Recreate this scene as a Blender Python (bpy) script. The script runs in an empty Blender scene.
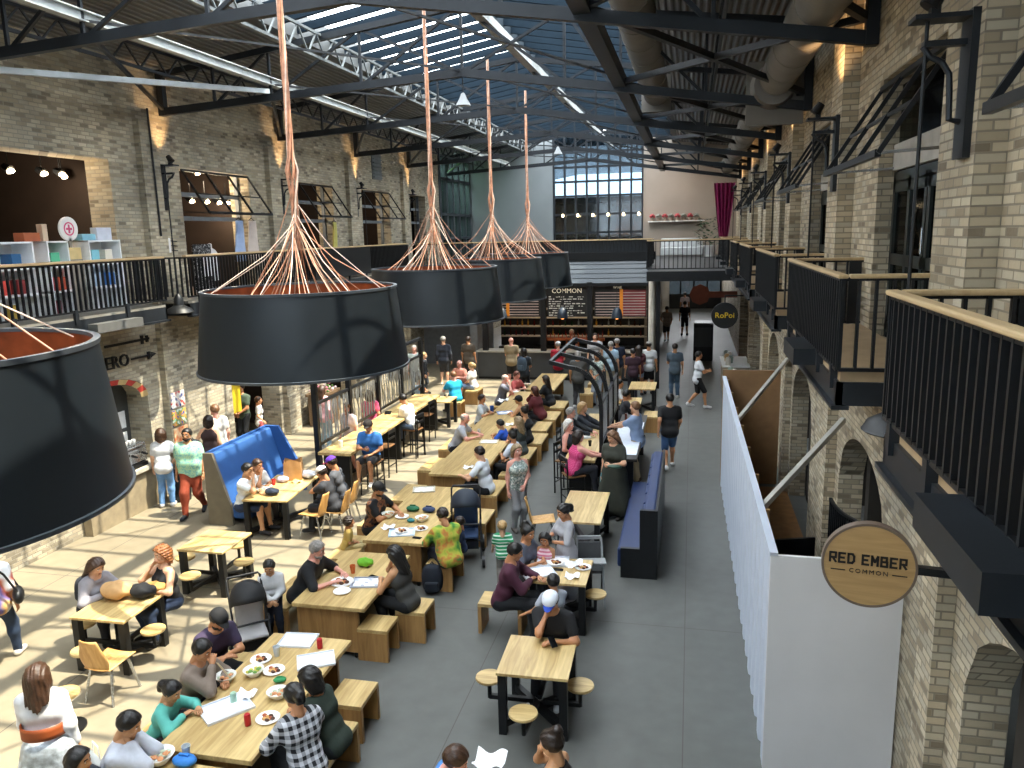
import bpy, math, random
import numpy as np
from mathutils import Vector, Matrix
random.seed(7)
SC = bpy.context.scene
COL = SC.collection
PI = math.pi

# ------------------------------------------------------------------ camera geometry
FPX = 785.0
CAMZ = 5.5
def _cam_axes():
    d = np.array([(692 - 512) / FPX, (228 - 384) / FPX, 1.0]); d /= np.linalg.norm(d)
    r = math.radians(1.4)
    a = np.array([math.sin(r), math.cos(r), 0.0])
    c = -(a @ d) / d[2]
    down = np.array([a[0], a[1], c]); down /= np.linalg.norm(down)
    up = -down
    return np.array([np.cross(d, up), d, up])
RC = _cam_axes()
def P(px, py, z=0.0):
    """floor-plan position of a photo pixel on the horizontal level z"""
    w = RC @ np.array([(px - 512) / FPX, (py - 384) / FPX, 1.0])
    t = (z - CAMZ) / w[2]
    return (float(w[0] * t), float(w[1] * t))

# ------------------------------------------------------------------ mesh builder
class MB:
    def __init__(s):
        s.V = []; s.F = []; s.M = []
    def add(s, vs, fs, m=0):
        o = len(s.V)
        s.V += [tuple(v) for v in vs]
        s.F += [tuple(i + o for i in f) for f in fs]
        s.M += [m] * len(fs)
        return s
    def bx(s, x0, x1, y0, y1, z0, z1, m=0):
        return s.add([(x0, y0, z0), (x1, y0, z0), (x1, y1, z0), (x0, y1, z0), (x0, y0, z1), (x1, y0, z1), (x1, y1, z1), (x0, y1, z1)],
                     [(0, 3, 2, 1), (4, 5, 6, 7), (0, 1, 5, 4), (1, 2, 6, 5), (2, 3, 7, 6), (3, 0, 4, 7)], m)
    def bar(s, p0, p1, w, h, m=0, up=(0, 0, 1)):
        p0 = Vector(p0); p1 = Vector(p1); d = (p1 - p0).normalized(); u = Vector(up)
        if abs(d.dot(u)) > 0.99: u = Vector((0, 1, 0))
        sx = d.cross(u).normalized() * (w / 2); sy = sx.cross(d).normalized() * (h / 2)
        vs = [p0 - sx - sy, p0 + sx - sy, p0 + sx + sy, p0 - sx + sy, p1 - sx - sy, p1 + sx - sy, p1 + sx + sy, p1 - sx + sy]
        return s.add(vs, [(0, 1, 2, 3), (7, 6, 5, 4), (1, 0, 4, 5), (2, 1, 5, 6), (3, 2, 6, 7), (0, 3, 7, 4)], m)
    def tube(s, path, r, n=8, m=0, caps=True):
        path = [Vector(p) for p in path]
        rs = r if isinstance(r, (list, tuple)) else [r] * len(path)
        vs = []; fs = []; prev = None
        for i, p in enumerate(path):
            t = (path[min(i + 1, len(path) - 1)] - path[max(i - 1, 0)]).normalized()
            if prev is None:
                u = Vector((0, 0, 1)) if abs(t.z) < 0.9 else Vector((1, 0, 0))
                a = t.cross(u).normalized()
            else:
                a = (prev - t * prev.dot(t)).normalized()
            prev = a; b = t.cross(a)
            for k in range(n):
                an = 2 * PI * k / n
                vs.append(p + (a * math.cos(an) + b * math.sin(an)) * rs[i])
        for i in range(len(path) - 1):
            for k in range(n):
                fs.append((i * n + k, i * n + (k + 1) % n, (i + 1) * n + (k + 1) % n, (i + 1) * n + k))
        if caps:
            fs.append(tuple(range(n))[::-1]); fs.append(tuple((len(path) - 1) * n + k for k in range(n)))
        return s.add(vs, fs, m)
    def cyl(s, p0, p1, r0, r1=None, n=12, m=0):
        return s.tube([p0, p1], [r0, r0 if r1 is None else r1], n, m)
    def lathe(s, prof, n=24, c=(0, 0, 0), m=0, mfun=None):
        vs = []; fs = []; ms = []
        for r, z in prof:
            for k in range(n):
                a = 2 * PI * k / n
                vs.append((c[0] + max(r, 1e-5) * math.cos(a), c[1] + max(r, 1e-5) * math.sin(a), c[2] + z))
        for i in range(len(prof) - 1):
            for k in range(n):
                fs.append((i * n + k, i * n + (k + 1) % n, (i + 1) * n + (k + 1) % n, (i + 1) * n + k))
                ms.append(mfun(i) if mfun else m)
        o = len(s.M); s.add(vs, fs, m); s.M[o:] = ms
        return s
    def ell(s, c, r, n=14, k=9, m=0):
        prof = []
        vs = []; fs = []
        for i in range(k + 1):
            t = -PI / 2 + PI * i / k
            for j in range(n):
                a = 2 * PI * j / n
                vs.append((c[0] + r[0] * max(math.cos(t), 1e-4) * math.cos(a), c[1] + r[1] * max(math.cos(t), 1e-4) * math.sin(a), c[2] + r[2] * math.sin(t)))
        for i in range(k):
            for j in range(n):
                fs.append((i * n + j, i * n + (j + 1) % n, (i + 1) * n + (j + 1) % n, (i + 1) * n + j))
        return s.add(vs, fs, m)
    def grid(s, fn, nu, nv, m=0, thick=None):
        vs = [fn(i / nu, j / nv) for i in range(nu + 1) for j in range(nv + 1)]
        fs = [(i * (nv + 1) + j, (i + 1) * (nv + 1) + j, (i + 1) * (nv + 1) + j + 1, i * (nv + 1) + j + 1) for i in range(nu) for j in range(nv)]
        return s.add(vs, fs, m)
    def build(s, name, mats, parent=None, loc=None, rz=0.0, smooth=None, bevel=0, solid=0):
        me = bpy.data.meshes.new(name)
        me.from_pydata(s.V, [], s.F)
        if not isinstance(mats, (list, tuple)): mats = [mats]
        for m in mats: me.materials.append(m)
        if len(mats) > 1: me.polygons.foreach_set('material_index', s.M)
        if smooth is not None:
            me.shade_smooth()
            me.set_sharp_from_angle(angle=math.radians(smooth))
        me.update()
        o = bpy.data.objects.new(name, me); COL.objects.link(o)
        if parent is not None: o.parent = parent
        if loc is not None: o.location = loc
        o.rotation_euler = (0, 0, rz)
        if solid:
            md = o.modifiers.new('solid', 'SOLIDIFY'); md.thickness = solid; md.offset = 0
        if bevel:
            md = o.modifiers.new('bevel', 'BEVEL'); md.width = bevel; md.segments = 2; md.limit_method = 'ANGLE'
        return o

def tag(o, label=None, cat=None, group=None, kind=None):
    if label: o['label'] = label
    if cat: o['category'] = cat
    if group: o['group'] = group
    if kind: o['kind'] = kind
    return o
def thing(name, label, cat, loc=(0, 0, 0), rz=0.0, group=None):
    o = bpy.data.objects.new(name, None); COL.objects.link(o)
    o.location = loc; o.rotation_euler = (0, 0, rz); o.empty_display_size = 0.1
    return tag(o, label, cat, group)
def struct(name, mb, mats, smooth=None, bevel=0):
    return tag(mb.build(name, mats, smooth=smooth, bevel=bevel), kind='structure')
KIDS = {}
def dup(root, loc, rz, label, group=None):
    r = root.copy(); COL.objects.link(r); r.location = loc; r.rotation_euler = (0, 0, rz); r['label'] = label
    if group: r['group'] = group
    for ch in list(root.children):
        c = ch.copy(); COL.objects.link(c); c.parent = r
        for g in list(ch.children):
            d = g.copy(); COL.objects.link(d); d.parent = c
    return r

# ------------------------------------------------------------------ materials
def nodes_of(name):
    m = bpy.data.materials.new(name); m.use_nodes = True
    nt = m.node_tree; b = nt.nodes['Principled BSDF']
    return m, nt, b
def lin(c):
    if isinstance(c, str):
        c = [int(c[i:i + 2], 16) / 255 for i in (0, 2, 4)]
        c = [(x / 12.92 if x <= 0.04045 else ((x + 0.055) / 1.055) ** 2.4) for x in c]
    return (c[0], c[1], c[2], 1.0)
_MC = {}
def mat(name, col, rough=0.6, metal=0.0, var=0.12, scale=6.0, bump=0.0, bscale=40.0, emit=None, es=0.0, spec=0.5, coat=0.0):
    key = name
    if key in _MC: return _MC[key]
    m, nt, b = nodes_of(name); N = nt.nodes; L = nt.links
    c = lin(col)
    tc = N.new('ShaderNodeTexCoord')
    if var > 0:
        nz = N.new('ShaderNodeTexNoise'); nz.inputs['Scale'].default_value = scale; nz.inputs['Detail'].default_value = 4
        L.new(tc.outputs['Object'], nz.inputs['Vector'])
        rp = N.new('ShaderNodeValToRGB')
        rp.color_ramp.elements[0].position = 0.3; rp.color_ramp.elements[1].position = 0.7
        rp.color_ramp.elements[0].color = tuple(x * (1 - var) for x in c[:3]) + (1,)
        rp.color_ramp.elements[1].color = tuple(min(1, x * (1 + var)) for x in c[:3]) + (1,)
        L.new(nz.outputs['Fac'], rp.inputs['Fac']); L.new(rp.outputs['Color'], b.inputs['Base Color'])
    else:
        b.inputs['Base Color'].default_value = c
    if bump > 0:
        n2 = N.new('ShaderNodeTexNoise'); n2.inputs['Scale'].default_value = bscale; n2.inputs['Detail'].default_value = 3
        L.new(tc.outputs['Object'], n2.inputs['Vector'])
        bp = N.new('ShaderNodeBump'); bp.inputs['Strength'].default_value = bump; bp.inputs['Distance'].default_value = 0.01
        L.new(n2.outputs['Fac'], bp.inputs['Height']); L.new(bp.outputs['Normal'], b.inputs['Normal'])
    b.inputs['Roughness'].default_value = rough; b.inputs['Metallic'].default_value = metal
    b.inputs['Specular IOR Level'].default_value = spec
    if coat: b.inputs['Coat Weight'].default_value = coat
    if emit is not None:
        b.inputs['Emission Color'].default_value = lin(emit); b.inputs['Emission Strength'].default_value = es
    _MC[key] = m
    return m

def wood_mat(name, c0, c1, axis='Y', rough=0.45, plank=0.12):
    if name in _MC: return _MC[name]
    m, nt, b = nodes_of(name); N = nt.nodes; L = nt.links
    tc = N.new('ShaderNodeTexCoord'); mp = N.new('ShaderNodeMapping')
    sc = {'X': (1.2, 14, 14), 'Y': (14, 1.2, 14), 'Z': (14, 14, 1.2)}[axis]
    mp.inputs['Scale'].default_value = sc
    L.new(tc.outputs['Object'], mp.inputs['Vector'])
    nz = N.new('ShaderNodeTexNoise'); nz.inputs['Scale'].default_value = 1.6; nz.inputs['Detail'].default_value = 6; nz.inputs['Distortion'].default_value = 0.6
    L.new(mp.outputs['Vector'], nz.inputs['Vector'])
    sep = N.new('ShaderNodeSeparateXYZ'); L.new(tc.outputs['Object'], sep.inputs['Vector'])
    src = {'X': 'Y', 'Y': 'X', 'Z': 'X'}[axis]
    dv = N.new('ShaderNodeMath'); dv.operation = 'DIVIDE'; dv.inputs[1].default_value = plank; L.new(sep.outputs[src], dv.inputs[0])
    fl = N.new('ShaderNodeMath'); fl.operation = 'FLOOR'; L.new(dv.outputs[0], fl.inputs[0])
    wn = N.new('ShaderNodeTexWhiteNoise'); wn.noise_dimensions = '1D'; L.new(fl.outputs[0], wn.inputs['W'])
    ad = N.new('ShaderNodeMath'); ad.operation = 'MULTIPLY_ADD'; ad.inputs[1].default_value = 0.35; L.new(wn.outputs['Value'], ad.inputs[0])
    sb = N.new('ShaderNodeMath'); sb.operation = 'SUBTRACT'; sb.inputs[1].default_value = 0.17; L.new(nz.outputs['Fac'], sb.inputs[0]); L.new(sb.outputs[0], ad.inputs[2])
    rp = N.new('ShaderNodeValToRGB'); rp.color_ramp.elements[0].position = 0.25; rp.color_ramp.elements[1].position = 0.75
    rp.color_ramp.elements[0].color = lin(c0); rp.color_ramp.elements[1].color = lin(c1)
    L.new(ad.outputs[0], rp.inputs['Fac']); L.new(rp.outputs['Color'], b.inputs['Base Color'])
    b.inputs['Roughness'].default_value = rough
    _MC[name] = m
    return m

def brick_mat(name, cols, mortar, bw=0.235, bh=0.078, stain=0.5):
    m, nt, b = nodes_of(name); N = nt.nodes; L = nt.links
    tc = N.new('ShaderNodeTexCoord'); sep = N.new('ShaderNodeSeparateXYZ'); L.new(tc.outputs['Object'], sep.inputs['Vector'])
    ad = N.new('ShaderNodeMath'); L.new(sep.outputs['X'], ad.inputs[0]); L.new(sep.outputs['Y'], ad.inputs[1])
    cb = N.new('ShaderNodeCombineXYZ'); L.new(ad.outputs[0], cb.inputs['X']); L.new(sep.outputs['Z'], cb.inputs['Y'])
    br = N.new('ShaderNodeTexBrick')
    br.inputs['Scale'].default_value = 1.0; br.inputs['Brick Width'].default_value = bw; br.inputs['Row Height'].default_value = bh
    br.inputs['Mortar Size'].default_value = 0.009; br.inputs['Mortar Smooth'].default_value = 0.3; br.inputs['Bias'].default_value = 0.0
    br.inputs['Color1'].default_value = (0, 0, 0, 1); br.inputs['Color2'].default_value = (1, 1, 1, 1); br.inputs['Mortar'].default_value = (0.5, 0.5, 0.5, 1)
    L.new(cb.outputs['Vector'], br.inputs['Vector'])
    rp = N.new('ShaderNodeValToRGB'); els = rp.color_ramp.elements
    while len(els) < len(cols): els.new(0.5)
    for i, c in enumerate(cols):
        els[i].position = i / (len(cols) - 1); els[i].color = lin(c)
    L.new(br.outputs['Color'], rp.inputs['Fac'])
    mx = N.new('ShaderNodeMix'); mx.data_type = 'RGBA'; L.new(br.outputs['Fac'], mx.inputs['Factor'])
    L.new(rp.outputs['Color'], mx.inputs['A']); mx.inputs['B'].default_value = lin(mortar)
    nz = N.new('ShaderNodeTexNoise'); nz.inputs['Scale'].default_value = 0.7; nz.inputs['Detail'].default_value = 6; L.new(tc.outputs['Object'], nz.inputs['Vector'])
    r2 = N.new('ShaderNodeValToRGB'); r2.color_ramp.elements[0].position = 0.3; r2.color_ramp.elements[1].position = 0.72
    r2.color_ramp.elements[0].color = (1 - stain, 1 - stain, 1 - stain, 1); r2.color_ramp.elements[1].color = (1.15, 1.12, 1.05, 1)
    L.new(nz.outputs['Fac'], r2.inputs['Fac'])
    ml = N.new('ShaderNodeMix'); ml.data_type = 'RGBA'; ml.blend_type = 'MULTIPLY'; ml.inputs['Factor'].default_value = 1
    L.new(mx.outputs['Result'], ml.inputs['A']); L.new(r2.outputs['Color'], ml.inputs['B'])
    L.new(ml.outputs['Result'], b.inputs['Base Color'])
    b.inputs['Roughness'].default_value = 0.9
    iv = N.new('ShaderNodeMath'); iv.operation = 'SUBTRACT'; iv.inputs[0].default_value = 1; L.new(br.outputs['Fac'], iv.inputs[1])
    n3 = N.new('ShaderNodeTexNoise'); n3.inputs['Scale'].default_value = 25; L.new(tc.outputs['Object'], n3.inputs['Vector'])
    a3 = N.new('ShaderNodeMath'); a3.operation = 'MULTIPLY_ADD'; a3.inputs[1].default_value = 0.4; L.new(n3.outputs['Fac'], a3.inputs[0]); L.new(iv.outputs[0], a3.inputs[2])
    bp = N.new('ShaderNodeBump'); bp.inputs['Strength'].default_value = 0.7; bp.inputs['Distance'].default_value = 0.012
    L.new(a3.outputs[0], bp.inputs['Height']); L.new(bp.outputs['Normal'], b.inputs['Normal'])
    return m

def stripes_mat(name, base, line, axis='Z', period=0.05, duty=0.4, rough=0.8, axis2=None, duty2=0.3):
    """woven stripes or a check from object coordinates"""
    if name in _MC: return _MC[name]
    m, nt, b = nodes_of(name); N = nt.nodes; L = nt.links
    tc = N.new('ShaderNodeTexCoord'); sep = N.new('ShaderNodeSeparateXYZ'); L.new(tc.outputs['Object'], sep.inputs['Vector'])
    def band(ax, du):
        d = N.new('ShaderNodeMath'); d.operation = 'DIVIDE'; d.inputs[1].default_value = period
        L.new(sep.outputs[ax], d.inputs[0])
        f = N.new('ShaderNodeMath'); f.operation = 'FRACT'; L.new(d.outputs[0], f.inputs[0])
        l = N.new('ShaderNodeMath'); l.operation = 'LESS_THAN'; l.inputs[1].default_value = du; L.new(f.outputs[0], l.inputs[0])
        return l
    o = band(axis, duty)
    if axis2:
        o2 = band(axis2, duty2)
        a = N.new('ShaderNodeMath'); a.operation = 'MULTIPLY_ADD'; a.inputs[1].default_value = 0.5
        L.new(o.outputs[0], a.inputs[0])
        h = N.new('ShaderNodeMath'); h.operation = 'MULTIPLY'; h.inputs[1].default_value = 0.5; L.new(o2.outputs[0], h.inputs[0])
        L.new(h.outputs[0], a.inputs[2]); o = a
    mx = N.new('ShaderNodeMix'); mx.data_type = 'RGBA'; L.new(o.outputs[0], mx.inputs['Factor'])
    mx.inputs['A'].default_value = lin(base); mx.inputs['B'].default_value = lin(line)
    L.new(mx.outputs['Result'], b.inputs['Base Color']); b.inputs['Roughness'].default_value = rough
    _MC[name] = m
    return m

def blotch_mat(name, cols, scale=7.0, rough=0.85, detail=2.0):
    """blotchy print (tie-dye, floral, food) from noise"""
    if name in _MC: return _MC[name]
    m, nt, b = nodes_of(name); N = nt.nodes; L = nt.links
    tc = N.new('ShaderNodeTexCoord'); nz = N.new('ShaderNodeTexNoise'); nz.inputs['Scale'].default_value = scale; nz.inputs['Detail'].default_value = detail
    L.new(tc.outputs['Object'], nz.inputs['Vector'])
    rp = N.new('ShaderNodeValToRGB'); els = rp.color_ramp.elements
    while len(els) < len(cols): els.new(0.5)
    for i, c in enumerate(cols):
        els[i].position = 0.32 + 0.36 * i / (len(cols) - 1); els[i].color = lin(c)
    L.new(nz.outputs['Fac'], rp.inputs['Fac']); L.new(rp.outputs['Color'], b.inputs['Base Color'])
    b.inputs['Roughness'].default_value = rough
    _MC[name] = m
    return m

def glass_mat(name, tint=(0.8, 0.9, 0.95), gloss=0.15):
    m = bpy.data.materials.new(name); m.use_nodes = True; nt = m.node_tree; N = nt.nodes; L = nt.links
    N.remove(N['Principled BSDF'])
    t = N.new('ShaderNodeBsdfTransparent'); t.inputs['Color'].default_value = tuple(tint) + (1,)
    g = N.new('ShaderNodeBsdfGlossy'); g.inputs['Roughness'].default_value = 0.08
    x = N.new('ShaderNodeMixShader'); x.inputs['Fac'].default_value = gloss
    L.new(t.outputs[0], x.inputs[1]); L.new(g.outputs[0], x.inputs[2]); L.new(x.outputs[0], N['Material Output'].inputs['Surface'])
    return m

M_black = mat('black_steel', '16181b', 0.45, 0.3, var=0.15)
M_steel = mat('dark_painted_steel', '23272c', 0.45, 0.35, var=0.2, scale=3)
M_lightsteel = mat('pale_painted_steel', 'c4c9c9', 0.45, 0.2, var=0.1, scale=2)
M_galv = mat('galvanised_duct', '7d7871', 0.5, 0.35, var=0.12, scale=2.5)
M_chrome = mat('brushed_chrome', 'b6b9bc', 0.25, 0.9, var=0.05)
M_wood = wood_mat('pale_maple_top', 'a98d5a', 'd2b880', 'Y', 0.42)
M_woodx = wood_mat('pale_maple_crosswise', 'a98d5a', 'd2b880', 'X', 0.42)
M_woodz = wood_mat('maple_upright', '8f6b3e', 'b58d58', 'Z', 0.5, 0.2)
M_ply = wood_mat('bent_plywood', 'b98a4c', 'd9b074', 'Z', 0.4, 5.0)
M_rail = wood_mat('handrail_wood', 'b59a72', 'cdb48b', 'Y', 0.5, 5.0)
M_white = mat('white_paint', 'e9e8e4', 0.6, var=0.04)
M_paper = mat('white_paper', 'eef0f2', 0.8, var=0.05, scale=12)
M_ceramic = mat('white_ceramic', 'f2f2ef', 0.25, var=0.02)
M_dark = mat('dark_interior', '15120f', 0.9, var=0.2)
# ================================================================== THE SETTING
LX, RX = -11.2, 2.05           # inner faces of the two long brick walls
LF, RF = 4.2, 4.2              # gallery floor levels left / right
YE = 40.0                      # end wall of the upper level
M_brickL = brick_mat('weathered_buff_brick', ['7a7366', 'a09783', 'b1a792', 'beb49e', 'a9a494', 'ccc2ac'], '9e978b', 0.21, 0.072, 0.35)
M_brickR = brick_mat('buff_stable_brick', ['7d7262', 'aa9d86', 'bcae96', 'c7b9a0', 'b2aa9a', 'd2c7af'], '938a7b', 0.2, 0.07, 0.35)
M_deck = None
def floor_material():
    m, nt, b = nodes_of('polished_concrete'); N = nt.nodes; L = nt.links
    tc = N.new('ShaderNodeTexCoord')
    n1 = N.new('ShaderNodeTexNoise'); n1.inputs['Scale'].default_value = 0.35; n1.inputs['Detail'].default_value = 5; L.new(tc.outputs['Object'], n1.inputs['Vector'])
    n2 = N.new('ShaderNodeTexNoise'); n2.inputs['Scale'].default_value = 4.0; n2.inputs['Detail'].default_value = 6; L.new(tc.outputs['Object'], n2.inputs['Vector'])
    mx = N.new('ShaderNodeMath'); mx.operation = 'MULTIPLY_ADD'; mx.inputs[1].default_value = 0.35; L.new(n2.outputs['Fac'], mx.inputs[0]); 
    sc = N.new('ShaderNodeMath'); sc.operation = 'MULTIPLY'; sc.inputs[1].default_value = 0.65; L.new(n1.outputs['Fac'], sc.inputs[0]); L.new(sc.outputs[0], mx.inputs[2])
    rp = N.new('ShaderNodeValToRGB'); rp.color_ramp.elements[0].position = 0.3; rp.color_ramp.elements[1].position = 0.72
    rp.color_ramp.elements[0].color = lin('50514e'); rp.color_ramp.elements[1].color = lin('646663')
    L.new(mx.outputs[0], rp.inputs['Fac'])
    # western side: paler floor, with the sun patch's warm brightness put into the colour
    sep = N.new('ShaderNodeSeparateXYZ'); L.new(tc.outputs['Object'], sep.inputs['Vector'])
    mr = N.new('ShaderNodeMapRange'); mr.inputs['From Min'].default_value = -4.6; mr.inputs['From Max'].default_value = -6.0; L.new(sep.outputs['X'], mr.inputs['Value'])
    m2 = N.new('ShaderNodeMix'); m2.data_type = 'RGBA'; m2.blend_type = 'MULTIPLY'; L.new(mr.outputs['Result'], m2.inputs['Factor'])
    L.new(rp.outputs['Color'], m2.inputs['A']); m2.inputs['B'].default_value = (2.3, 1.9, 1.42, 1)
    # saw-cut control joints
    def joint(ax, per):
        d = N.new('ShaderNodeMath'); d.operation = 'DIVIDE'; d.inputs[1].default_value = per; L.new(sep.outputs[ax], d.inputs[0])
        f = N.new('ShaderNodeMath'); f.operation = 'FRACT'; L.new(d.outputs[0], f.inputs[0])
        l = N.new('ShaderNodeMath'); l.operation = 'LESS_THAN'; l.inputs[1].default_value = 0.012 / per; L.new(f.outputs[0], l.inputs[0]); return l
    j1 = joint('Y', 5.2); j2 = joint('X', 2.55)
    ja = N.new('ShaderNodeMath'); ja.operation = 'MAXIMUM'; L.new(j1.outputs[0], ja.inputs[0]); L.new(j2.outputs[0], ja.inputs[1])
    m3 = N.new('ShaderNodeMix'); m3.data_type = 'RGBA'; L.new(ja.outputs[0], m3.inputs['Factor']); L.new(m2.outputs['Result'], m3.inputs['A']); m3.inputs['B'].default_value = lin('4a4743')
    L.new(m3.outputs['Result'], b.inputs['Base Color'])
    b.inputs['Roughness'].default_value = 0.55; b.inputs['Specular IOR Level'].default_value = 0.3
    return m
def deck_material(name, c):
    m, nt, b = nodes_of(name); N = nt.nodes; L = nt.links
    tc = N.new('ShaderNodeTexCoord'); wv = N.new('ShaderNodeTexWave'); wv.bands_direction = 'X'; wv.inputs['Scale'].default_value = 2.4; wv.inputs['Distortion'].default_value = 0
    L.new(tc.outputs['Object'], wv.inputs['Vector'])
    rp = N.new('ShaderNodeValToRGB'); rp.color_ramp.elements[0].position = 0.35; rp.color_ramp.elements[1].position = 0.6
    cc = lin(c); rp.color_ramp.elements[0].color = tuple(x * 0.55 for x in cc[:3]) + (1,); rp.color_ramp.elements[1].color = cc
    L.new(wv.outputs['Fac'], rp.inputs['Fac']); L.new(rp.outputs['Color'], b.inputs['Base Color'])
    b.inputs['Roughness'].default_value = 0.5; b.inputs['Metallic'].default_value = 0.2
    bp = N.new('ShaderNodeBump'); bp.inputs['Distance'].default_value = 0.05; L.new(wv.outputs['Fac'], bp.inputs['Height']); L.new(bp.outputs['Normal'], b.inputs['Normal'])
    return m
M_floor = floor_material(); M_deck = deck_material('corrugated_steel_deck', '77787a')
M_plaster = mat('pale_grey_plaster', '868c8f', 0.8, var=0.05, scale=1)
M_shop = mat('shop_brown_wall', '2a1f1a', 0.8, var=0.25, scale=2)
M_shopfloor = mat('shop_floor', '4c4038', 0.6, var=0.2)

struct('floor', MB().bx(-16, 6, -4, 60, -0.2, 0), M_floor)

def wall_x(mb, x0, x1, ya, yb, za, zb, holes, m=0):
    """wall slab between x0 and x1 with rectangular or arched holes (y0, y1, z0, spring, rise)"""
    ys = {ya, yb}
    for h in holes:
        n = 14 if h[4] > 0 else 1
        for i in range(n + 1): ys.add(round(h[0] + (h[1] - h[0]) * i / n, 4))
    ys = sorted(y for y in ys if ya <= y <= yb)
    def top(h, y):
        c = (h[0] + h[1]) / 2; hw = (h[1] - h[0]) / 2
        return h[3] + (h[4] * math.sqrt(max(0, 1 - ((y - c) / hw) ** 2)) if h[4] > 0 else 0)
    for y0, y1 in zip(ys, ys[1:]):
        mid = (y0 + y1) / 2
        hs = sorted([h for h in holes if h[0] < mid < h[1]], key=lambda h: h[2])
        lo0 = lo1 = za
        segs = []
        for h in hs:
            segs.append((lo0, lo1, h[2], h[2])); lo0, lo1 = top(h, y0), top(h, y1)
        segs.append((lo0, lo1, zb, zb))
        for a0, a1, b0, b1 in segs:
            if b0 - a0 < 1e-4 and b1 - a1 < 1e-4: continue
            mb.add([(x0, y0, a0), (x1, y0, a0), (x1, y1, a1), (x0, y1, a1), (x0, y0, b0), (x1, y0, b0), (x1, y1, b1), (x0, y1, b1)],
                   [(0, 3, 2, 1), (4, 5, 6, 7), (0, 1, 5, 4), (1, 2, 6, 5), (2, 3, 7, 6), (3, 0, 4, 7)], m)

L_UP = [(10.0, 13.84), (16.05, 18.89), (21.54, 23.85), (26.14, 28.76), (31.07, 32.94)]
L_LOW = [(6.8, 9.0), (12.0, 14.2), (17.3, 19.6), (22.5, 24.7), (27.7, 29.9)]
hl = [(a, b, LF, 7.1, 0) for a, b in L_UP] + [(a, b, 0.85 if i == 1 else 0.0, 2.35, 0.45) for i, (a, b) in enumerate(L_LOW)]
w = MB(); wall_x(w, LX - 0.55, LX, -4, 35, 0, 9.3, hl)
L_PIL = [4.6, 9.7, 14.95, 20.05, 25.15, 30.25]
for y in L_PIL:
    w.bx(LX, LX + 0.14, y - 0.28, y + 0.28, 0, 7.95)
    w.bx(LX + 0.14, LX + 0.2, y - 0.32, y + 0.32, 0, 1.1)
w.bx(LX - 0.55, LX, 35, 58, 0, LF)
struct('wall_left', w, M_brickL)

R_UP = [(1.95 + 5.2 * i, 4.7 + 5.2 * i) for i in range(6)]
R_LOW = [(3.3 + 5.25 * i, 5.93 + 5.25 * i) for i in range(6)]
hr = [(a, b, RF, 7.06, 0) for a, b in R_UP] + [(a, b, 0.0, 2.1, 0.78) for a, b in R_LOW]
w = MB(); wall_x(w, RX, RX + 0.32, -4, 58, 0, 9.6, hr)
R_PIL = [1.25 + 5.2 * i for i in range(7)]
for y in R_PIL:
    w.bx(RX - 0.2, RX, y - 0.4, y + 0.42, 4.2, 8.6)
    w.bx(RX - 0.14, RX, y - 0.2, y + 0.2, 0, 3.9)
struct('wall_right', w, M_brickR)
struct('wall_back', MB().bx(-12, 3, -4.3, -4, 0, 4.2).bx(-12, -9.6, -4.3, -4, 4.2, 11).bx(0.6, 3, -4.3, -4, 4.2, 11).bx(-9.6, 0.6, -4.3, -4, 9.0, 11), M_plaster)
wb = tag(MB().bx(-9.6, 0.6, -4.2, -4.16, 4.2, 9.0).build('window_back', glass_mat('fill_glass', (0.52, 0.56, 0.58), 0.1)), kind='structure')  # unseen window added behind the camera to let in fill light
fb = MB()
for i in range(9): fb.bx(-9.6 + i * 1.275 - 0.05, -9.6 + i * 1.275 + 0.05, -4.25, -4.05, 4.2, 9.0)
for z in (5.4, 6.6, 7.8): fb.bx(-9.6, 0.6, -4.25, -4.05, z - 0.05, z + 0.05)
fb.build('window_frame', M_black, wb)

# rooms behind the openings
w = MB()
w.bx(-16, -15.8, 5, 35, 0, 8.4)
for y in (5, 9.6, 14.95, 20.1, 25.2, 30.3, 35): w.bx(-15.8, LX - 0.55, y - 0.1, y + 0.1, LF, 8.4)
for y in (5, 10.5, 15.8, 21.0, 26.2, 35): w.bx(-15.8, LX - 0.55, y - 0.1, y + 0.1, 0, LF - 0.3)
w.bx(-16, LX - 0.55, 5, 35, 8.2, 8.4)
struct('wall_left_rooms', w, M_shop)
struct('floor_left_gallery', MB().bx(-16, LX, 5, 40, LF - 0.3, LF), M_shopfloor)
w = MB().bx(5.0, 5.2, -4, 58, 0, 9)
for y in [0.5 + 5.2 * i for i in range(9)]: w.bx(RX + 0.32, 5.0, y - 0.1, y + 0.1, 0, 9)
w.bx(RX + 0.32, 5.2, -4, 58, 8.5, 8.7)
struct('wall_right_rooms', w, mat('dim_room_wall', '35302a', 0.9))
struct('floor_right_gallery', MB().bx(RX + 0.0, 5, -4, 58, RF - 0.3, RF), M_shopfloor)

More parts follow.
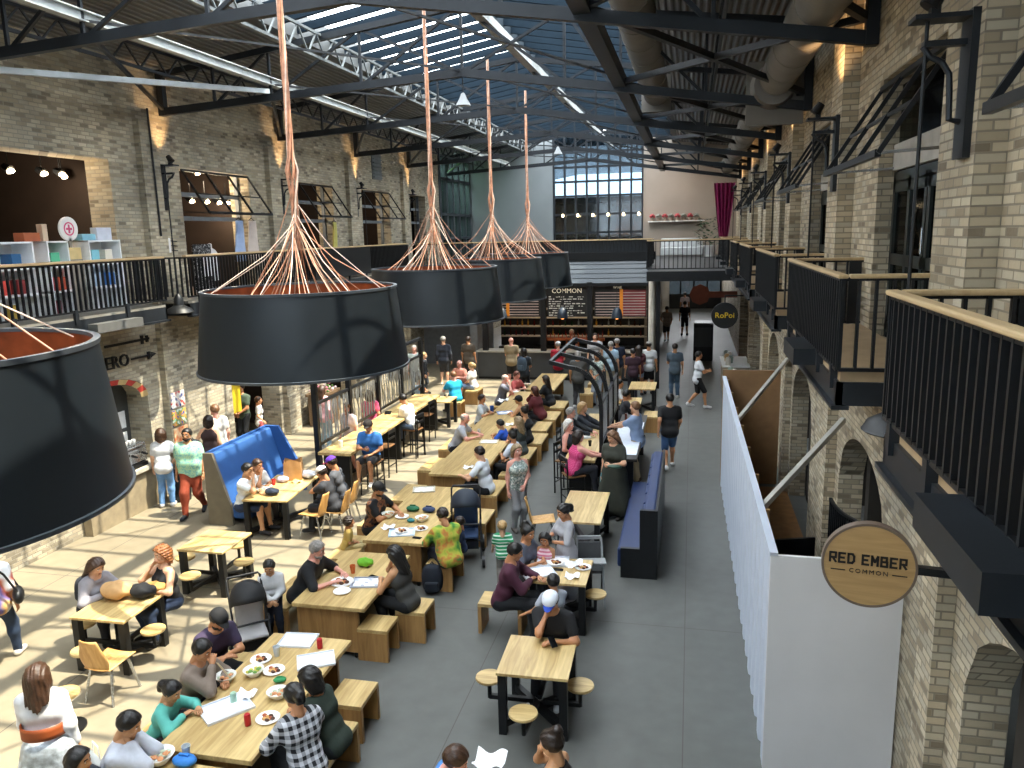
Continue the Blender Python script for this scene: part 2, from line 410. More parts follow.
# upper landing over the bar and the passage, end walls
struct('floor_landing', MB().bx(LX, -1.35, 29.4, YE + 3, 3.7, LF).bx(-1.35, RX, 25.0, YE + 3, 4.02, LF).bx(LX, -8.2, 28.3, 29.4, 3.9, LF), mat('landing_slab', '2b2c2e', 0.6))
w = MB().bx(LX - 0.6, -6.8, YE, YE + 0.3, LF, 10.5).bx(LX - 0.6, -6.8, YE - 0.02, YE, 4.3, 4.4)
struct('wall_end_left', w, M_plaster)
w = MB().bx(-2.4, RX + 0.6, YE, YE + 0.3, LF, 10.5)
struct('wall_end_right', w, mat('warm_white_boards', '9c9084', 0.7, var=0.06, scale=1))
struct('wall_far', MB().bx(-12, 3, 56, 56.3, 0, 1.0).bx(-12, -1.6, 56, 56.3, 0, 3.8), mat('far_dark_wall', '303234', 0.8))
struct('wall_passage', MB().bx(-1.75, -1.45, 31.0, 56, 0, 3.7), mat('passage_wall', '8a8276', 0.8))
struct('wall_under_landing', MB().bx(LX, -8.2, 32, 32.3, 0, 3.7).bx(-8.4, -8.1, 29.5, 32, 0, 3.7), mat('grey_panel_wall', '6d6f70', 0.7))
# far daylight window of the passage, glazed end wall of the atrium
M_glass = glass_mat('clear_window_glass', (0.78, 0.86, 0.9), 0.12)
M_skyglass = glass_mat('skylight_glass', (0.86, 0.9, 0.91), 0.06)
wi = tag(MB().bx(-1.6, 2.0, 56.1, 56.14, 1.0, 3.6).build('window_far', glass_mat('far_tinted_glass', (0.07, 0.08, 0.085), 0.1)), kind='structure')
fr = MB()
for x in (-1.6, -0.7, 0.2, 1.1, 2.0): fr.bx(x - 0.05, x + 0.05, 56.05, 56.2, 1.0, 3.6)
fr.bx(-1.6, 2.0, 56.05, 56.2, 2.6, 2.7)
fr.build('window_frame', M_black, wi)
# curtain wall at the end of the upper level
cw = tag(MB().bx(-6.8, -2.4, YE + 0.1, YE + 0.13, LF, 10.2).build('window_end', glass_mat('end_wall_glass', (0.38, 0.47, 0.54), 0.15)), kind='structure')
fr = MB()
for i in range(9):
    x = -6.8 + 4.4 * i / 8; fr.bx(x - 0.045, x + 0.045, YE - 0.02, YE + 0.2, LF, 10.2)
for z in (4.4, 5.4, 6.3, 7.2, 7.9, 8.6, 9.3): fr.bx(-6.8, -2.4, YE - 0.03, YE + 0.2, z - 0.05, z + 0.05)
fr.build('window_frame', mat('end_frame_blue_black', '1b222a', 0.5), cw)
# the room seen behind the end glazing
w = MB().bx(-7.2, -2.0, 44.0, 44.2, LF, 6.9).bx(-7.2, -2.0, YE + 0.4, 44.2, LF - 0.1, LF).bx(-7.3, -7.1, YE + 0.4, 44.2, LF, 7.2).bx(-2.1, -1.9, YE + 0.4, 44.2, LF, 7.2).bx(-7.2, -2.0, YE + 0.3, 44.2, 6.9, 7.15)
struct('wall_end_room', w, mat('end_room_navy', '1a222c', 0.7))
# tall glazed wall of the left side past the brick
gw = tag(MB().bx(LX - 0.1, LX - 0.07, 35, YE, LF, 9.2).build('window_side', glass_mat('green_side_glass', (0.7, 0.85, 0.78), 0.1)), kind='structure')
fr = MB()
for i in range(6):
    y = 35 + 5 * i / 5; fr.bx(LX - 0.2, LX + 0.05, y - 0.12, y + 0.12, LF, 9.2)
for z in (5.3, 6.4, 8.0): fr.bx(LX - 0.2, LX + 0.05, 35, YE, z - 0.06, z + 0.06)
fr.build('window_frame', mat('side_frame_grey', '3a4148', 0.5), gw)
tag(MB().ell((-14.0, 39.5, 5.0), (1.6, 3.6, 5.0), 20, 12).build('tree_mass', blotch_mat('tree_green', ['2c5526', '5a8f48', '9cc47c'], 2.5), smooth=60), 'green trees outside, seen through the tall side glazing', 'tree', kind='stuff')

# ------------------------------------------------------------------ roof
SL, SR, RIDGE = -8.2, -0.9, -4.5
ZL, ZR, ZRID = 9.62, 9.62, 10.25
w = MB()
w.add([(LX - 0.6, -4, 9.0), (SL, -4, 9.62), (SL, 60, 9.62), (LX - 0.6, 60, 9.0), (LX - 0.6, -4, 9.12), (SL, -4, 9.74), (SL, 60, 9.74), (LX - 0.6, 60, 9.12)],
      [(0, 3, 2, 1), (4, 5, 6, 7), (0, 1, 5, 4), (1, 2, 6, 5), (2, 3, 7, 6), (3, 0, 4, 7)])
w.add([(SR, -4, 9.62), (RX + 0.7, -4, 9.15), (RX + 0.7, 60, 9.15), (SR, 60, 9.62), (SR, -4, 9.74), (RX + 0.7, -4, 9.27), (RX + 0.7, 60, 9.27), (SR, 60, 9.74)],
      [(0, 3, 2, 1), (4, 5, 6, 7), (0, 1, 5, 4), (1, 2, 6, 5), (2, 3, 7, 6), (3, 0, 4, 7)])
w.bx(SL, SR, YE + 0.3, 60, 9.6, 10.3)
struct('ceiling', w, M_deck)
# skylight: glass on both slopes, rafters, ridge
def slope_z(x): return ZL + (ZRID - ZL) * (1 - abs(x - RIDGE) / (RIDGE - SL if x < RIDGE else SR - RIDGE))
g = MB()
g.add([(SL, -4, ZL + 0.3), (RIDGE, -4, ZRID + 0.3), (RIDGE, YE + 0.3, ZRID + 0.3), (SL, YE + 0.3, ZL + 0.3)], [(0, 1, 2, 3)])
g.add([(RIDGE, -4, ZRID + 0.3), (SR, -4, ZR + 0.3), (SR, YE + 0.3, ZR + 0.3), (RIDGE, YE + 0.3, ZRID + 0.3)], [(0, 1, 2, 3)])
sky = tag(g.build('window_roof', M_skyglass), kind='structure')
fr = MB()
y = -3.4
M_rafter = mat('rafter_grey', '17222b', 0.9, spec=0.1)
while y < YE:
    fr.bar((SL, y, ZL + 0.13), (RIDGE, y, ZRID + 0.13), 0.08, 0.17); fr.bar((RIDGE, y, ZRID + 0.13), (SR, y, ZR + 0.13), 0.08, 0.17)
    y += 0.78
fr.bx(RIDGE - 0.1, RIDGE + 0.1, -4, YE, ZRID - 0.1, ZRID + 0.25)
fr.build('skylight_rafters', M_rafter, sky)
M_curb = mat('skylight_curb', '45494c', 0.6, var=0.15)
MB().bx(SL - 0.15, SL + 0.1, -4, YE, ZL - 0.05, ZL + 0.5).build('skylight_curb', M_curb, sky)
MB().bx(SR - 0.1, SR + 0.15, -4, YE, ZR - 0.05, ZR + 0.5).build('skylight_curb', M_curb, sky)

# trusses
def chord_z(x):
    if x < -4.4: return 8.2 + (8.56 - 8.2) * (x + 11.0) / 6.6
    return 8.56 - 0.93 * (x + 4.4) / 6.1
def top_z(x):
    if x < -4.4: return 8.95 + 0.83 * (x + 11.0) / 6.6
    return 9.78 - 0.75 * (x + 4.4) / 6.1
TY = [0.1, 5.2, 10.3, 15.5, 20.5, 25.6, 30.7, 35.8]
for ty in TY:
    t = MB()
    for a, b in ((-11.05, -4.4), (-4.4, 1.97)):
        t.bar((a, ty, chord_z(a)), (b, ty, chord_z(b)), 0.12, 0.15)
        t.bar((a, ty, top_z(a)), (b, ty, top_z(b)), 0.12, 0.12)
    for x in (-11.05, 1.97): t.bx(x - 0.07, x + 0.07, ty - 0.07, ty + 0.07, chord_z(x) - 0.08, top_z(x) + 0.1)
    xs = [-11.05, -9.8, -8.5, -6.5, -4.4, -2.4, -1.35, 0.2, 1.97]
    for i, x in enumerate(xs[1:-1], 1):
        t.bar((x, ty, chord_z(x)), (x, ty, top_z(x)), 0.05, 0.05)
        x2 = xs[i + 1] if i < 4 else xs[i - 1]
        if i != 4: t.bar((x, ty, chord_z(x)), (x2 if i < 4 else x2, ty, top_z(x2)), 0.055, 0.055)
    t.bar((-4.4, ty, chord_z(-4.4)), (-6.5, ty, top_z(-6.5)), 0.05, 0.05); t.bar((-4.4, ty, chord_z(-4.4)), (-2.4, ty, top_z(-2.4)), 0.05, 0.05)
    struct('ceiling_truss', t, M_steel)
# long beams
struct('ceiling_beam', MB().bx(-8.57, -8.43, 4, 37.5, 8.58, 8.6).bx(-8.52, -8.48, 4, 37.5, 8.6, 8.72).bx(-8.57, -8.43, 4, 37.5, 8.72, 8.74), mat('beam_grey', 'a7adae', 0.5, 0.2))
struct('ceiling_beam', MB().bx(-1.47, -1.25, 4, 38, 8.1, 8.32), M_steel)
struct('ceiling_beam', MB().bx(-4.05, -3.85, 4, YE, 9.45, 9.62), mat('ridge_beam_grey', '8b9194', 0.5, 0.2))
def joist(x, z0, z1, ya, yb, m):
    j = MB(); j.bar((x, ya, z0), (x, yb, z0), 0.05, 0.05); j.bar((x, ya, z1), (x, yb, z1), 0.05, 0.05)
    y = ya; up = True
    while y < yb - 0.4:
        j.bar((x, y, z0 if up else z1), (x, y + 0.38, z1 if up else z0), 0.028, 0.028); up = not up; y += 0.38
    struct('ceiling_joist', j, m)
joist(-7.3, 9.0, 9.45, 5, 38, mat('joist_light', '5f666a', 0.5, 0.2)); joist(-9.9, 8.62, 9.0, 5, 38, M_steel); joist(0.4, 8.5, 9.0, 5, 38, M_steel);
# diagonal bracing tubes in the roof plane
b = MB()
for i in range(len(TY) - 1):
    b.bar((-11.0, TY[i + 1] - 0.1, 8.25), (-8.5, TY[i], 8.5), 0.06, 0.06)
    b.bar((-1.35, TY[i], 8.2), (1.9, TY[i + 1], 7.82), 0.09, 0.09)
    b.bar((-1.35, TY[i + 1], 8.2), (1.9, TY[i], 7.82), 0.09, 0.09)
    b.bar((-8.5, TY[i], 8.6), (-4.4, TY[i + 1], 8.6), 0.035, 0.035)
    b.bar((-4.4, TY[i], 8.6), (-1.4, TY[i + 1], 8.3), 0.035, 0.035)
struct('ceiling_bracing', b, M_steel)
struct('ceiling_beam', MB().bar((-11.0, 6.9, 7.75), (-8.5, 15.4, 8.45), 0.09, 0.09), mat('pale_brace', 'aab2b6', 0.5, 0.2))

# ducts
d = MB(); path = [(1.35, 4, 7.95), (1.35, 15.0, 7.95)]
def duct(name, label, x, z, r, ya, yb):
    t = thing(name, label, 'duct', (x, ya, z))
    d = MB(); prof = []
    n = int((yb - ya) / 1.2)
    pts = []; rs = []
    for i in range(n + 1):
        y = (yb - ya) * i / n
        for dy, rr in ((-0.02, r), (-0.019, r * 1.025), (0.019, r * 1.025), (0.02, r)):
            pts.append((0, y + dy, 0)); rs.append(rr)
    d.tube(pts, rs, 28)
    d.build('duct_pipe', M_galv, t, smooth=40)
    return t
t1 = duct('air_duct', 'round grey air duct running high along the right brick wall', 1.42, 8.06, 0.3, 3.0, 36)
b = MB().bx(-0.5, 0.5, 12.6, 12.75, -0.75, 0.35).cyl((-0.05, 12.3, -0.1), (-0.05, 12.62, -0.1), 0.34, 0.4, 24)
b.build('branch_collar', M_galv, t1, smooth=40)
t2 = duct('air_duct', 'round grey air duct hanging beside the skylight', -0.91, 8.75, 0.31, 3.0, 20.5)
MB().bx(-0.35, 0.35, 17.3, 17.6, -0.45, 0.4).build('duct_flange', M_galv, t2)
# ================================================================== BALCONIES AND RAILINGS
def balusters(mb, p0, p1, z0, z1, step=0.11, w=0.022, dep=0.045):
    p0 = Vector(p0); p1 = Vector(p1); L = (p1 - p0).length; n = max(1, int(L / step)); d = (p1 - p0).normalized()
    nx = Vector((-d.y, d.x, 0))
    for i in range(n + 1):
        c = p0 + d * (L * i / n)
        mb.bar((c.x, c.y, z0), (c.x, c.y, z1), dep, w, up=tuple(d))
BX = 1.21
def right_balcony(ya, yb, label, i):
    t = thing('balcony', label, 'balcony', (RX, (ya + yb) / 2, RF))
    L = (yb - ya) / 2; F = BX - RX
    MB().bx(F + 0.03, 0, -L + 0.04, L - 0.04, 0.0, 0.085).build('deck', mat('deck_boards', 'a88f6e', 0.6, var=0.1), t)
    s = MB().bx(F, F + 0.05, -L, L, -0.2, 0.0).bx(F, 0, -L, -L + 0.05, -0.2, 0.0).bx(F, 0, L - 0.05, L, -0.2, 0.0)
    s.bx(F - 0.04, F + 0.1, -L - 0.03, L + 0.03, -0.23, -0.195).bx(F + 0.05, 0, -L + 0.05, L - 0.05, -0.06, -0.03)
    for y in [-L + 0.2 + j * (2 * L - 0.4) / 4 for j in range(5)]: s.bx(F - 0.03, F + 0.04, y - 0.04, y + 0.04, -0.08, 0.12)
    s.build('steel_fascia', M_steel, t)
    r = MB(); balusters(r, (F, -L, 0), (F, L, 0), 0.11, 0.86); balusters(r, (F, -L, 0), (-0.05, -L, 0), 0.11, 0.86, 0.12); balusters(r, (F, L, 0), (-0.05, L, 0), 0.11, 0.86, 0.12)
    for z in (0.11, 0.86):
        r.bar((F, -L, z), (F, L, z), 0.04, 0.03); r.bar((F, -L, z), (0, -L, z), 0.04, 0.03); r.bar((F, L, z), (0, L, z), 0.04, 0.03)
    r.bx(-0.16, -0.02, -L - 0.02, -L + 0.03, 0.09, 0.87).bx(-0.16, -0.02, L - 0.03, L + 0.02, 0.09, 0.87)
    bp_ = r.build('baluster_panel', M_black, t)
    h = MB().bx(F - 0.04, F + 0.04, -L - 0.05, L + 0.05, 0.865, 0.9).bx(F + 0.05, 0, -L - 0.05, -L + 0.05, 0.865, 0.9).bx(F + 0.05, 0, L - 0.05, L + 0.05, 0.865, 0.9)
    h.build('handrail', M_rail, bp_, bevel=0.012)
    MB().bx(F - 0.22, F - 0.01, -0.65, 0.2, -0.04, 0.12).build('light_trough', M_steel, t)
    return t
ords = ['nearest', 'second', 'third', 'fourth', 'fifth', 'sixth', 'seventh']
for i in range(7):
    right_balcony(1.7 + 5.2 * i, 5.2 + 5.2 * i, '%s black balcony with wooden handrail %s' % (ords[i], 'on the right wall, just above the round wooden sign' if i == 0 else 'along the right brick wall, from the near end'), i)

def left_rail(t, x, ya, yb, z, solid=()):
    r = MB()
    for a, b in ((ya, yb),): balusters(r, (x, a, 0), (x, b, 0), z + 0.12, z + 0.94, 0.12)
    for zz in (z + 0.12, z + 0.94): r.bar((x, ya, zz), (x, yb, zz), 0.04, 0.03)
    balusters(r, (x, yb, 0), (LX + 0.05, yb, 0), z + 0.12, z + 0.94, 0.12); r.bar((x, yb, z + 0.94), (LX, yb, z + 0.94), 0.04, 0.03); r.bar((x, yb, z + 0.12), (LX, yb, z + 0.12), 0.04, 0.03)
    balusters(r, (x, ya, 0), (LX + 0.05, ya, 0), z + 0.12, z + 0.94, 0.12); r.bar((x, ya, z + 0.94), (LX, ya, z + 0.94), 0.04, 0.03)
    bp_ = r.build('baluster_panel', M_black, t)
    MB().bx(x - 0.05, x + 0.05, ya - 0.03, yb + 0.03, z + 0.955, z + 1.0).bx(LX, x, yb - 0.05, yb + 0.05, z + 0.955, z + 1.0).build('handrail', M_rail, bp_, bevel=0.01)
    if solid:
        p = MB()
        for a, b in solid: p.bx(x - 0.03, x - 0.01, a, b, z + 0.1, z + 0.93)
        p.build('dark_panel', M_black, t)
def left_balcony(ya, yb, label, solid=(), trough=True):
    t = thing('balcony', label, 'balcony', (0, 0, 0))
    x = -10.4
    MB().bx(LX, x - 0.02, ya, yb, LF - 0.06, LF + 0.03).build('deck', mat('deck_pale', '77736a', 0.6), t)
    s = MB().bx(x - 0.04, x, ya, yb, LF - 0.28, LF - 0.02).bx(LX, x, yb - 0.04, yb, LF - 0.28, LF - 0.02).bx(LX, x, ya, ya + 0.04, LF - 0.28, LF - 0.02).bx(x - 0.08, x + 0.05, ya, yb + 0.03, LF - 0.31, LF - 0.27)
    for y in np.arange(ya + 0.4, yb, 1.3): s.bx(x - 0.02, x + 0.03, y - 0.04, y + 0.04, LF - 0.1, LF + 0.15)
    s.build('steel_fascia', M_steel, t)
    if trough: MB().bx(x + 0.0, x + 0.2, yb - 2.2, yb - 1.0, LF - 0.28, LF - 0.12).build('light_trough', mat('trough_grey', '5a5a58', 0.5), t)
    left_rail(t, x, ya, yb, LF)
    return t
left_balcony(8.6, 14.05, 'black railed balcony with wooden handrail in front of the open shop at far left')
lb = left_balcony(14.8, 28.3, 'long black railed walkway with wooden handrail along the left brick wall')
MB().bx(-10.37, -10.34, 20.6, 24.6, LF + 0.1, LF + 0.93).build('dark_panel', M_black, lb)
# railing of the landing above the bar
def landing_rail(x0, x1, y, label, wing=0, panel=None):
    t = thing('bridge_railing', label, 'railing', ((x0 + x1) / 2, y, LF)); L = (x1 - x0) / 2
    r = MB(); balusters(r, (-L, 0, 0), (L, 0, 0), 0.08, 0.92, 0.13)
    if wing: balusters(r, (-L, 0.1, 0), (-L, wing, 0), 0.08, 0.92, 0.13); r.bar((-L, 0, 0.92), (-L, wing, 0.92), 0.04, 0.03)
    for z in (0.08, 0.92): r.bar((-L, 0, z), (L, 0, z), 0.04, 0.03)
    bp_ = r.build('baluster_panel', M_black, t)
    MB().bx(-L, L, -0.05, 0.05, 0.93, 0.97).build('handrail', M_rail, bp_)
    if panel: MB().bx(panel[0] - (x0 + x1) / 2, panel[1] - (x0 + x1) / 2, 0.04, 0.06, 0.02, 0.92).build('dark_panel', mat('bridge_panel', '22272c', 0.5), t)
    MB().bx(-L, L, -0.1, -0.02, -0.3, 0.0).build('steel_fascia', M_black, t)
landing_rail(-10.4, -1.35, 29.4, 'black railing with dark panel along the landing over the bar', 0, (-7.9, -1.4))
landing_rail(-1.35, BX, 25.0, 'short black railing over the passage entrance right of the bar', 4.4)

# ================================================================== AWNINGS, BRACKETS, PENDANTS
def awning(y0, y1, z, x, out, drop, label, side, n=4):
    """tilted-open steel window sash: bars from the lintel to a projecting lower rail"""
    t = thing('window_awning', label, 'window awning', (x, (y0 + y1) / 2, z))
    L = (y1 - y0) / 2; s = side
    f = MB()
    f.bar((0, -L, 0), (0, L, 0), 0.05, 0.05); f.bar((s * out, -L, -drop), (s * out, L, -drop), 0.05, 0.06)
    for i in range(n):
        y = -L + 2 * L * i / (n - 1); f.bar((0, y, 0), (s * out, y, -drop), 0.04, 0.04)
    f.bar((s * out * 0.55, -L, -drop * 0.55), (s * out * 0.55, L, -drop * 0.55), 0.03, 0.03)
    f.build('sash_frame', M_black, t)
    for y in (-L, L): MB().bar((s * out, y, -drop), (-s * 0.25, y, -drop + 0.04), 0.025, 0.025).build('stay_arm', M_chrome if side < 0 else M_black, t)
    return t
for i, (a, b) in enumerate(R_UP[1:], 1):
    awning(a + 0.05, b - 0.05, 6.95, RX - 0.02, 0.55, 0.88, 'black steel awning sash propped open over the %s balcony of the right wall' % ords[i], -1)
awning(R_UP[0][0], R_UP[0][1], 6.95, RX - 0.02, 0.55, 0.88, 'black steel awning sash at the near end of the right wall, cut off', -1)
Lnames = ['', 'left wall window hung with two shirts', 'left wall window just behind the front rope lamp', 'left wall window with the chandelier', '']
for i in (1, 2, 3):
    a, b = L_UP[i]
    awning(a + 0.05, b - 0.05, 7.05, LX + 0.02, 0.62, 0.95, 'black steel awning sash over the ' + Lnames[i], 1)
# window sills/frames inside the left upper openings
for i, (a, b) in enumerate(L_UP):
    if i == 0: continue
    f = MB().bx(LX - 0.35, LX - 0.3, a, b, 5.95, 6.05).bx(LX - 0.35, LX - 0.3, a, b, 6.5, 6.6)
    f.bx(LX - 0.4, LX - 0.3, a, a + 0.05, LF, 7.1).bx(LX - 0.4, LX - 0.3, b - 0.05, b, LF, 7.1)
    tag(f.build('window_%d' % (i + 2), mat('window_rail_grey', '6d747a', 0.5, 0.2)), kind='structure')
# french doors inside the right upper openings
for i, (a, b) in enumerate(R_UP):
    f = MB(); x = RX + 0.17
    c = (a + b) / 2
    for y in (a + 0.04, a + (b - a) * 0.25, c - 0.06, c + 0.06, a + (b - a) * 0.75, b - 0.04): f.bx(x, x + 0.07, y - 0.045, y + 0.045, RF, 6.0)
    for z in (RF + 0.12, RF + 0.9, 5.9, 6.0): f.bx(x, x + 0.07, a, b, z - 0.06, z + 0.06)
    o = tag(f.build('door_%d' % (i + 1), mat('dark_green_door', '1d2422', 0.4)), kind='structure')
    MB().bx(x + 0.03, x + 0.035, a, b, RF + 0.1, 7.0).build('door_glass', glass_mat('door_glass%d' % i, (0.35, 0.4, 0.42), 0.12), o)
    MB().cyl((x - 0.05, c - 0.1, RF + 1.0), (x - 0.05, c - 0.1, RF + 1.25), 0.012).build('door_handle', M_chrome, o)
    f = MB().bx(x - 0.02, x + 0.06, a, b, 6.08, 6.36); f.build('blind_box', mat('blind_grey', 'a8a49c', 0.7), o)

def bracket(x, y, z, s, label):
    t = thing('lamp_bracket', label, 'lamp bracket', (x, y, z))
    e_ = 0.32
    p = MB().bx(0 if s > 0 else -0.05, 0.05 if s > 0 else 0, -0.11, 0.11, -0.85, 0.12); p.build('back_plate', M_steel, t)
    a = MB().bx(min(0, s * (e_ + 0.08)), max(0, s * (e_ + 0.08)), -0.1, 0.1, 0.07, 0.1).bx(min(0, s * e_), max(0, s * e_), -0.04, 0.04, -0.1, -0.06)
    a.tube([(s * 0.05, 0, -0.6), (s * 0.12, 0, -0.58), (s * 0.13, 0, -0.4), (s * 0.14, 0, -0.28), (s * 0.19, 0, -0.2), (s * 0.27, 0, -0.16), (s * e_, 0, -0.09)], 0.022, 8)
    ar_ = a.build('arm', M_steel, t)
    u = MB().cyl((s * 0.3, 0, 0.16), (s * 0.22, 0, 0.28), 0.07, 0.05, 12).bx(s * 0.26 - 0.03, s * 0.26 + 0.03, -0.04, 0.04, 0.1, 0.16); u.build('uplight', M_black, ar_)
    return t
def pendant(x, y, z0, z1, label, r=0.27):
    t = thing('pendant_lamp', label, 'pendant lamp', (x, y, z0))
    MB().cyl((0, 0, 0.25), (0, 0, z1 - z0), 0.014, n=6).build('rod', M_black, t)
    MB().lathe([(r, 0.0), (r + 0.015, 0.012), (r, 0.03), (r * 0.9, 0.08), (r * 0.55, 0.13), (r * 0.38, 0.16), (r * 0.34, 0.3), (r * 0.2, 0.36), (0.02, 0.4)], 24).build('dome_shade', M_black, t, smooth=40); ds_ = t.children[-1]
    MB().ell((0, 0, 0.06), (0.06, 0.06, 0.06)).build('bulb', mat('lamp_glass', 'dcdcd8', 0.3), ds_, smooth=60)
    return t
for i, y in enumerate(L_PIL[2:]):
    bracket(LX, y + 0.45, 7.0, 1, 'black wall bracket with uplight on the left wall, %s from the near end' % ('first' if i == 0 else ords[i]))
    if i > 0: pendant(LX + 0.34, y + 0.45, 3.9, 6.95, 'black dome pendant on a rod by the left wall, %s from near end' % ords[i], 0.25)
pendant(-10.4, 14.45, 4.02, 7.0, 'black dome pendant on a long rod beside the far-left balcony corner', 0.27)
for i, y in enumerate(R_PIL[1:]):
    bracket(RX - 0.2, y - 0.2, 6.78, -1, 'black wall bracket with uplight on the right wall, %s from the near end' % ('first' if i == 0 else ords[i]))
    pendant(RX - 0.5, y - 0.2, 3.85 if i else 3.95, 6.85, 'black dome pendant on a long rod between the %s and %s right balconies' % (ords[i], ords[i + 1] if i + 1 < len(ords) else 'last'), 0.25)
# sconces' warm glow on the pilasters
def spot(loc, target, e, col=(1, 0.62, 0.3), ang=70, r=0.05):
    l = bpy.data.lights.new('uplight_glow', 'SPOT'); l.energy = e; l.color = col; l.spot_size = math.radians(ang); l.spot_blend = 0.8; l.shadow_soft_size = r
    o = bpy.data.objects.new('uplight_glow', l); COL.objects.link(o); o.location = loc
    o.rotation_euler = (Vector(target) - Vector(loc)).to_track_quat('-Z', 'Y').to_euler(); return o
for y in L_PIL[2:]: spot((LX + 0.55, y + 0.45, 7.1), (LX, y + 0.4, 8.0), 130, ang=60)
for y in R_PIL[1:]: spot((RX - 0.62, y - 0.5, 7.0), (RX - 0.2, y - 0.1, 8.0), 130, ang=60)

# ================================================================== GIANT ROPE LAMPS
M_shade = mat('charcoal_shade', '141b21', 0.42, 0.1, var=0.06, scale=2)
M_copper = mat('copper_inside', '8a4526', 0.4, 0.35, var=0.35, scale=5)
M_rope = mat('copper_rope', 'b88468', 0.6, var=0.3, scale=14)
M_rope2 = mat('pale_rope', 'd9c0ae', 0.6, var=0.2, scale=14)
M_rim = mat('shade_rim', '4a5057', 0.4, 0.3)
def rope_lamp(x, y, label, seed, rb=1.36, rt=1.24, z0=3.82, z1=4.84, ztop=9.7):
    rnd = random.Random(seed)
    t = thing('rope_lamp', label, 'pendant lamp', (x, y, z0))
    h = z1 - z0
    sh_ = MB().lathe([(rb, 0), (rt, h)], 72).build('shade', M_shade, t, smooth=60)
    MB().lathe([(rb - 0.025, 0.005), (rt - 0.025, h - 0.005)], 72).build('copper_lining', M_copper, sh_, smooth=60)
    MB().lathe([(rb - 0.03, -0.012), (rb + 0.012, -0.015), (rb + 0.016, 0.015), (rb - 0.01, 0.02), (rb - 0.03, -0.012)], 72).lathe([(rt - 0.03, h - 0.01), (rt + 0.012, h - 0.015), (rt + 0.016, h + 0.018), (rt - 0.03, h + 0.018), (rt - 0.03, h - 0.01)], 72).build('rim', M_rim, sh_, smooth=40)
    f = MB()
    for k in range(3):
        a = PI * k / 3; f.bar((rt * 0.95 * math.cos(a), rt * 0.95 * math.sin(a), h * 0.45), (-rt * 0.95 * math.cos(a), -rt * 0.95 * math.sin(a), h * 0.45), 0.03, 0.03)
    f.build('inner_frame', M_black, t)
    zk = h + 1.0
    rp = MB(); n = 34
    for k in range(n):
        a = 2 * PI * k / n + rnd.uniform(-.04, .04); rr = rt * rnd.choice((0.93, 0.8, 0.62, 0.45)); zb = h * (0.98 if rr > rt * 0.9 else rnd.uniform(0.5, 0.8))
        p0 = (rr * math.cos(a), rr * math.sin(a), zb); p1 = (0.05 * math.cos(a * 3), 0.05 * math.sin(a * 3), zk + rnd.uniform(-0.25, 0.2))
        mid = tuple(p0[i] * 0.45 + p1[i] * 0.55 - (0.03 if i == 2 else p0[i] * 0.08) for i in range(3))
        rp.tube([p0, mid, p1], 0.0062, 5, m=k % 3 == 0 and 1 or 0)
    rp.build('rope_fan', [M_rope, M_rope2], t)
    tr = MB()
    for k in range(9):
        a0 = 2 * PI * k / 9; pts = []
        N = 26
        for i in range(N + 1):
            u = i / N; z = zk - 0.5 + (ztop - z0 - zk + 0.5) * u
            r = 0.036 + 0.05 * math.exp(-((z - zk - 0.45) / 0.13) ** 2) - 0.014 * u
            a = a0 + u * 9 + 0.5 * math.sin(5 * u + k)
            pts.append((r * math.cos(a), r * math.sin(a), z))
        tr.tube(pts, 0.0135, 6, m=1 if k in (2, 6) else 0)
    tr.build('rope_trunk', [M_rope, M_rope2], t, smooth=60)
    tr = MB().cyl((0, 0, h * 0.45), (0, 0, h * 0.2), 0.05, 0.09, 16).ell((0, 0, h * 0.1), (0.12, 0.12, 0.12)); tr.build('light_source', mat('frosted_bulb', 'd8d4c8', 0.4), t, smooth=50)
    return t
for i, (y, lab) in enumerate([(3.9, 'giant charcoal drum lamp cut off at the lower left of the picture'), (9.5, 'giant charcoal drum lamp with a fan of copper ropes, largest one shown whole'), (15.1, 'giant charcoal drum lamp with copper ropes, third back in the row'), (19.9, 'giant charcoal drum lamp with copper ropes, fourth back in the row'), (24.5, 'giant charcoal drum lamp with copper ropes, farthest back above the bar')]):
    rope_lamp(-5.0, y, lab, i + 3)
# small bells hanging from the trusses
for i, (x, y) in enumerate([(-4.4, 15.5), (-4.2, 25.6)]):
    t = thing('ceiling_bell', ['small pale bell-shaped pendant under the middle truss', 'small pale bell-shaped pendant under a far truss'][i], 'pendant lamp', (x, y, 7.95 if i == 0 else 7.9))
    MB().lathe([(0.15, 0), (0.13, 0.04), (0.07, 0.14), (0.04, 0.22), (0.02, 0.24)], 16).build('bell', mat('bell_grey', '8d9193', 0.5), t, smooth=50)
    MB().cyl((0, 0, 0.25), (0, 0, 0.7), 0.012, n=6).build('rod', M_black, t)

# ================================================================== HOARDING AND RIGHT GROUND LEVEL
t = thing('hoarding', 'white ribbed site hoarding standing along the right side of the aisle', 'hoarding', (0.81, 7.58, 0))
M_hoard = mat('hoarding_white', 'bcc4d2', 0.55, var=0.03, scale=2)
HL = 9.6
def hx(y): return -0.011 * y
f = MB(); n = 22
for k in range(n):
    y0, y1 = HL * k / n, HL * (k + 1) / n
    for ya, yb, xa, xb in ((y0, y0 + 0.05, 0.03, 0.0), (y0 + 0.05, y0 + 0.2, 0.0, 0.0), (y0 + 0.2, y0 + 0.25, 0.0, 0.03), (y0 + 0.25, y1, 0.03, 0.03)):
        f.add([(hx(ya) + xa, ya, 0), (hx(yb) + xb, yb, 0), (hx(yb) + xb, yb, 2.33), (hx(ya) + xa, ya, 2.33)], [(0, 3, 2, 1)])
f.build('ribbed_panel', M_hoard, t)
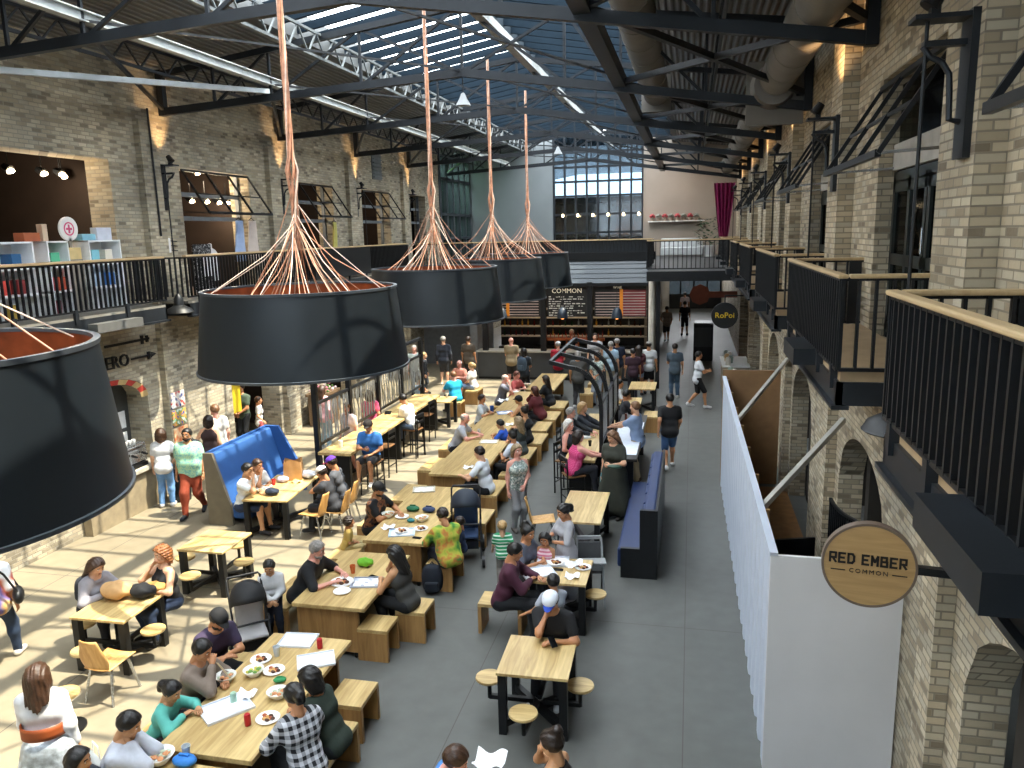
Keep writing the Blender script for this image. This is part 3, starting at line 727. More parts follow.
MB().bx(0.0, 1.22, 0.0, 0.04, 0, 2.34).build('end_panel', mat('hoarding_grey_white', 'd6d5d6', 0.6, var=0.04, scale=1.5), t)
s = MB()
for k in range(8): 
    y = 0.1 + k * (HL - 0.2) / 7; s.bx(hx(y) + 0.06, hx(y) + 0.14, y - 0.03, y + 0.03, 0, 2.3)
c_ = MB().add([(hx(0) - 0.01, 0, 2.33), (hx(HL) - 0.01, HL, 2.33), (hx(HL) + 0.07, HL, 2.33), (hx(0) + 0.07, 0, 2.33), (hx(0) - 0.01, 0, 2.37), (hx(HL) - 0.01, HL, 2.37), (hx(HL) + 0.07, HL, 2.37), (hx(0) + 0.07, 0, 2.37)], [(0, 3, 2, 1), (4, 5, 6, 7), (0, 1, 5, 4), (1, 2, 6, 5), (2, 3, 7, 6), (3, 0, 4, 7)])
c_.build('capping', M_hoard, t)
s.build('timber_stud', M_woodz, t)
MB().bx(hx(HL), 1.08, HL - 0.04, HL, 0, 2.5).build('far_panel', mat('brown_board', '8b6a48', 0.7, var=0.1), t)
for i, (p_, q_) in enumerate((((0.87, 9.16, 2.28), (1.98, 10.69, 2.99)), ((0.8, 13.4, 2.28), (1.98, 16.74, 2.84)))):
    t = MB().bar(p_, q_, 0.06, 0.07)
    tag(t.build('bracing_prop', mat('prop_grey', 'a7a39a', 0.5)), ['grey diagonal prop from the hoarding up to the wall, nearer one', 'grey diagonal prop from the hoarding up to the wall, farther one'][i], 'prop')
tag(MB().bx(0.95, 2.05, 8.2, 16.9, 0.0, 0.012).build('dust_sheet', mat('warm_board_floor', '8a6238', 0.6, var=0.2)), 'brown protective sheet on the floor behind the hoarding', 'floor sheet')
# round signs
def text(body, size, parent, loc, rot, m, ext=0.004, name='lettering', spacing=1.0, bold=0.0):
    c = bpy.data.curves.new(name, 'FONT'); c.body = body; c.size = size; c.extrude = ext; c.align_x = 'CENTER'; c.align_y = 'CENTER'; c.space_character = spacing
    c.materials.append(m); c.resolution_u = 2
    c.offset = bold
    tmp = bpy.data.objects.new(name, c); COL.objects.link(tmp)
    bpy.context.view_layer.update()
    me = bpy.data.meshes.new_from_object(tmp.evaluated_get(bpy.context.evaluated_depsgraph_get()))
    bpy.data.objects.remove(tmp)
    o = bpy.data.objects.new(name, me); COL.objects.link(o); o.parent = parent; o.location = loc; o.rotation_euler = rot
    return o
M_ink = mat('sign_ink', '1c1712', 0.6, var=0)
sx, sy, sz = 1.38, 6.15, 2.915
t = thing('round_sign', 'round wooden projecting sign with black lettering above the hoarding corner', 'sign', (sx, sy, sz), math.radians(-8))
MB().cyl((0, -0.035, 0), (0, 0.035, 0), 0.325, n=64).build('wood_disc', wood_mat('sign_wood', 'a88657', 'c3a06c', 'X', 0.5, 5.0), t, smooth=30)
MB().lathe([(0.322, -0.04), (0.34, -0.04), (0.34, 0.04), (0.322, 0.04), (0.322, -0.04)], 64).build('metal_hoop', mat('sign_hoop', '6f5f52', 0.5), t, smooth=30).rotation_euler = (PI / 2, 0, 0)
R90 = (PI / 2, 0, 0)
GL = {'R': [(0, 0, 0, 1), (0, 1, 1, 1), (1, 1, 1, .45), (0, .45, 1, .45), (.45, .45, 1, 0)], 'E': [(0, 0, 0, 1), (0, 1, 1, 1), (0, .5, .8, .5), (0, 0, 1, 0)], 'D': [(0, 0, 0, 1), (0, 1, .7, 1), (.7, 1, 1, .75), (1, .75, 1, .25), (1, .25, .7, 0), (0, 0, .7, 0)],
      'M': [(0, 0, 0, 1), (0, 1, .5, .4), (.5, .4, 1, 1), (1, 1, 1, 0)], 'B': [(0, 0, 0, 1), (0, 1, .9, 1), (.9, 1, .9, .5), (0, .5, 1, .5), (1, .5, 1, 0), (0, 0, 1, 0)]}
lt = MB(); x = -0.278; cw_, ch_, th_ = 0.04, 0.072, 0.017
for ch in 'RED EMBER':
    if ch == ' ': x += 0.036; continue
    for a0, b0, a1, b1 in GL[ch]:
        p0 = Vector((x + a0 * cw_, 0, 0.01 + b0 * ch_)); p1 = Vector((x + a1 * cw_, 0, 0.01 + b1 * ch_)); d_ = (p1 - p0).normalized() * th_ * 0.45; n_ = Vector((-d_.z, 0, d_.x)).normalized() * th_ / 2
        q = [p0 - d_ - n_, p1 + d_ - n_, p1 + d_ + n_, p0 - d_ + n_]
        lt.add([(v.x, -0.0375 - k * 0.003, v.z) for k in (0, 1) for v in q], [(4, 5, 6, 7), (0, 1, 5, 4), (1, 2, 6, 5), (2, 3, 7, 6), (3, 0, 4, 7)])
    x += 0.0655
lt.build('lettering', M_ink, t)
text('COMMON', 0.05, t, (0, -0.037, -0.052), R90, M_ink, 0.003, spacing=1.35)
MB().bx(-0.27, -0.165, -0.039, -0.035, -0.058, -0.05).bx(0.165, 0.27, -0.039, -0.035, -0.058, -0.05).build('rule_line', M_ink, t)
MB().bx(0.33, 0.72, -0.03, 0.03, -0.03, 0.03).bx(0.64, 0.72, -0.06, 0.06, -0.12, 0.12).build('wall_arm', M_black, t)
x, y = 0.95, 21.0
t = thing('round_sign', 'round black hanging sign with yellow lettering far down the right side', 'sign', (0.85, 20.6, 3.3))
MB().cyl((0, -0.03, 0), (0, 0.03, 0), 0.33, n=40).build('black_disc', M_black, t, smooth=30)
text('RoPoi', 0.2, t, (0, -0.034, 0), R90, mat('sign_yellow', 'e5c22a', 0.5, var=0))
MB().bar((0, 0, 0.33), (0, 0, 0.5), 0.03, 0.03).bar((0, 0, 0.5), (1.15, 0, 0.5), 0.03, 0.03).build('hanger', M_black, t)
# iron gate in the arch under the second balcony
t = thing('iron_gate', 'black iron gate with a curved top in the arch under the second right balcony', 'gate', (RX - 0.2, 9.3, 0))
g = MB(); n = 20
for k in range(n + 1):
    y = -1.25 + 2.5 * k / n; zt = 2.15 + 0.2 * math.cos(PI * k / n)
    g.cyl((0, y, 0.08), (0, y, zt), 0.013, n=6)
for k in range(n):
    f0 = lambda q: 2.15 + 0.2 * math.cos(PI * q / n)
    g.bar((0, -1.25 + 2.5 * k / n, f0(k)), (0, -1.25 + 2.5 * (k + 1) / n, f0(k + 1)), 0.04, 0.03)
g.bar((0, -1.25, 0.1), (0, 1.25, 0.1), 0.04, 0.03); g.bar((0, -1.25, 1.0), (0, 1.25, 1.0), 0.03, 0.03); g.bar((0, 0, 0.08), (0, 0, 2.1), 0.05, 0.05)
g.build('gate_leaf', M_black, t)
MB().bx(-0.1, 0.06, -0.1, 0.08, 0.95, 1.12).build('lock_box', M_black, t)
t = thing('easel_board', 'dark easel board standing behind the hoarding', 'board', (1.35, 10.2, 0), 0.3)
MB().bx(-0.3, 0.3, -0.02, 0.02, 0.2, 1.5).build('panel', M_black, t); MB().bar((-0.25, 0, 0), (-0.25, 0, 1.5), 0.04, 0.04).bar((0.25, 0, 0), (0.25, 0, 1.5), 0.04, 0.04).bar((0, 0, 1.4), (0, 0.5, 0), 0.03, 0.03).build('easel_leg', M_black, t)
# ================================================================== THE BAR UNDER THE LANDING
M_bar = mat('bar_front_grey', '3c3f41', 0.55, var=0.15, scale=2)
t = thing('bar_counter', 'long dark bar counter with pale worktop at the far end of the hall', 'counter', (-4.7, 28.65, 0))
MB().bx(-3.2, 3.2, 0.0, 0.6, 0.1, 1.05).build('counter_front', M_bar, t)
MB().bx(-3.2, 3.2, 0.06, 0.6, 0.0, 0.1).build('kick_board', M_black, t)
MB().bx(-3.25, 3.25, -0.08, 0.65, 1.05, 1.1).build('worktop', mat('bar_worktop', 'a6a297', 0.4), t)
t = thing('bar_canopy', 'black post-and-beam canopy with a slanted milky roof over the bar', 'canopy', (-4.5, 28.75, 0))
f = MB()
for x in (-3.1, -0.85, 0.9, 3.08): f.bx(x - 0.1, x + 0.1, -0.08, 0.12, 1.1 if x < 3 else 0, 3.65)
f.bx(-3.2, 3.2, -0.1, 0.12, 3.5, 3.62).bx(-3.2, 3.22, 0.42, 0.6, 4.42, 4.7)
f.build('post_frame', M_black, t)
for x in (-3.1, -0.85, -0.7, 3.08): MB().bar((x, -0.05, 3.6), (x, 0.5, 4.5), 0.08, 0.1).build('roof_rafter', M_black, t)
for a, b in ((-3.0, -0.92), (-0.62, 3.0)):
    p = MB().add([(a, 0.0, 3.62), (b, 0.0, 3.62), (b, 0.5, 4.44), (a, 0.5, 4.44)], [(0, 1, 2, 3)])
    for k in range(1, 5): p.bar((a, -0.01 + 0.5 * k / 5, 3.62 + 0.82 * k / 5), (b, -0.01 + 0.5 * k / 5, 3.62 + 0.82 * k / 5), 0.015, 0.015)
    p.build('roof_panel', mat('milky_panel', '3f474e', 0.3, var=0.08, scale=1), t)
def menu(x0, x1, kind, label):
    t = thing('menu_board', label, 'menu board', ((x0 + x1) / 2, 28.8, 2.88))
    w = (x1 - x0) / 2; rnd = random.Random(int(x0 * 10))
    MB().bx(-w, w, 0, 0.03, -0.5, 0.62).build('board', mat('menu_black', '171411', 0.6), t)
    l = MB()
    if kind == 'chalk':
        for r in range(9):
            x = -w + 0.06
            while x < w - 0.15:
                a = rnd.uniform(0.04, 0.16)
                if rnd.random() < 0.75: l.bx(x, x + a, -0.006, 0, -0.46 + r * 0.085, -0.46 + r * 0.085 + rnd.choice((0.02, 0.03, 0.04)))
                x += a + rnd.uniform(0.02, 0.06)
        l.build('chalk_rows', mat('chalk', 'd9d4c6', 0.8, var=0), t)
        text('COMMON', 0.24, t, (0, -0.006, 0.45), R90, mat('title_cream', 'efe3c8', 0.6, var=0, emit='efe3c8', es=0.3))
    else:
        for r in range(9): l.bx(-w + 0.05, w - 0.05, -0.006, 0, -0.44 + r * 0.1, -0.44 + r * 0.1 + 0.03)
        l.build('menu_slats', mat('slat_pink', 'b9a39c', 0.7, var=0.3, scale=1.5), t)
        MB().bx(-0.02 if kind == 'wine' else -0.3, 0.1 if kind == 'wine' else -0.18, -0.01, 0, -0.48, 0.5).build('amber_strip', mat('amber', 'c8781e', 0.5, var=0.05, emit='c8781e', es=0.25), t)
        if kind == 'wine':
            MB().bx(0.1, w - 0.03, -0.004, 0, -0.46, 0.48).build('red_panel', mat('menu_red', '7a2a2c', 0.6, var=0.4, scale=2), t)
            text('WINE', 0.12, t, (-0.1, -0.006, 0.56), R90, mat('title_cream', 'efe3c8', 0.6))
menu(-7.45, -5.48, 'beer', 'menu board with rows of pale slats, partly behind the hanging lamps')
menu(-5.2, -3.72, 'chalk', 'black chalk menu board headed COMMON above the bar')
menu(-3.45, -1.55, 'wine', 'menu board with slats and a red panel above the right half of the bar')
# back bar with shelves and bottles
t = thing('back_bar', 'dark back bar with pale shelf edges behind the counter', 'shelving', (-4.5, 31.2, 0))
MB().bx(-3.1, 3.1, 0.1, 0.2, 0, 3.6).build('back_panel', mat('back_bar_dark', '1c1b1a', 0.6), t)
for z in (1.35, 1.75, 2.1, 2.45): MB().bx(-3.05, 3.05, -0.2, 0.1, z - 0.025, z + 0.025).build('shelf', mat('shelf_edge', 'd8d0c4', 0.5), t)
MB().bx(-3.1, 3.1, -0.35, 0.1, 0.0, 0.95).build('base_cabinet', M_black, t)
cols = ['3d2413', '1f3a24', '6b3b18', '8a8f90', '5c1f1f', '2b2f3a', 'b98a3a']
def bottle_mb(h, r): return MB().lathe([(0.0, 0), (r, 0.0), (r, h * 0.6), (r * 0.4, h * 0.75), (r * 0.36, h), (0, h)], 8)
n = 0
bb = [bottle_mb(0.26, 0.036).build('bottle', mat('bottle_%d' % k, c, 0.2, var=0.05), None, smooth=50) for k, c in enumerate(cols)]
used = set()
for zi, z in enumerate((1.375, 1.775, 2.125)):
    for j in range(24):
        x = -7.4 + j * 0.25 + random.uniform(-.04, .04); k = random.randrange(len(cols))
        o = bb[k] if k not in used else bb[k].copy()
        if k in used: COL.objects.link(o)
        used.add(k); o.location = (x, 31.15, z)
        tag(o, 'small bottle standing on the %s shelf of the back bar' % ('lowest', 'middle', 'upper')[zi], 'bottle', 'bottles on the %s shelf of the back bar' % ('lowest', 'middle', 'upper')[zi])
# copper tap row
t = thing('beer_tap_row', 'row of copper beer taps on the bar behind the tan-shirted customer', 'beer taps', (-4.3, 29.05, 1.1))
b = MB().bx(-1.2, 1.2, -0.06, 0.06, 0.36, 0.46)
for k in range(6): b.cyl((-1.1 + k * 0.44, 0, 0), (-1.1 + k * 0.44, 0, 0.36), 0.03, n=8)
b.build('tap_rail', mat('tap_copper', 'b0623a', 0.35, 0.6), t)
for k in range(16): MB().cyl((-1.12 + k * 0.15, -0.07, 0.42), (-1.12 + k * 0.15, -0.09, 0.62), 0.014, 0.02, n=6).build('tap_handle', mat('tap_handle_red', 'a5482a', 0.5), t)
for i, x in enumerate((-6.9, -4.6, -2.6)):
    t = thing('bar_pendant', 'small dark pendant hanging before the %s menu board' % ('left', 'middle', 'right')[i], 'pendant lamp', (x, 28.6, 2.35))
    MB().lathe([(0.2, 0), (0.2, 0.1), (0.15, 0.3), (0.05, 0.4), (0, 0.41)], 18).build('shade', mat('pendant_blue_grey', '2a3440', 0.4), t, smooth=45)
    MB().cyl((0, 0, 0.4), (0, 0, 1.2), 0.01, n=6).build('cord', M_black, t)
    MB().ell((0, 0, 0.02), (0.08, 0.08, 0.06)).build('bulb', mat('warm_bulb', 'ffb070', 0.4, emit='ff9a50', es=4), t)
t = MB().cyl((0, 0, 0), (0, 0, 4.0), 0.11, n=20).build('column', mat('pale_column', 'c9c2b4', 0.7), smooth=40); t.location = (-1.31, 27.6, 0); tag(t, 'pale round column beside the bar at the start of the passage', 'column')
t = MB().bx(-0.07, 0.07, -0.07, 0.07, 0, 4.0).build('column', M_black); t.location = (-1.09, 27.5, 0); tag(t, 'black square post beside the pale round column', 'column')

# ================================================================== ARCHED STEEL BAYS WITH COUNTERS
def arch_bay(x, ya, yb, s, label, h=2.85, out=1.05):
    t = thing('arched_screen', label, 'screen', (x, (ya + yb) / 2, 0)); L = (yb - ya) / 2
    n = 4
    for k in range(n):
        y = -L + 2 * L * k / (n - 1)
        pts = [(0, y, 0), (0, y, 1.2), (-s * 0.0, y, 1.9)]
        for i in range(1, 9):
            a = PI / 2 * i / 8
            pts.append((s * (out * 0.62 * (1 - math.cos(a))), y, 1.9 + (h - 0.1 - 1.9) * math.sin(a)))
        pts.append((s * out, y, h))
        r = MB()
        for p, q in zip(pts, pts[1:]): r.bar(p, q, 0.08, 0.09, up=(0, 1, 0))
        r.build('arched_rib', M_black, t)
    r = MB().bar((s * out, -L, h), (s * out, L, h), 0.06, 0.08).bar((0, -L, 2.0), (0, L, 2.0), 0.05, 0.06).bar((0, -L, 1.15), (0, L, 1.15), 0.05, 0.06)
    r.build('long_rail', M_steel, t)
    g = MB()
    m = int(2 * L / 0.16)
    for k in range(m):
        y = -L + 0.08 + k * 0.16; g.bar((0, y, 1.15), (0, y + random.uniform(-.1, .1), 2.0), 0.018, 0.03)
        if k % 2: g.tube([(0, y + 0.06 * math.sin(u), 1.2 + 0.75 * u / 6) for u in range(7)], 0.012, 5)
    g.build('lattice_panel', mat('lattice_grey', '9a9fa2', 0.4, 0.4), t)
    return t
arch_bay(-1.75, 15.75, 19.3, -1, 'black curved-rib steel screen arching over the counter beside the aisle')
t = thing('lattice_screen', 'black steel screen with lattice panels along the left long counter', 'screen', (-7.76, 18.4, 0)); L = 3.4
for k in range(5): MB().bx(-0.055, 0.055, -L + 2 * L * k / 4 - 0.055, -L + 2 * L * k / 4 + 0.055, 0, 2.5).build('post', M_black, t)
MB().bar((0, -L, 2.5), (0, L, 2.5), 0.07, 0.08).bar((0, -L, 2.0), (0, L, 2.0), 0.05, 0.06).bar((0, -L, 1.1), (0, L, 1.1), 0.05, 0.06).build('long_rail', M_steel, t)
g = MB(); rr = random.Random(11)
for k in range(42):
    y = -L + 0.08 + k * 0.16; g.bar((0, y, 1.1), (0, y + rr.uniform(-.1, .1), 2.0), 0.018, 0.03)
    if k % 2: g.tube([(0, y + 0.07 * math.sin(u), 1.15 + 0.8 * u / 6) for u in range(7)], 0.014, 5)
g.build('lattice_panel', mat('lattice_grey', '9a9fa2', 0.4, 0.4), t)
def long_counter(x, ya, yb, z, w, label, top, two=True):
    t = thing('counter_table', label, 'counter', (x, (ya + yb) / 2, 0)); L = (yb - ya) / 2
    MB().bx(-w / 2, w / 2, -L, L, z - 0.06, z).build('tabletop', top, t, bevel=0.006)
    for y in (-L + 0.15, 0, L - 0.15): MB().bx(-w / 2 + 0.08, w / 2 - 0.08, y - 0.05, y + 0.05, 0, z - 0.06).build('trestle', M_black, t)
    return t
long_counter(-7.28, 14.75, 20.9, 1.02, 0.75, 'long pale wooden counter in front of the left lattice screen', M_wood)
long_counter(-2.12, 15.1, 19.2, 0.98, 0.62, 'long wooden counter under the curved black ribs, side facing the communal tables', M_wood)
long_counter(-1.3, 15.3, 19.2, 0.98, 0.62, 'dark counter on the aisle side of the curved black ribs', mat('dark_counter', '2a2725', 0.5))
o = MB().bx(-0.28, 0.28, -1.4, 1.4, 0, 0.006).build('paper_sheet', mat('map_paper', 'dfe6f2', 0.7, var=0.06, scale=9)); o.location = (-1.3, 17.0, 0.98); tag(o, 'pale blue-white paper sheet spread on the dark aisle-side counter', 'paper')
o = MB().cyl((0, 0, 0), (0, 0, 0.3), 0.035, 0.03, n=10).build('bottle', mat('brown_bottle', '5a2614', 0.3)); o.location = (-1.42, 18.0, 0.986); tag(o, 'brown bottle standing on the paper on the aisle-side counter', 'bottle')

# ================================================================== LEFT SIDE SHOPS
def goods_shelf(x, y, w, d, h, label, rz, rows, frame, seed):
    t = thing('display_shelf', label, 'shelf', (x, y, LF), rz); rnd = random.Random(seed)
    f = MB().bx(-w / 2, -w / 2 + 0.03, 0, d, 0, h).bx(w / 2 - 0.03, w / 2, 0, d, 0, h).bx(-w / 2, w / 2, d - 0.02, d, 0, h)
    for r in range(rows + 1): f.bx(-w / 2, w / 2, 0, d, h * r / rows - (0.015 if r else 0), h * r / rows + 0.015)
    f.build('shelf_carcass', frame, t)
    return t
M_sw = mat('shelf_white', 'eef0f2', 0.5, var=0.04)
shx = -11.28
def on_shelf(y, z, sz, col, name, label, x=shx, cat=None):
    o = MB().bx(-sz[0] / 2, sz[0] / 2, -sz[1] / 2, sz[1] / 2, 0, sz[2]).build(name, mat('goods_' + col, col, 0.6, var=0.1), bevel=0.008); o.location = (x, y, z)
    return tag(o, label, cat or name)
for i, (y, w, h, lab) in enumerate([(11.2, 0.8, 1.33, 'white cube display shelf at the picture edge of the left shop'), (12.15, 0.5, 1.33, 'white display shelf with a green box beside the tall sign'), (13.33, 0.86, 1.33, 'white display cabinet beside the shop opening edge')]):
    goods_shelf(-11.08, y, w, 0.45, h, lab, PI / 2, 3, M_sw, i)
gk = 0
goods = [(11.0, 0.42, 'c9463a'), (11.35, 0.42, '7f2a2a'), (11.3, 0.83, '2f5f8a'), (12.05, 0.03, '6a2630'), (12.25, 0.42, 'b04a2f'), (12.15, 0.83, '57b48c'), (12.02, 0.42, '9a3038'), (11.1, 0.03, 'c4a54a'), (13.15, 0.43, '9fb4c8'), (13.5, 0.43, '3a6fae'), (13.15, 0.85, '7fc0d0'), (13.5, 0.85, 'e0d8c8')]
gl = ['red', 'dark red', 'blue', 'maroon', 'rust', 'mint green', 'crimson', 'mustard', 'pale blue', 'bright blue', 'turquoise', 'cream']
for (y, z, c), l in zip(goods, gl): on_shelf(y, LF + z * 1.07 + 0.015, (0.24, 0.2, 0.24), c, 'boxed_good', l + ' boxed item on a white shelf of the left shop', cat='box')
on_shelf(11.7, LF + 1.345, (0.22, 0.35, 0.15), 'a85a38', 'gift_box', 'terracotta box on top of the shelf left of the tall white sign')
on_shelf(12.05, LF + 1.345, (0.12, 0.12, 0.3), 'cbb49a', 'vase', 'beige vase on the shelf beside the terracotta box')
on_shelf(13.05, LF + 1.345, (0.2, 0.35, 0.12), '7fb2c4', 'gift_box', 'blue folded box on top of the white display cabinet')
on_shelf(13.5, LF + 1.345, (0.15, 0.4, 0.24), 'c9ccd8', 'gift_box', 'pale lilac box on top of the white display cabinet')
on_shelf(12.68, LF + 1.0, (0.15, 0.32, 0.22), 'd8c088', 'magazine_box', 'cream picture card display below the round sign')
t = thing('fan_sign', 'round white standing sign with a pink emblem in the left shop', 'sign', (-11.25, 12.63, LF))
MB().cyl((-0.02, 0, 1.56), (0.02, 0, 1.56), 0.22, n=32).build('disc', M_white, t, smooth=30)
MB().lathe([(0.1, 0.0), (0.125, 0.0), (0.125, 0.006), (0.1, 0.006), (0.1, 0)], 24).bx(-0.08, 0.08, -0.02, 0.02, 0, 0.006).bx(-0.02, 0.02, -0.07, 0.07, 0, 0.006).build('emblem', mat('emblem_pink', 'd4577f', 0.5), t).rotation_euler = (0, PI / 2, 0)
t.children[1].location = (0.02, 0, 1.56)
MB().bx(-0.25, 0.05, -0.22, 0.22, 0, 1.0).bx(-0.02, 0.02, -0.03, 0.03, 1.0, 1.4).build('pedestal', mat('pedestal_grey', '8a8378', 0.6), t)
M_bulb = mat('shop_bulb', 'fff0d0', 0.4, var=0, emit='ffe2b0', es=9)
def shop_spot(x, y, z, label, power=40):
    t = thing('track_spotlight', label, 'spotlight', (x, y, z))
    MB().cyl((0, 0, 0), (0, 0, 0.5), 0.012, n=6).cyl((0.05, 0, -0.02), (-0.1, 0, 0.06), 0.09, 0.06, 14).build('lamp_body', M_black, t)
    MB().ell((0.05, 0, -0.03), (0.075, 0.075, 0.05)).build('bulb', M_bulb, t, smooth=60)
    if power:
        l = bpy.data.lights.new('shop_light', 'POINT'); l.energy = power; l.color = (1, 0.78, 0.52); l.shadow_soft_size = 0.1
        o = bpy.data.objects.new('shop_light', l); COL.objects.link(o); o.location = (x + 0.1, y, z - 0.2)
for i, (x, y) in enumerate([(-12.6, 12.85), (-12.6, 13.65), (-12.5, 14.0), (-12.9, 14.5)]):
    shop_spot(x, y, 6.9, ['shop spotlight nearest the picture edge in the left shop', 'left lamp of the group of three shop spotlights', 'front lamp of the group of three shop spotlights', 'rear lamp of the group of three shop spotlights'][i], 60 if i < 2 else 0)
for i, (x, y) in enumerate([(-12.4, 18.1), (-12.4, 18.75), (-12.4, 19.3), (-12.4, 19.7), (-12.3, 18.3)]):
    shop_spot(x, y, 6.5 if i < 4 else 7.2, 'warm shop spotlight inside the window hung with shirts, %s' % ('first from the left', 'second from the left', 'third from the left', 'fourth from the left', 'high up')[i], 70 if i % 2 == 0 else 0)
for i, y in enumerate((22.5, 27.4)): shop_spot(-12.6, y, 6.5, ['warm spotlight inside the window behind the rope lamp', 'warm cluster lamp inside the fourth left window'][i], 60)
# arched niche and furniture in the first shop
w = MB(); wall_x(w, -15.3, -15.2, 9.8, 13.2, LF, 8.1, [(10.2, 12.2, LF, 5.6, 0.8)]); struct('wall_shop_niche', w, mat('niche_brown', '5a4034', 0.8))
# shirts hanging in the window
def hung_shirt(y, col, label, w=0.5, h=1.0):
    t = thing('hanging_shirt', label, 'shirt', (LX + 0.2, y, 5.95))
    m = MB()
    def fn(u, v):
        ww = w * (0.55 + 0.45 * min(1, v * 2.2)) * (1 - 0.15 * max(0, v - 0.7))
        return (0.04 * math.sin(u * 9 + v * 4), (u - 0.5) * ww, -h * v)
    m.grid(fn, 12, 10); m.build('cloth', mat('cloth_' + col, col, 0.85, var=0.08), t, smooth=60, solid=0.03)
    MB().tube([(0, -0.14, 0.0), (0, 0, 0.07), (0, 0.14, 0.0)], 0.01, 6).cyl((0, 0, 0.05), (0, 0, 0.2), 0.006, n=6).build('hanger', M_black, t)
hung_shirt(17.95, '9fb4d8', 'pale blue shirt hanging in the left wall window')
hung_shirt(18.55, 'c9bcb4', 'pale pinkish shirt hanging beside the blue shirt in the left wall window', 0.55)
hung_shirt(23.4, 'c8c070', 'yellow-green garment hanging in the window behind the rope lamp', 0.3, 1.1)
o = MB().bx(-0.02, 0.02, -0.35, 0.35, 0, 1.1).build('display_board', blotch_mat('dark_dotted', ['0d0d0f', '1a1a1c', 'a8a8a8'], 30)); o.location = (LX - 0.1, 16.75, LF + 0.1); tag(o, 'dark patterned display board in the window hung with shirts', 'board')
o = MB().bx(-0.02, 0.02, -0.2, 0.2, 0, 0.5).build('notice', M_paper); o.location = (LX - 0.02, 16.85, LF + 0.45); tag(o, 'white notice on the dark patterned display board', 'notice')
for i, (y, c, lab) in enumerate([(17.4, 'e2e4e6', 'white mannequin torso in the window hung with shirts'), (27.2, 'dfe3e8', 'white stacked linen in the fourth left window'), (28.2, 'e4e4e0', 'white folded linen at the right of the fourth left window')]):
    t = MB().lathe([(0.02, 0), (0.17, 0.02), (0.14, 0.3), (0.2, 0.62), (0.12, 0.75), (0.05, 0.8), (0.05, 0.9), (0, 0.92)], 16).build('mannequin' if i == 0 else 'linen_stack', mat('pale_%d' % i, c, 0.7), smooth=50) if i == 0 else MB().bx(-0.2, 0.2, -0.25, 0.25, 0, 0.25).bx(-0.19, 0.2, -0.24, 0.23, 0.26, 0.5).bx(-0.2, 0.18, -0.22, 0.24, 0.51, 0.72).build('linen_stack', mat('pale_%d' % i, c, 0.7), bevel=0.02)
    t.location = (LX - 0.3, y, LF + 0.3 if i == 0 else LF); tag(t, lab, 'mannequin' if i == 0 else 'linen')
# louvre vent high on the left wall, electrical box, conduits
t = thing('louvre_vent', 'grey louvred vent high on the left brick wall', 'vent', (LX, 27.6, 7.95))
v = MB().bx(0, 0.04, -0.42, 0.42, -0.45, 0.45)
for k in range(7): v.bar((0.06, -0.38, -0.38 + k * 0.125), (0.06, 0.38, -0.38 + k * 0.125), 0.06, 0.03)
v.build('louvre_panel', mat('vent_grey', '6e7476', 0.6), t)
t = thing('junction_box', 'small white electrical box with cables on the left brick wall', 'electrical box', (LX, 15.3, 5.4))
MB().bx(0, 0.08, -0.1, 0.1, -0.16, 0.16).build('box_body', M_white, t, bevel=0.02)
c = MB()
for k in range(3): c.cyl((0.04, 0.1, -0.1 + k * 0.1), (0.04, 0.36, -0.12 + k * 0.1), 0.012, n=6)
c.build('cable_stub', M_black, t)
tag(MB().tube([(LX + 0.17, 14.95, 8.2), (LX + 0.17, 14.97, 5.6)], 0.02, 6).build('conduit', M_black), 'thin black conduit running down the first left pilaster', 'conduit')

# ground floor of the left side
t = thing('coffee_counter', 'stone-fronted coffee counter in the arched opening of the left wall', 'counter', (LX, 13.1, 0))
MB().bx(-0.6, 0.28, -1.1, 1.1, 0.83, 0.92).build('worktop', mat('steel_worktop', 'b3ad9f', 0.4), t, bevel=0.01)
MB().bx(0.02, 0.2, -1.1, 1.1, 0.0, 0.83).build('front_panel', mat('counter_front_tan', '8d8068', 0.7, var=0.15), t)
t = thing('espresso_machine', 'chrome espresso machine on the coffee counter', 'coffee machine', (LX - 0.15, 13.3, 0.92))
MB().bx(-0.25, 0.3, -0.5, 0.5, 0.08, 0.42).bx(-0.2, 0.33, -0.45, 0.45, 0.42, 0.5).build('machine_body', M_chrome, t, bevel=0.03)
MB().bx(-0.2, 0.34, -0.45, 0.45, 0.0, 0.08).build('drip_tray', M_black, t)
for k in range(3): MB().cyl((0.33, -0.3 + k * 0.3, 0.3), (0.46, -0.3 + k * 0.3, 0.27), 0.03, 0.02, 8).build('portafilter', M_black, t)
for k in range(6):
    o = MB().lathe([(0.03, 0), (0.04, 0.02), (0.043, 0.08), (0.038, 0.08), (0.03, 0.02), (0, 0.015)], 12).build('coffee_cup', M_ceramic, smooth=50); o.location = (LX + 0.05 + 0.0 * k, 12.95 + k * 0.12, 1.42); tag(o, 'white cup on top of the espresso machine', 'cup', 'cups on the espresso machine')
for i, (y, z) in enumerate(((13.55, 1.75), (13.55, 2.15), (13.9, 1.35), (13.9, 1.8), (13.2, 1.5))):
    o = MB().bx(-0.01, 0.01, -0.15, 0.15, -0.18, 0.18).build('notice', M_paper); o.location = (LX - 0.5, y, z); tag(o, 'white paper notice inside the coffee counter arch, %s' % ('middle left', 'top', 'lower right', 'right', 'lower left')[i], 'notice')
tag(MB().bx(LX - 0.54, LX - 0.52, 12.0, 14.2, 0.9, 2.8).build('screen_panel', mat('grey_metal_screen', '4a4d4e', 0.5)), 'dark grey panel closing the coffee counter arch', 'panel')
a = MB()
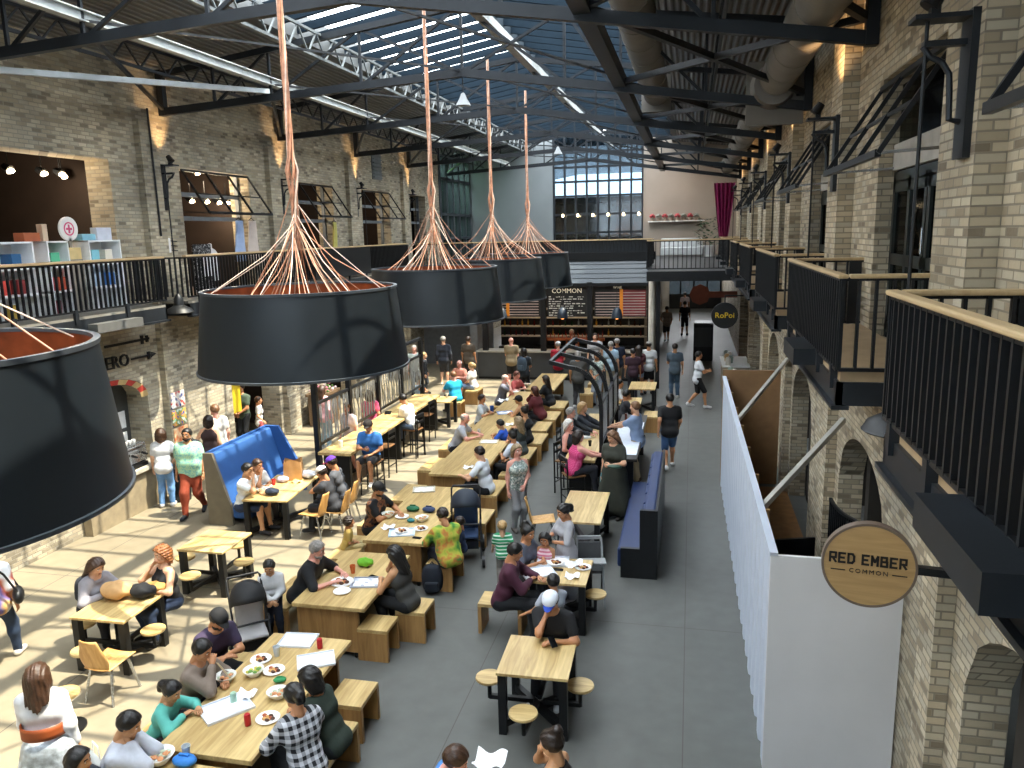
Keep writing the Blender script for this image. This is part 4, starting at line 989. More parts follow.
for k in range(12):
    a0, a1 = PI * k / 12, PI * (k + 1) / 12
    q = lambda an, r: (LX + 0.02, 13.1 - 1.1 * math.cos(an) * r, 2.3 + 0.5 * math.sin(an) * r)
    a.add([q(a0, 1), q(a1, 1), q(a1, 0.8), q(a0, 0.8)], [(0, 1, 2, 3)], m=k % 2)
tag(a.build('arch_fringe', [mat('fringe_red', 'a83226', 0.7), mat('fringe_tan', 'b59a68', 0.7)]), 'red and tan striped fringe along the coffee counter arch', 'awning')
t = thing('wall_lettering', 'black letters ERO with an arrow on the left wall above the coffee arch', 'sign', (LX + 0.06, 13.3, 3.14))
text('ERO', 0.36, t, (0, 0.05, 0.0), (PI / 2, 0, PI / 2), M_black, 0.02)
MB().bx(-0.01, 0.02, 0.45, 1.15, -0.02, 0.02).bx(-0.01, 0.02, 0.95, 1.02, -0.08, 0.08).add([(0, 1.05, -0.07), (0, 1.25, 0), (0, 1.05, 0.07)], [(0, 1, 2)]).build('arrow', M_black, t)
t = thing('wall_arrow', 'black arrow ornament on the left wall under the balcony edge', 'sign', (LX + 0.1, 13.4, 3.5))
MB().bx(-0.01, 0.02, -0.4, 0.9, -0.025, 0.025).bx(-0.01, 0.02, 0.65, 0.72, -0.09, 0.09).bx(-0.01, 0.02, 0.8, 0.87, -0.07, 0.07).build('arrow', M_black, t)
for i, (z, col) in enumerate(((2.05, ['b02a2a', 'e8e4da', '2a3a7a']), (1.65, ['e8e4da', '2a8a5a', 'e0a030', '2a4a9a']), (1.25, ['c8622a', 'e0c8a0']))):
    o = MB().bx(0, 0.02, -0.24, 0.24, -0.17, 0.17).build('poster', blotch_mat('poster_%d' % i, col, 9)); o.location = (LX + 0.22 if i > 9 else LX + 0.145, 14.95, z); tag(o, ['red and white poster at the top of the pilaster', 'colourful poster in the middle of the pilaster', 'orange poster at the bottom of the pilaster'][i], 'poster')
tag(MB().lathe([(0, 0), (0.2, 0), (0.24, 0.75), (0.2, 0.75), (0, 0.7)], 18).build('waste_bin', M_black, loc=(LX + 0.55, 14.2, 0), smooth=40), 'black waste bin in front of the coffee counter', 'bin')
# lit interiors behind the lower arches
w = MB().bx(LX - 2.6, LX - 2.5, 16.5, 20.5, 0, 3.2); struct('wall_kiosk_back', w, M_black)
o = MB().bx(-0.02, 0.02, -0.35, 0.35, -0.6, 0.6).build('banner', mat('banner_yellow', 'c4a81e', 0.6)); o.location = (LX - 0.2, 17.6, 1.7); tag(o, 'yellow banner at the left edge of the kiosk arch', 'banner')
o = MB().bx(-0.02, 0.02, -0.5, 0.5, -0.35, 0.35).build('banner', blotch_mat('banner_yg', ['c4a81e', '4a7a2e', 'd8c030'], 4)); o.location = (LX - 0.9, 19.4, 2.2); tag(o, 'yellow and green banner inside the kiosk arch', 'banner')
for i, y in enumerate((8.0, 13.0, 18.4, 23.6, 28.8)):
    l = bpy.data.lights.new('kiosk_light', 'POINT'); l.energy = 25; l.color = (1, 0.85, 0.65); l.shadow_soft_size = 0.2
    o = bpy.data.objects.new('kiosk_light', l); COL.objects.link(o); o.location = (LX - 1.3, y, 2.6)
t = thing('planter_box', 'dark planter with pink flowers by the left wall arch', 'planter', (LX + 0.52, 21.2, 0))
MB().bx(-0.25, 0.25, -0.5, 0.5, 0, 0.9).bx(-0.3, 0.3, -0.55, 0.55, 0.9, 0.98).build('box', mat('planter_brown', '6b5640', 0.6), t)
f = MB(); rr = random.Random(4)
for k in range(60): f.ell((rr.uniform(-.25, .25), rr.uniform(-.45, .45), rr.uniform(1.0, 1.35)), (0.05, 0.05, 0.04), 6, 4, m=k % 3)
tag(f.build('flowers', [mat('flower_pink', 'd88aa0', 0.7), mat('flower_green', '47662f', 0.7), mat('flower_white', 'e6cdd0', 0.7)], t), kind='stuff')

# ================================================================== FAR RIGHT OF THE UPPER LEVEL
t = thing('stage_curtain', 'magenta curtain gathered at the far end of the right wall', 'curtain', (1.35, 36.4, LF))
c = MB()
def cf(u, v):
    w = 0.9 * (0.35 + 0.65 * abs(1 - v * 1.25) ** 0.8) if v < 0.8 else 0.9 * (0.35 + (v - 0.8) * 0.6)
    return ((u - 0.5) * w + (0.25 * (1 - v) * 0 ) + 0.15 * (v - 0.5) * 0, 0.08 * math.sin(u * 30), 3.2 - 3.1 * v)
c.grid(cf, 48, 24); c.build('curtain_cloth', mat('magenta_velvet', '8a1550', 0.8, var=0.2), t, smooth=60)
t = thing('shelf_ledge', 'narrow white shelf with small pots on the far end wall', 'shelf', (-0.7, YE - 0.16, 5.85))
MB().bx(-1.4, 1.3, -0.12, 0.12, -0.02, 0.02).build('board', M_white, t)
for i in range(8):
    p = MB().lathe([(0.0, 0), (0.08, 0), (0.11, 0.15), (0.09, 0.15), (0, 0.12)], 12); 
    for k in range(7): p.ell((0.08 * math.cos(k), 0.08 * math.sin(k), 0.22 + 0.03 * (k % 3)), (0.07, 0.07, 0.07), 6, 4, m=1)
    o = p.build('potted_flower', [mat('pot_clay', '9a8878', 0.7), mat('bloom_%d' % (i % 2), ['b0484c', '8a8a80'][i % 2], 0.7)]); o.location = (-1.9 + i * 0.3, YE - 0.16, 5.87); tag(o, 'small potted %s plant on the narrow shelf of the far end wall' % ['red-flowered', 'grey-leaved'][i % 2], 'potted plant', 'small %s pots on the far shelf' % ['red', 'grey'][i % 2])
t = thing('potted_bush', 'leafy dark green bush beside the magenta curtain', 'plant', (0.75, 37.6, LF))
MB().lathe([(0, 0), (0.3, 0), (0.36, 0.5), (0.3, 0.5), (0, 0.45)], 18).build('pot', M_white, t)
f = MB(); rr = random.Random(9)
for k in range(260):
    a = rr.uniform(0, 2 * PI); z = rr.uniform(0.5, 1.7); r = 0.75 * math.sqrt(max(0, 1 - ((z - 1.05) / 0.75) ** 2)) * rr.uniform(.5, 1)
    d = Vector((math.cos(a), math.sin(a), rr.uniform(-.3, .6))) * 0.18; c = Vector((r * math.cos(a), r * math.sin(a), z)); s = d.cross(Vector((0, 0, 1))).normalized() * 0.06
    f.add([c - s * 0.2, c + d * 0.5 + s, c + d, c + d * 0.5 - s], [(0, 1, 2, 3)])
tag(f.build('foliage', mat('bush_green', '2c4a2a', 0.6, var=0.3), t), kind='stuff')
t = thing('bench_seat', 'low white upholstered bench on the landing behind the railing', 'bench', (-0.4, 37.5, LF))
MB().bx(-1.0, 0.9, -0.3, 0.3, 0.1, 0.45).build('seat', mat('bench_white', 'c4c6c6', 0.6), t, bevel=0.03); MB().bx(-1.0, 0.9, 0.2, 0.35, 0.45, 0.85).build('backrest', mat('bench_white', 'c4c6c6', 0.6), t, bevel=0.03)
for i in range(6):
    x = -6.3 + i * 0.75
    o = MB().ell((0, 0, 0), (0.06, 0.06, 0.08)).cyl((0, 0, 0.07), (0, 0, 0.9), 0.006, n=5, m=1).build('globe_bulb', [M_bulb, M_black]); o.location = (x, YE - 0.35, 6.25); tag(o, 'small glowing bulb in the row before the far glazed wall', 'bulb', 'bulbs before the far glazed wall')
# passage: stalls and dark machine seen past the sign
t = thing('vending_cabinet', 'dark slanted cabinet on the right of the far passage', 'cabinet', (0.55, 34.0, 0))
MB().bx(-0.4, 0.4, -0.5, 0.5, 0, 1.6).build('cabinet_body', M_black, t, bevel=0.05); MB().bx(-0.35, 0.35, -0.52, -0.5, 0.6, 1.4).build('front_panel', mat('cab_panel', '2a2c30', 0.3), t)
for i, (y, c) in enumerate(((24.0, 'b8b4aa'), (27.5, 'a39a86'))):
    t = thing('stall_counter', ['pale stall counter with jars just past the hoarding', 'tan stall counter under the fourth right balcony'][i], 'counter', (1.5, y, 0))
    MB().bx(-0.4, 0.4, -1.0, 1.0, 0, 0.95).build('counter_body', mat('stall_%d' % i, c, 0.6), t); MB().bx(-0.45, 0.45, -1.05, 1.05, 0.95, 1.0).build('worktop', M_white, t)
    for k in range(5):
        o = MB().lathe([(0, 0), (0.08, 0), (0.09, 0.2), (0.05, 0.26), (0, 0.27)], 12).build('jar', mat('jar_%d' % (k % 3), ['c9c4b8', '7c8a80', 'b08a58'][k % 3], 0.3), smooth=45); o.location = (1.25 + 0.1 * (k % 2), y - 0.8 + k * 0.4, 1.0); tag(o, 'small jar on the %s' % ['pale stall counter just past the hoarding', 'tan stall counter under the fourth right balcony'][i], 'jar', 'jars on stall counter %s' % 'ab'[i])
t = thing('hanging_sign', 'rust-brown lozenge hanging sign in the far passage', 'sign', (0.35, 31.5, 2.95))
MB().cyl((0, -0.04, 0), (0, 0.04, 0), 0.4, n=8).bx(0.3, 1.4, -0.03, 0.03, -0.12, 0.12).build('sign_board', mat('rust_sign', '7a4232', 0.7), t)
# ================================================================== COMMUNAL TABLES AND BENCHES
TH = 0.76
def table_mesh(L, w=1.05):
    return L, w
def communal_table(x0, x1, y0, y1, label, seam=True):
    cx, cy = (x0 + x1) / 2, (y0 + y1) / 2; w = (x1 - x0) / 2; L = (y1 - y0) / 2
    t = thing('communal_table', label, 'table', (cx, cy, 0), 0, 'communal wooden tables')
    MB().bx(-w, w, -L, L, TH - 0.055, TH).build('tabletop', M_wood, t, bevel=0.006)
    ep_ = {s: MB().bx(-w + 0.02, w - 0.14, s * (L - 0.12) - 0.025, s * (L - 0.12) + 0.025, 0.07, TH - 0.055).build('end_panel', M_woodz, t) for s in (-1, 1)}
    MB().bx(-0.03, 0.03, -L + 0.1, L - 0.1, 0.45, TH - 0.055).build('apron_rail', M_woodz, t)
    for sx_ in (-1, 1):
        for sy_ in (-1, 1): MB().cyl((sx_ * (w - 0.2), sy_ * (L - 0.12), 0), (sx_ * (w - 0.2), sy_ * (L - 0.12), 0.07), 0.03, n=10).build('castor_foot', M_black, ep_[sy_])
    return t
communal_table(-4.85, -3.85, 3.4, 5.62, 'communal wooden table at the bottom edge, nearest of the row')
communal_table(-4.9, -3.88, 5.75, 7.98, 'communal wooden table crowded with bowls, trays and red cans')
communal_table(-5.08, -4.05, 8.75, 10.5, 'communal wooden table between the grey-haired man and the woman in a sheer top')
communal_table(-5.02, -3.95, 10.95, 13.7, 'communal wooden table where the tie-dye shirt and the black cap sit')
communal_table(-5.1, -4.02, 14.45, 17.15, 'communal wooden table where the man in a white t-shirt leans on his elbows')
communal_table(-5.25, -4.28, 17.2, 19.9, 'communal wooden table beside the grey-haired man in a pale polo')
communal_table(-5.15, -4.28, 20.1, 22.8, 'communal wooden table in front of the woman in a maroon top')
communal_table(-4.9, -4.0, 23.1, 25.9, 'communal wooden table farthest back, before the bar')
_bench = {}
def bench(x, y, L, label, w=0.42, h=0.45, rz=0.0):
    key = (L, w, h)
    if key in _bench:
        return dup(_bench[key], (x, y, 0), rz, label)
    t = thing('box_bench', label, 'bench', (x, y, 0), rz, 'box benches along the communal tables')
    a = L / 2; b = w / 2
    MB().bx(-b, b, -a, a, h - 0.05, h).build('seat', M_wood, t, bevel=0.005)
    for s in (-1, 1): MB().bx(-b, b, s * (a - 0.025) - 0.025, s * (a - 0.025) + 0.025, 0, h - 0.05).build('end_panel', M_woodz, t)
    _bench[key] = t
    return t
BR = [(-3.56, 6.42, 1.0, 'box bench under the woman in a plaid shirt'), (-3.64, 7.42, 0.5, 'empty short box bench on the floor just past the green-topped woman'),
      (-3.98, 9.0, 0.42, 'small box bench tucked under the table corner before the woman in sheer top'), (-3.66, 9.57, 0.45, 'box bench under the woman in a sheer black top'),
      (-3.75, 11.24, 0.65, 'box bench under the person in a tie-dye shirt, beside the backpack'), (-3.68, 13.1, 0.75, 'box bench hidden behind the navy pushchair'),
      (-3.84, 14.7, 1.0, 'box bench under the man in a white t-shirt leaning on the table'), (-3.7, 16.0, 1.0, 'box bench beside the standing woman in a patterned top'),
      (-3.72, 17.3, 1.0, 'box bench under the boy in royal blue'), (-3.68, 18.6, 1.0, 'box bench under the woman with long ash-blond hair'),
      (-3.78, 19.85, 1.0, 'box bench under the woman with a necklace in black'), (-3.75, 21.1, 1.0, 'box bench under the woman in a maroon top'),
      (-3.75, 22.55, 1.0, 'box bench under the dark-haired woman in black, beyond the maroon top'), (-3.15, 24.6, 1.0, 'box bench with its end facing the curved black ribs'), (-3.1, 26.2, 1.0, 'box bench farthest back on the right of the tables')]
BL = [(-5.35, 6.3, 1.0, 'box bench under the man in a white track jacket'), (-5.4, 7.5, 1.0, 'box bench under the man in a purple t-shirt and black cap'), (-5.6, 9.65, 1.0, 'box bench under the grey-haired man in black'),
      (-5.42, 11.35, 1.0, 'box bench under the toddler in yellow'), (-5.5, 12.75, 1.0, 'box bench under the man in a black cap and black t-shirt'), (-5.42, 14.15, 1.0, 'empty box bench left of the table end by the sunlit floor'),
      (-5.55, 16.1, 1.0, 'empty box bench left of the leaning man\'s table'), (-5.62, 17.8, 1.0, 'box bench under the grey-haired man in a pale polo'), (-5.5, 20.0, 1.0, 'box bench under the boy in a white polo'), (-5.5, 22.5, 1.0, 'box bench under the man in a grey t-shirt at the far table')
      ]
for b in BR + BL: bench(*b)
bench(-2.5, 9.95, 0.62, 'box bench under the man in a maroon shirt', 0.4, 0.45, PI / 2)
bench(-1.0, 21.6, 0.75, 'box bench on the aisle side past the curved black ribs')

# ================================================================== FOUR-STOOL TABLES
_st = {}
def stool_table(x, y, rz, label, wy=0.85, wx=0.8, stools=True, key='a'):
    if key in _st: return dup(_st[key], (x, y, 0), rz, label)
    t = thing('stool_table', label, 'table', (x, y, 0), rz, 'square tables with attached stools' if stools else None)
    a, b = wx / 2, wy / 2
    MB().bx(-a, a, -b, b, TH - 0.035, TH).build('tabletop', M_wood, t, bevel=0.005)
    for sx_ in (-1, 1):
        for sy_ in (-1, 1): MB().bx(sx_ * (a - 0.06) - 0.045, sx_ * (a - 0.06) + 0.045, sy_ * (b - 0.06) - 0.045, sy_ * (b - 0.06) + 0.045, 0, TH - 0.035).build('leg', M_black, t)
    f = MB().bar((-a + .06, -b + .06, 0.12), (a - .06, b - .06, 0.12), 0.07, 0.08).bar((a - .06, -b + .06, 0.12), (-a + .06, b - .06, 0.12), 0.07, 0.08)
    if stools:
        for dx, dy in ((0.48, 0), (-0.58, 0), (0, 0.62), (-0.06, -0.62)): f.bar((dx * 0.1, dy * 0.1, 0.2), (dx, dy, 0.2), 0.05, 0.05).cyl((dx, dy, 0.18), (dx, dy, 0.42), 0.025, n=10)
    f.build('cross_base', M_black, t)
    if stools:
        for dx, dy in ((0.48, 0), (-0.58, 0), (0, 0.62), (-0.06, -0.62)): MB().lathe([(0, 0.415), (0.15, 0.415), (0.16, 0.43), (0.155, 0.45), (0, 0.452)], 28, (dx, dy, 0)).build('stool_seat', M_ply if False else M_woodx, t, smooth=40)
    _st[key] = t
    return t
stool_table(-1.62, 8.03, 0.02, 'square four-stool table of the man in a blue and white cap')
stool_table(-7.36, 8.3, 0.02, 'square four-stool table with the brown paper bag and black jacket on it')
stool_table(-7.37, 10.53, 0.0, 'empty square four-stool table in the sun')
stool_table(-1.72, 10.35, 0.0, 'square four-stool table of the family, covered with trays')
stool_table(-1.75, 13.05, 0.0, 'empty oblong wooden table with black legs beside the navy booth', 1.6, 0.74, False, 'b')
stool_table(-7.66, 13.2, 0.08, 'oblong table with a paper bag in front of the blue booth', 1.55, 0.88, False, 'c')
tx, ty_ = P(437, 399, TH); stool_table(tx, ty_, 0, 'square wooden table of the man in a turquoise shirt, on black legs', 0.8, 1.0, False, 'd')
stool_table(-1.75, 5.2, 0.0, 'wooden table at the bottom edge before the woman with a bun', 1.6, 0.8, False, 'e')
bench(-0.98, 5.6, 1.0, 'box bench under the woman with a bun at the bottom edge')
bench(-2.5, 5.5, 1.0, 'box bench under the man in a blue shirt at the bottom edge')
tx, ty_ = P(625, 385, TH); stool_table(tx + 0.55, ty_, 0, 'wooden table past the curved ribs next to the aisle, nearer the bar', 1.2, 0.8, False, 'f')
tx, ty_ = P(628, 398, TH); stool_table(tx, ty_ - 0.3, 0, 'wooden table past the curved ribs next to the aisle, nearer the ribs', 0.8, 0.8, False, 'g')
sx_, sy_ = P(63, 693, 0.45)
t = thing('round_stool', 'round wooden stool beside the long-haired woman in a silver skirt', 'stool', (sx_, sy_, 0))
MB().lathe([(0, 0.415), (0.165, 0.415), (0.175, 0.43), (0.17, 0.45), (0, 0.452)], 28).build('stool_seat', M_woodx, t, smooth=40)
MB().cyl((0, 0, 0), (0, 0, 0.42), 0.025).lathe([(0, 0), (0.2, 0), (0.2, 0.02), (0, 0.03)], 20).build('pedestal', M_black, t, smooth=40)

# ================================================================== CHAIRS
_ch = {}
def plywood_chair(x, y, heading, label):
    rz = -math.radians(heading)
    if 'p' in _ch: return dup(_ch['p'], (x, y, 0), rz, label)
    t = thing('plywood_chair', label, 'chair', (x, y, 0), rz, 'plywood chairs with metal legs')
    s = MB().grid(lambda u, v: ((u - 0.5) * 0.42 * (1 - 0.12 * (1 - v)), (v - 0.5) * 0.42, 0.45 + 0.02 * (2 * u - 1) ** 2 - 0.012 * math.cos(PI * v)), 10, 8); s.build('seat', M_ply, t, smooth=50, solid=0.014, bevel=0)
    def bk(u, v):
        w = 0.4 * (1 - 0.55 * max(0, v - 0.55) ** 2 * 4 * 0.55) * (0.78 + 0.22 * math.sin(PI * min(1, v * 1.3 + 0.1)))
        return ((u - 0.5) * w, -0.2 - 0.09 * v - 0.03 * (1 - (2 * u - 1) ** 2), 0.47 + 0.4 * v)
    MB().grid(bk, 10, 10).build('backrest', M_ply, t, smooth=50, solid=0.014)
    for sx_ in (-1, 1):
        MB().tube([(sx_ * 0.15, 0.13, 0.44), (sx_ * 0.2, 0.22, 0)], 0.017, 8).build('leg', M_chrome, t)
        MB().tube([(sx_ * 0.15, -0.15, 0.44), (sx_ * 0.2, -0.24, 0)], 0.017, 8).build('leg', M_chrome, t)
    MB().bar((-0.15, 0.13, 0.42), (0.15, 0.13, 0.42), 0.025, 0.02).bar((-0.15, -0.15, 0.42), (0.15, -0.15, 0.42), 0.025, 0.02).bar((0, -0.15, 0.42), (0, 0.13, 0.42), 0.04, 0.02).build('seat_frame', M_chrome, t)
    _ch['p'] = t
    return t
plywood_chair(-6.88, 7.5, 2, 'plywood chair with its back to the camera at the bag-strewn table')
plywood_chair(-6.78, 12.75, 275, 'empty plywood chair nearest the camera at the blue booth table')
cx_, cy_ = P(543, 520, 0.45); plywood_chair(cx_, cy_, 75, 'plywood chair standing behind the family table near the aisle tables')
_bs = {}
def bar_chair(x, y, heading, label, h=0.72, back=True):
    rz = -math.radians(heading)
    if (h, back) in _bs: return dup(_bs[(h, back)], (x, y, 0), rz, label)
    t = thing('bar_chair', label, 'bar chair', (x, y, 0), rz, 'tall metal bar chairs')
    MB().bx(-0.2, 0.2, -0.19, 0.19, h - 0.03, h).build('seat', wood_mat('dark_seat_wood', '6b4a2c', '8a6238', 'Y', 0.5), t, bevel=0.01)
    for sx_ in (-1, 1):
        for sy_ in (-1, 1):
            top = h + 0.38 if (sy_ < 0 and back) else h - 0.03
            MB().bar((sx_ * 0.2, sy_ * 0.19, 0), (sx_ * 0.18, sy_ * 0.17 - (0.04 if top > h else 0), top), 0.025, 0.025).build('leg', M_black, t)
    f = MB()
    for z in (0.25,): f.bar((-0.19, 0.18, z), (0.19, 0.18, z), 0.02, 0.02).bar((-0.19, -0.18, z), (0.19, -0.18, z), 0.02, 0.02).bar((-0.19, -0.18, z + .1), (-0.19, 0.18, z + .1), 0.02, 0.02).bar((0.19, -0.18, z + .1), (0.19, 0.18, z + .1), 0.02, 0.02)
    f.build('foot_rail', M_black, t)
    if back:
        MB().bar((-0.18, -0.21, h + 0.34), (0.18, -0.21, h + 0.34), 0.03, 0.08).bar((-0.18, -0.2, h + 0.18), (0.18, -0.2, h + 0.18), 0.02, 0.05).build('backrest', M_black, t)
    _bs[(h, back)] = t
    return t
# ================================================================== BOOTHS
M_blue = mat('blue_upholstery', '2a5590', 0.6, var=0.08, scale=4)
M_navy = mat('navy_leather', '0f2856', 0.5, var=0.08, scale=4)
t = thing('booth_sofa', 'tall bright blue booth with a grey end panel at left', 'booth', (-8.9, 14.1, 0))
def wedge(mb, y0, y1, prof): 
    n = len(prof); mb.add([(x, y0, z) for x, z in prof] + [(x, y1, z) for x, z in prof], [tuple(range(n)), tuple(range(2 * n - 1, n - 1, -1))] + [((i + 1) % n, i, n + i, n + (i + 1) % n) for i in range(n)]); return mb
wedge(MB(), -1.08, 1.1, [(-0.2, 0.12), (0.2, 0.12), (0.2, 0.45), (-0.08, 1.42), (-0.2, 1.42)]).build('backrest', M_blue, t, bevel=0.03)
MB().bx(0.2, 0.62, -1.08, 1.1, 0.12, 0.46).build('seat', M_blue, t, bevel=0.04)
wedge(MB(), -1.15, -1.08, [(-0.25, 0), (0.27, 0), (0.25, 0.42), (-0.06, 1.45), (-0.25, 1.45)]).build('end_panel', mat('booth_end_grey', '6a6252', 0.6, var=0.1), t)
wedge(MB(), 1.1, 1.17, [(-0.25, 0), (0.66, 0), (0.6, 0.5), (0.1, 1.45), (-0.25, 1.45)]).build('end_panel', M_blue, t)
MB().bx(-0.25, -0.2, -1.08, 1.1, 0, 1.45).build('outer_shell', M_blue, t)
t = thing('booth_sofa', 'navy leather booth with a black end panel beside the aisle', 'booth', (-0.76, 13.72, 0))
MB().bx(0.1, 0.28, -1.75, 1.75, 0.15, 1.12).build('backrest', M_navy, t, bevel=0.03)
g = MB()
for k in range(7): g.bx(0.06, 0.12, -1.72 + k * 0.5, -1.27 + k * 0.5, 0.5, 1.08)
g.build('back_cushion', M_navy, t, bevel=0.03)
MB().bx(-0.32, 0.1, -1.75, 1.75, 0.14, 0.47).build('seat', M_navy, t, bevel=0.04)
MB().bx(-0.26, 0.32, -1.82, -1.75, 0, 0.5).bx(0.04, 0.32, -1.82, -1.75, 0.5, 1.15).build('end_panel', M_black, t)
MB().bx(0.28, 0.32, -1.75, 1.8, 0.05, 1.15).bx(-0.25, 0.28, -1.7, 1.75, 0, 0.14).build('outer_shell', M_black, t)

# ================================================================== PUSHCHAIRS AND HIGH CHAIR
def pushchair(x, y, heading, label, col, inner, hood=True):
    t = thing('pushchair', label, 'pushchair', (x, y, 0), -math.radians(heading)); M_b = mat('pushchair_' + col, col, 0.7)
    MB().grid(lambda u, v: ((u - 0.5) * 0.36, -0.22 + 0.12 * v if v > 0.5 else 0.2 - 0.72 * v, 0.42 + (0.62 * (v - 0.5) * 1.6 if v > 0.5 else 0.02 * v)), 6, 12).build('seat', mat('pushseat_' + inner, inner, 0.8, var=0.1), t, smooth=60, solid=0.04)
    if hood:
        def hf(u, v):
            a = PI * 0.15 + PI * 0.52 * v; b = PI * u
            return (0.23 * math.cos(b), -0.12 + 0.33 * math.cos(a) * math.sin(b) * 0.9, 0.72 + 0.36 * math.sin(a) * math.sin(b) ** 0.6)
        MB().grid(hf, 14, 8).build('canopy', M_b, t, smooth=60, solid=0.015)
    f = MB()
    for s in (-1, 1):
        f.tube([(s * 0.22, 0.3, 0.12), (s * 0.22, -0.02, 0.5), (s * 0.22, -0.42, 1.0)], 0.014, 8).tube([(s * 0.24, -0.3, 0.14), (s * 0.22, -0.02, 0.5)], 0.014, 8)
    f.tube([(-0.22, -0.42, 1.0), (-0.2, -0.46, 1.03), (0.2, -0.46, 1.03), (0.22, -0.42, 1.0)], 0.017, 8).bar((-0.22, 0.12, 0.34), (0.22, 0.12, 0.34), 0.02, 0.02).tube([(-0.22, 0.0, 0.62), (-0.2, 0.22, 0.64), (0.2, 0.22, 0.64), (0.22, 0.0, 0.62)], 0.014, 8)
    f.build('frame', M_black, t)
    MB().bx(-0.18, 0.18, -0.28, 0.1, 0.2, 0.34).build('basket', M_b, t)
    for s in (-1, 1):
        for yy, r in ((0.32, 0.09), (-0.32, 0.13)):
            w = MB().lathe([(r * 0.6, -0.02), (r, -0.02), (r, 0.02), (r * 0.6, 0.02), (r * 0.6, -0.02)], 18)
            for k in range(5): w.bar((0, 0, 0), (r * 0.7 * math.cos(k * 1.257), r * 0.7 * math.sin(k * 1.257), 0), 0.015, 0.015)
            o = w.build('wheel', M_black, t, smooth=40); o.rotation_euler = (0, PI / 2, 0); o.location = (s * 0.25, yy, r)
    return t
x, y = P(253, 640, 0.3); pushchair(x, y, 140, 'black pushchair with pale blankets beside the small boy', '1a1b1e', 'b7b6b8')
x, y = P(467, 548, 0.2); pushchair(x, y, 165, 'navy pushchair with raised hood beside the tie-dye shirt', '1e2836', '2c4266').scale = (1.12, 1.12, 1.12)
t = thing('high_chair', 'grey folding high chair at the right of the family table', 'high chair', P(590, 588, 0.2) + (0,), 0.2)
f = MB()
for s in (-1, 1): f.bar((s * 0.2, -0.28, 0), (s * 0.18, 0.15, 0.95), 0.03, 0.03).bar((s * 0.2, 0.28, 0), (s * 0.18, -0.1, 0.7), 0.03, 0.03)
f.bar((-0.18, 0.15, 0.95), (0.18, 0.15, 0.95), 0.03, 0.05).build('frame', mat('highchair_grey', '8a8d8e', 0.5), t)
MB().bx(-0.17, 0.17, -0.15, 0.12, 0.5, 0.54).bx(-0.17, 0.17, 0.08, 0.12, 0.54, 0.9).build('seat', mat('highchair_dark', '4a4c4e', 0.7), t); MB().bx(-0.22, 0.22, -0.3, -0.1, 0.7, 0.73).build('tray', mat('highchair_grey', '8a8d8e', 0.5), t, bevel=0.01)

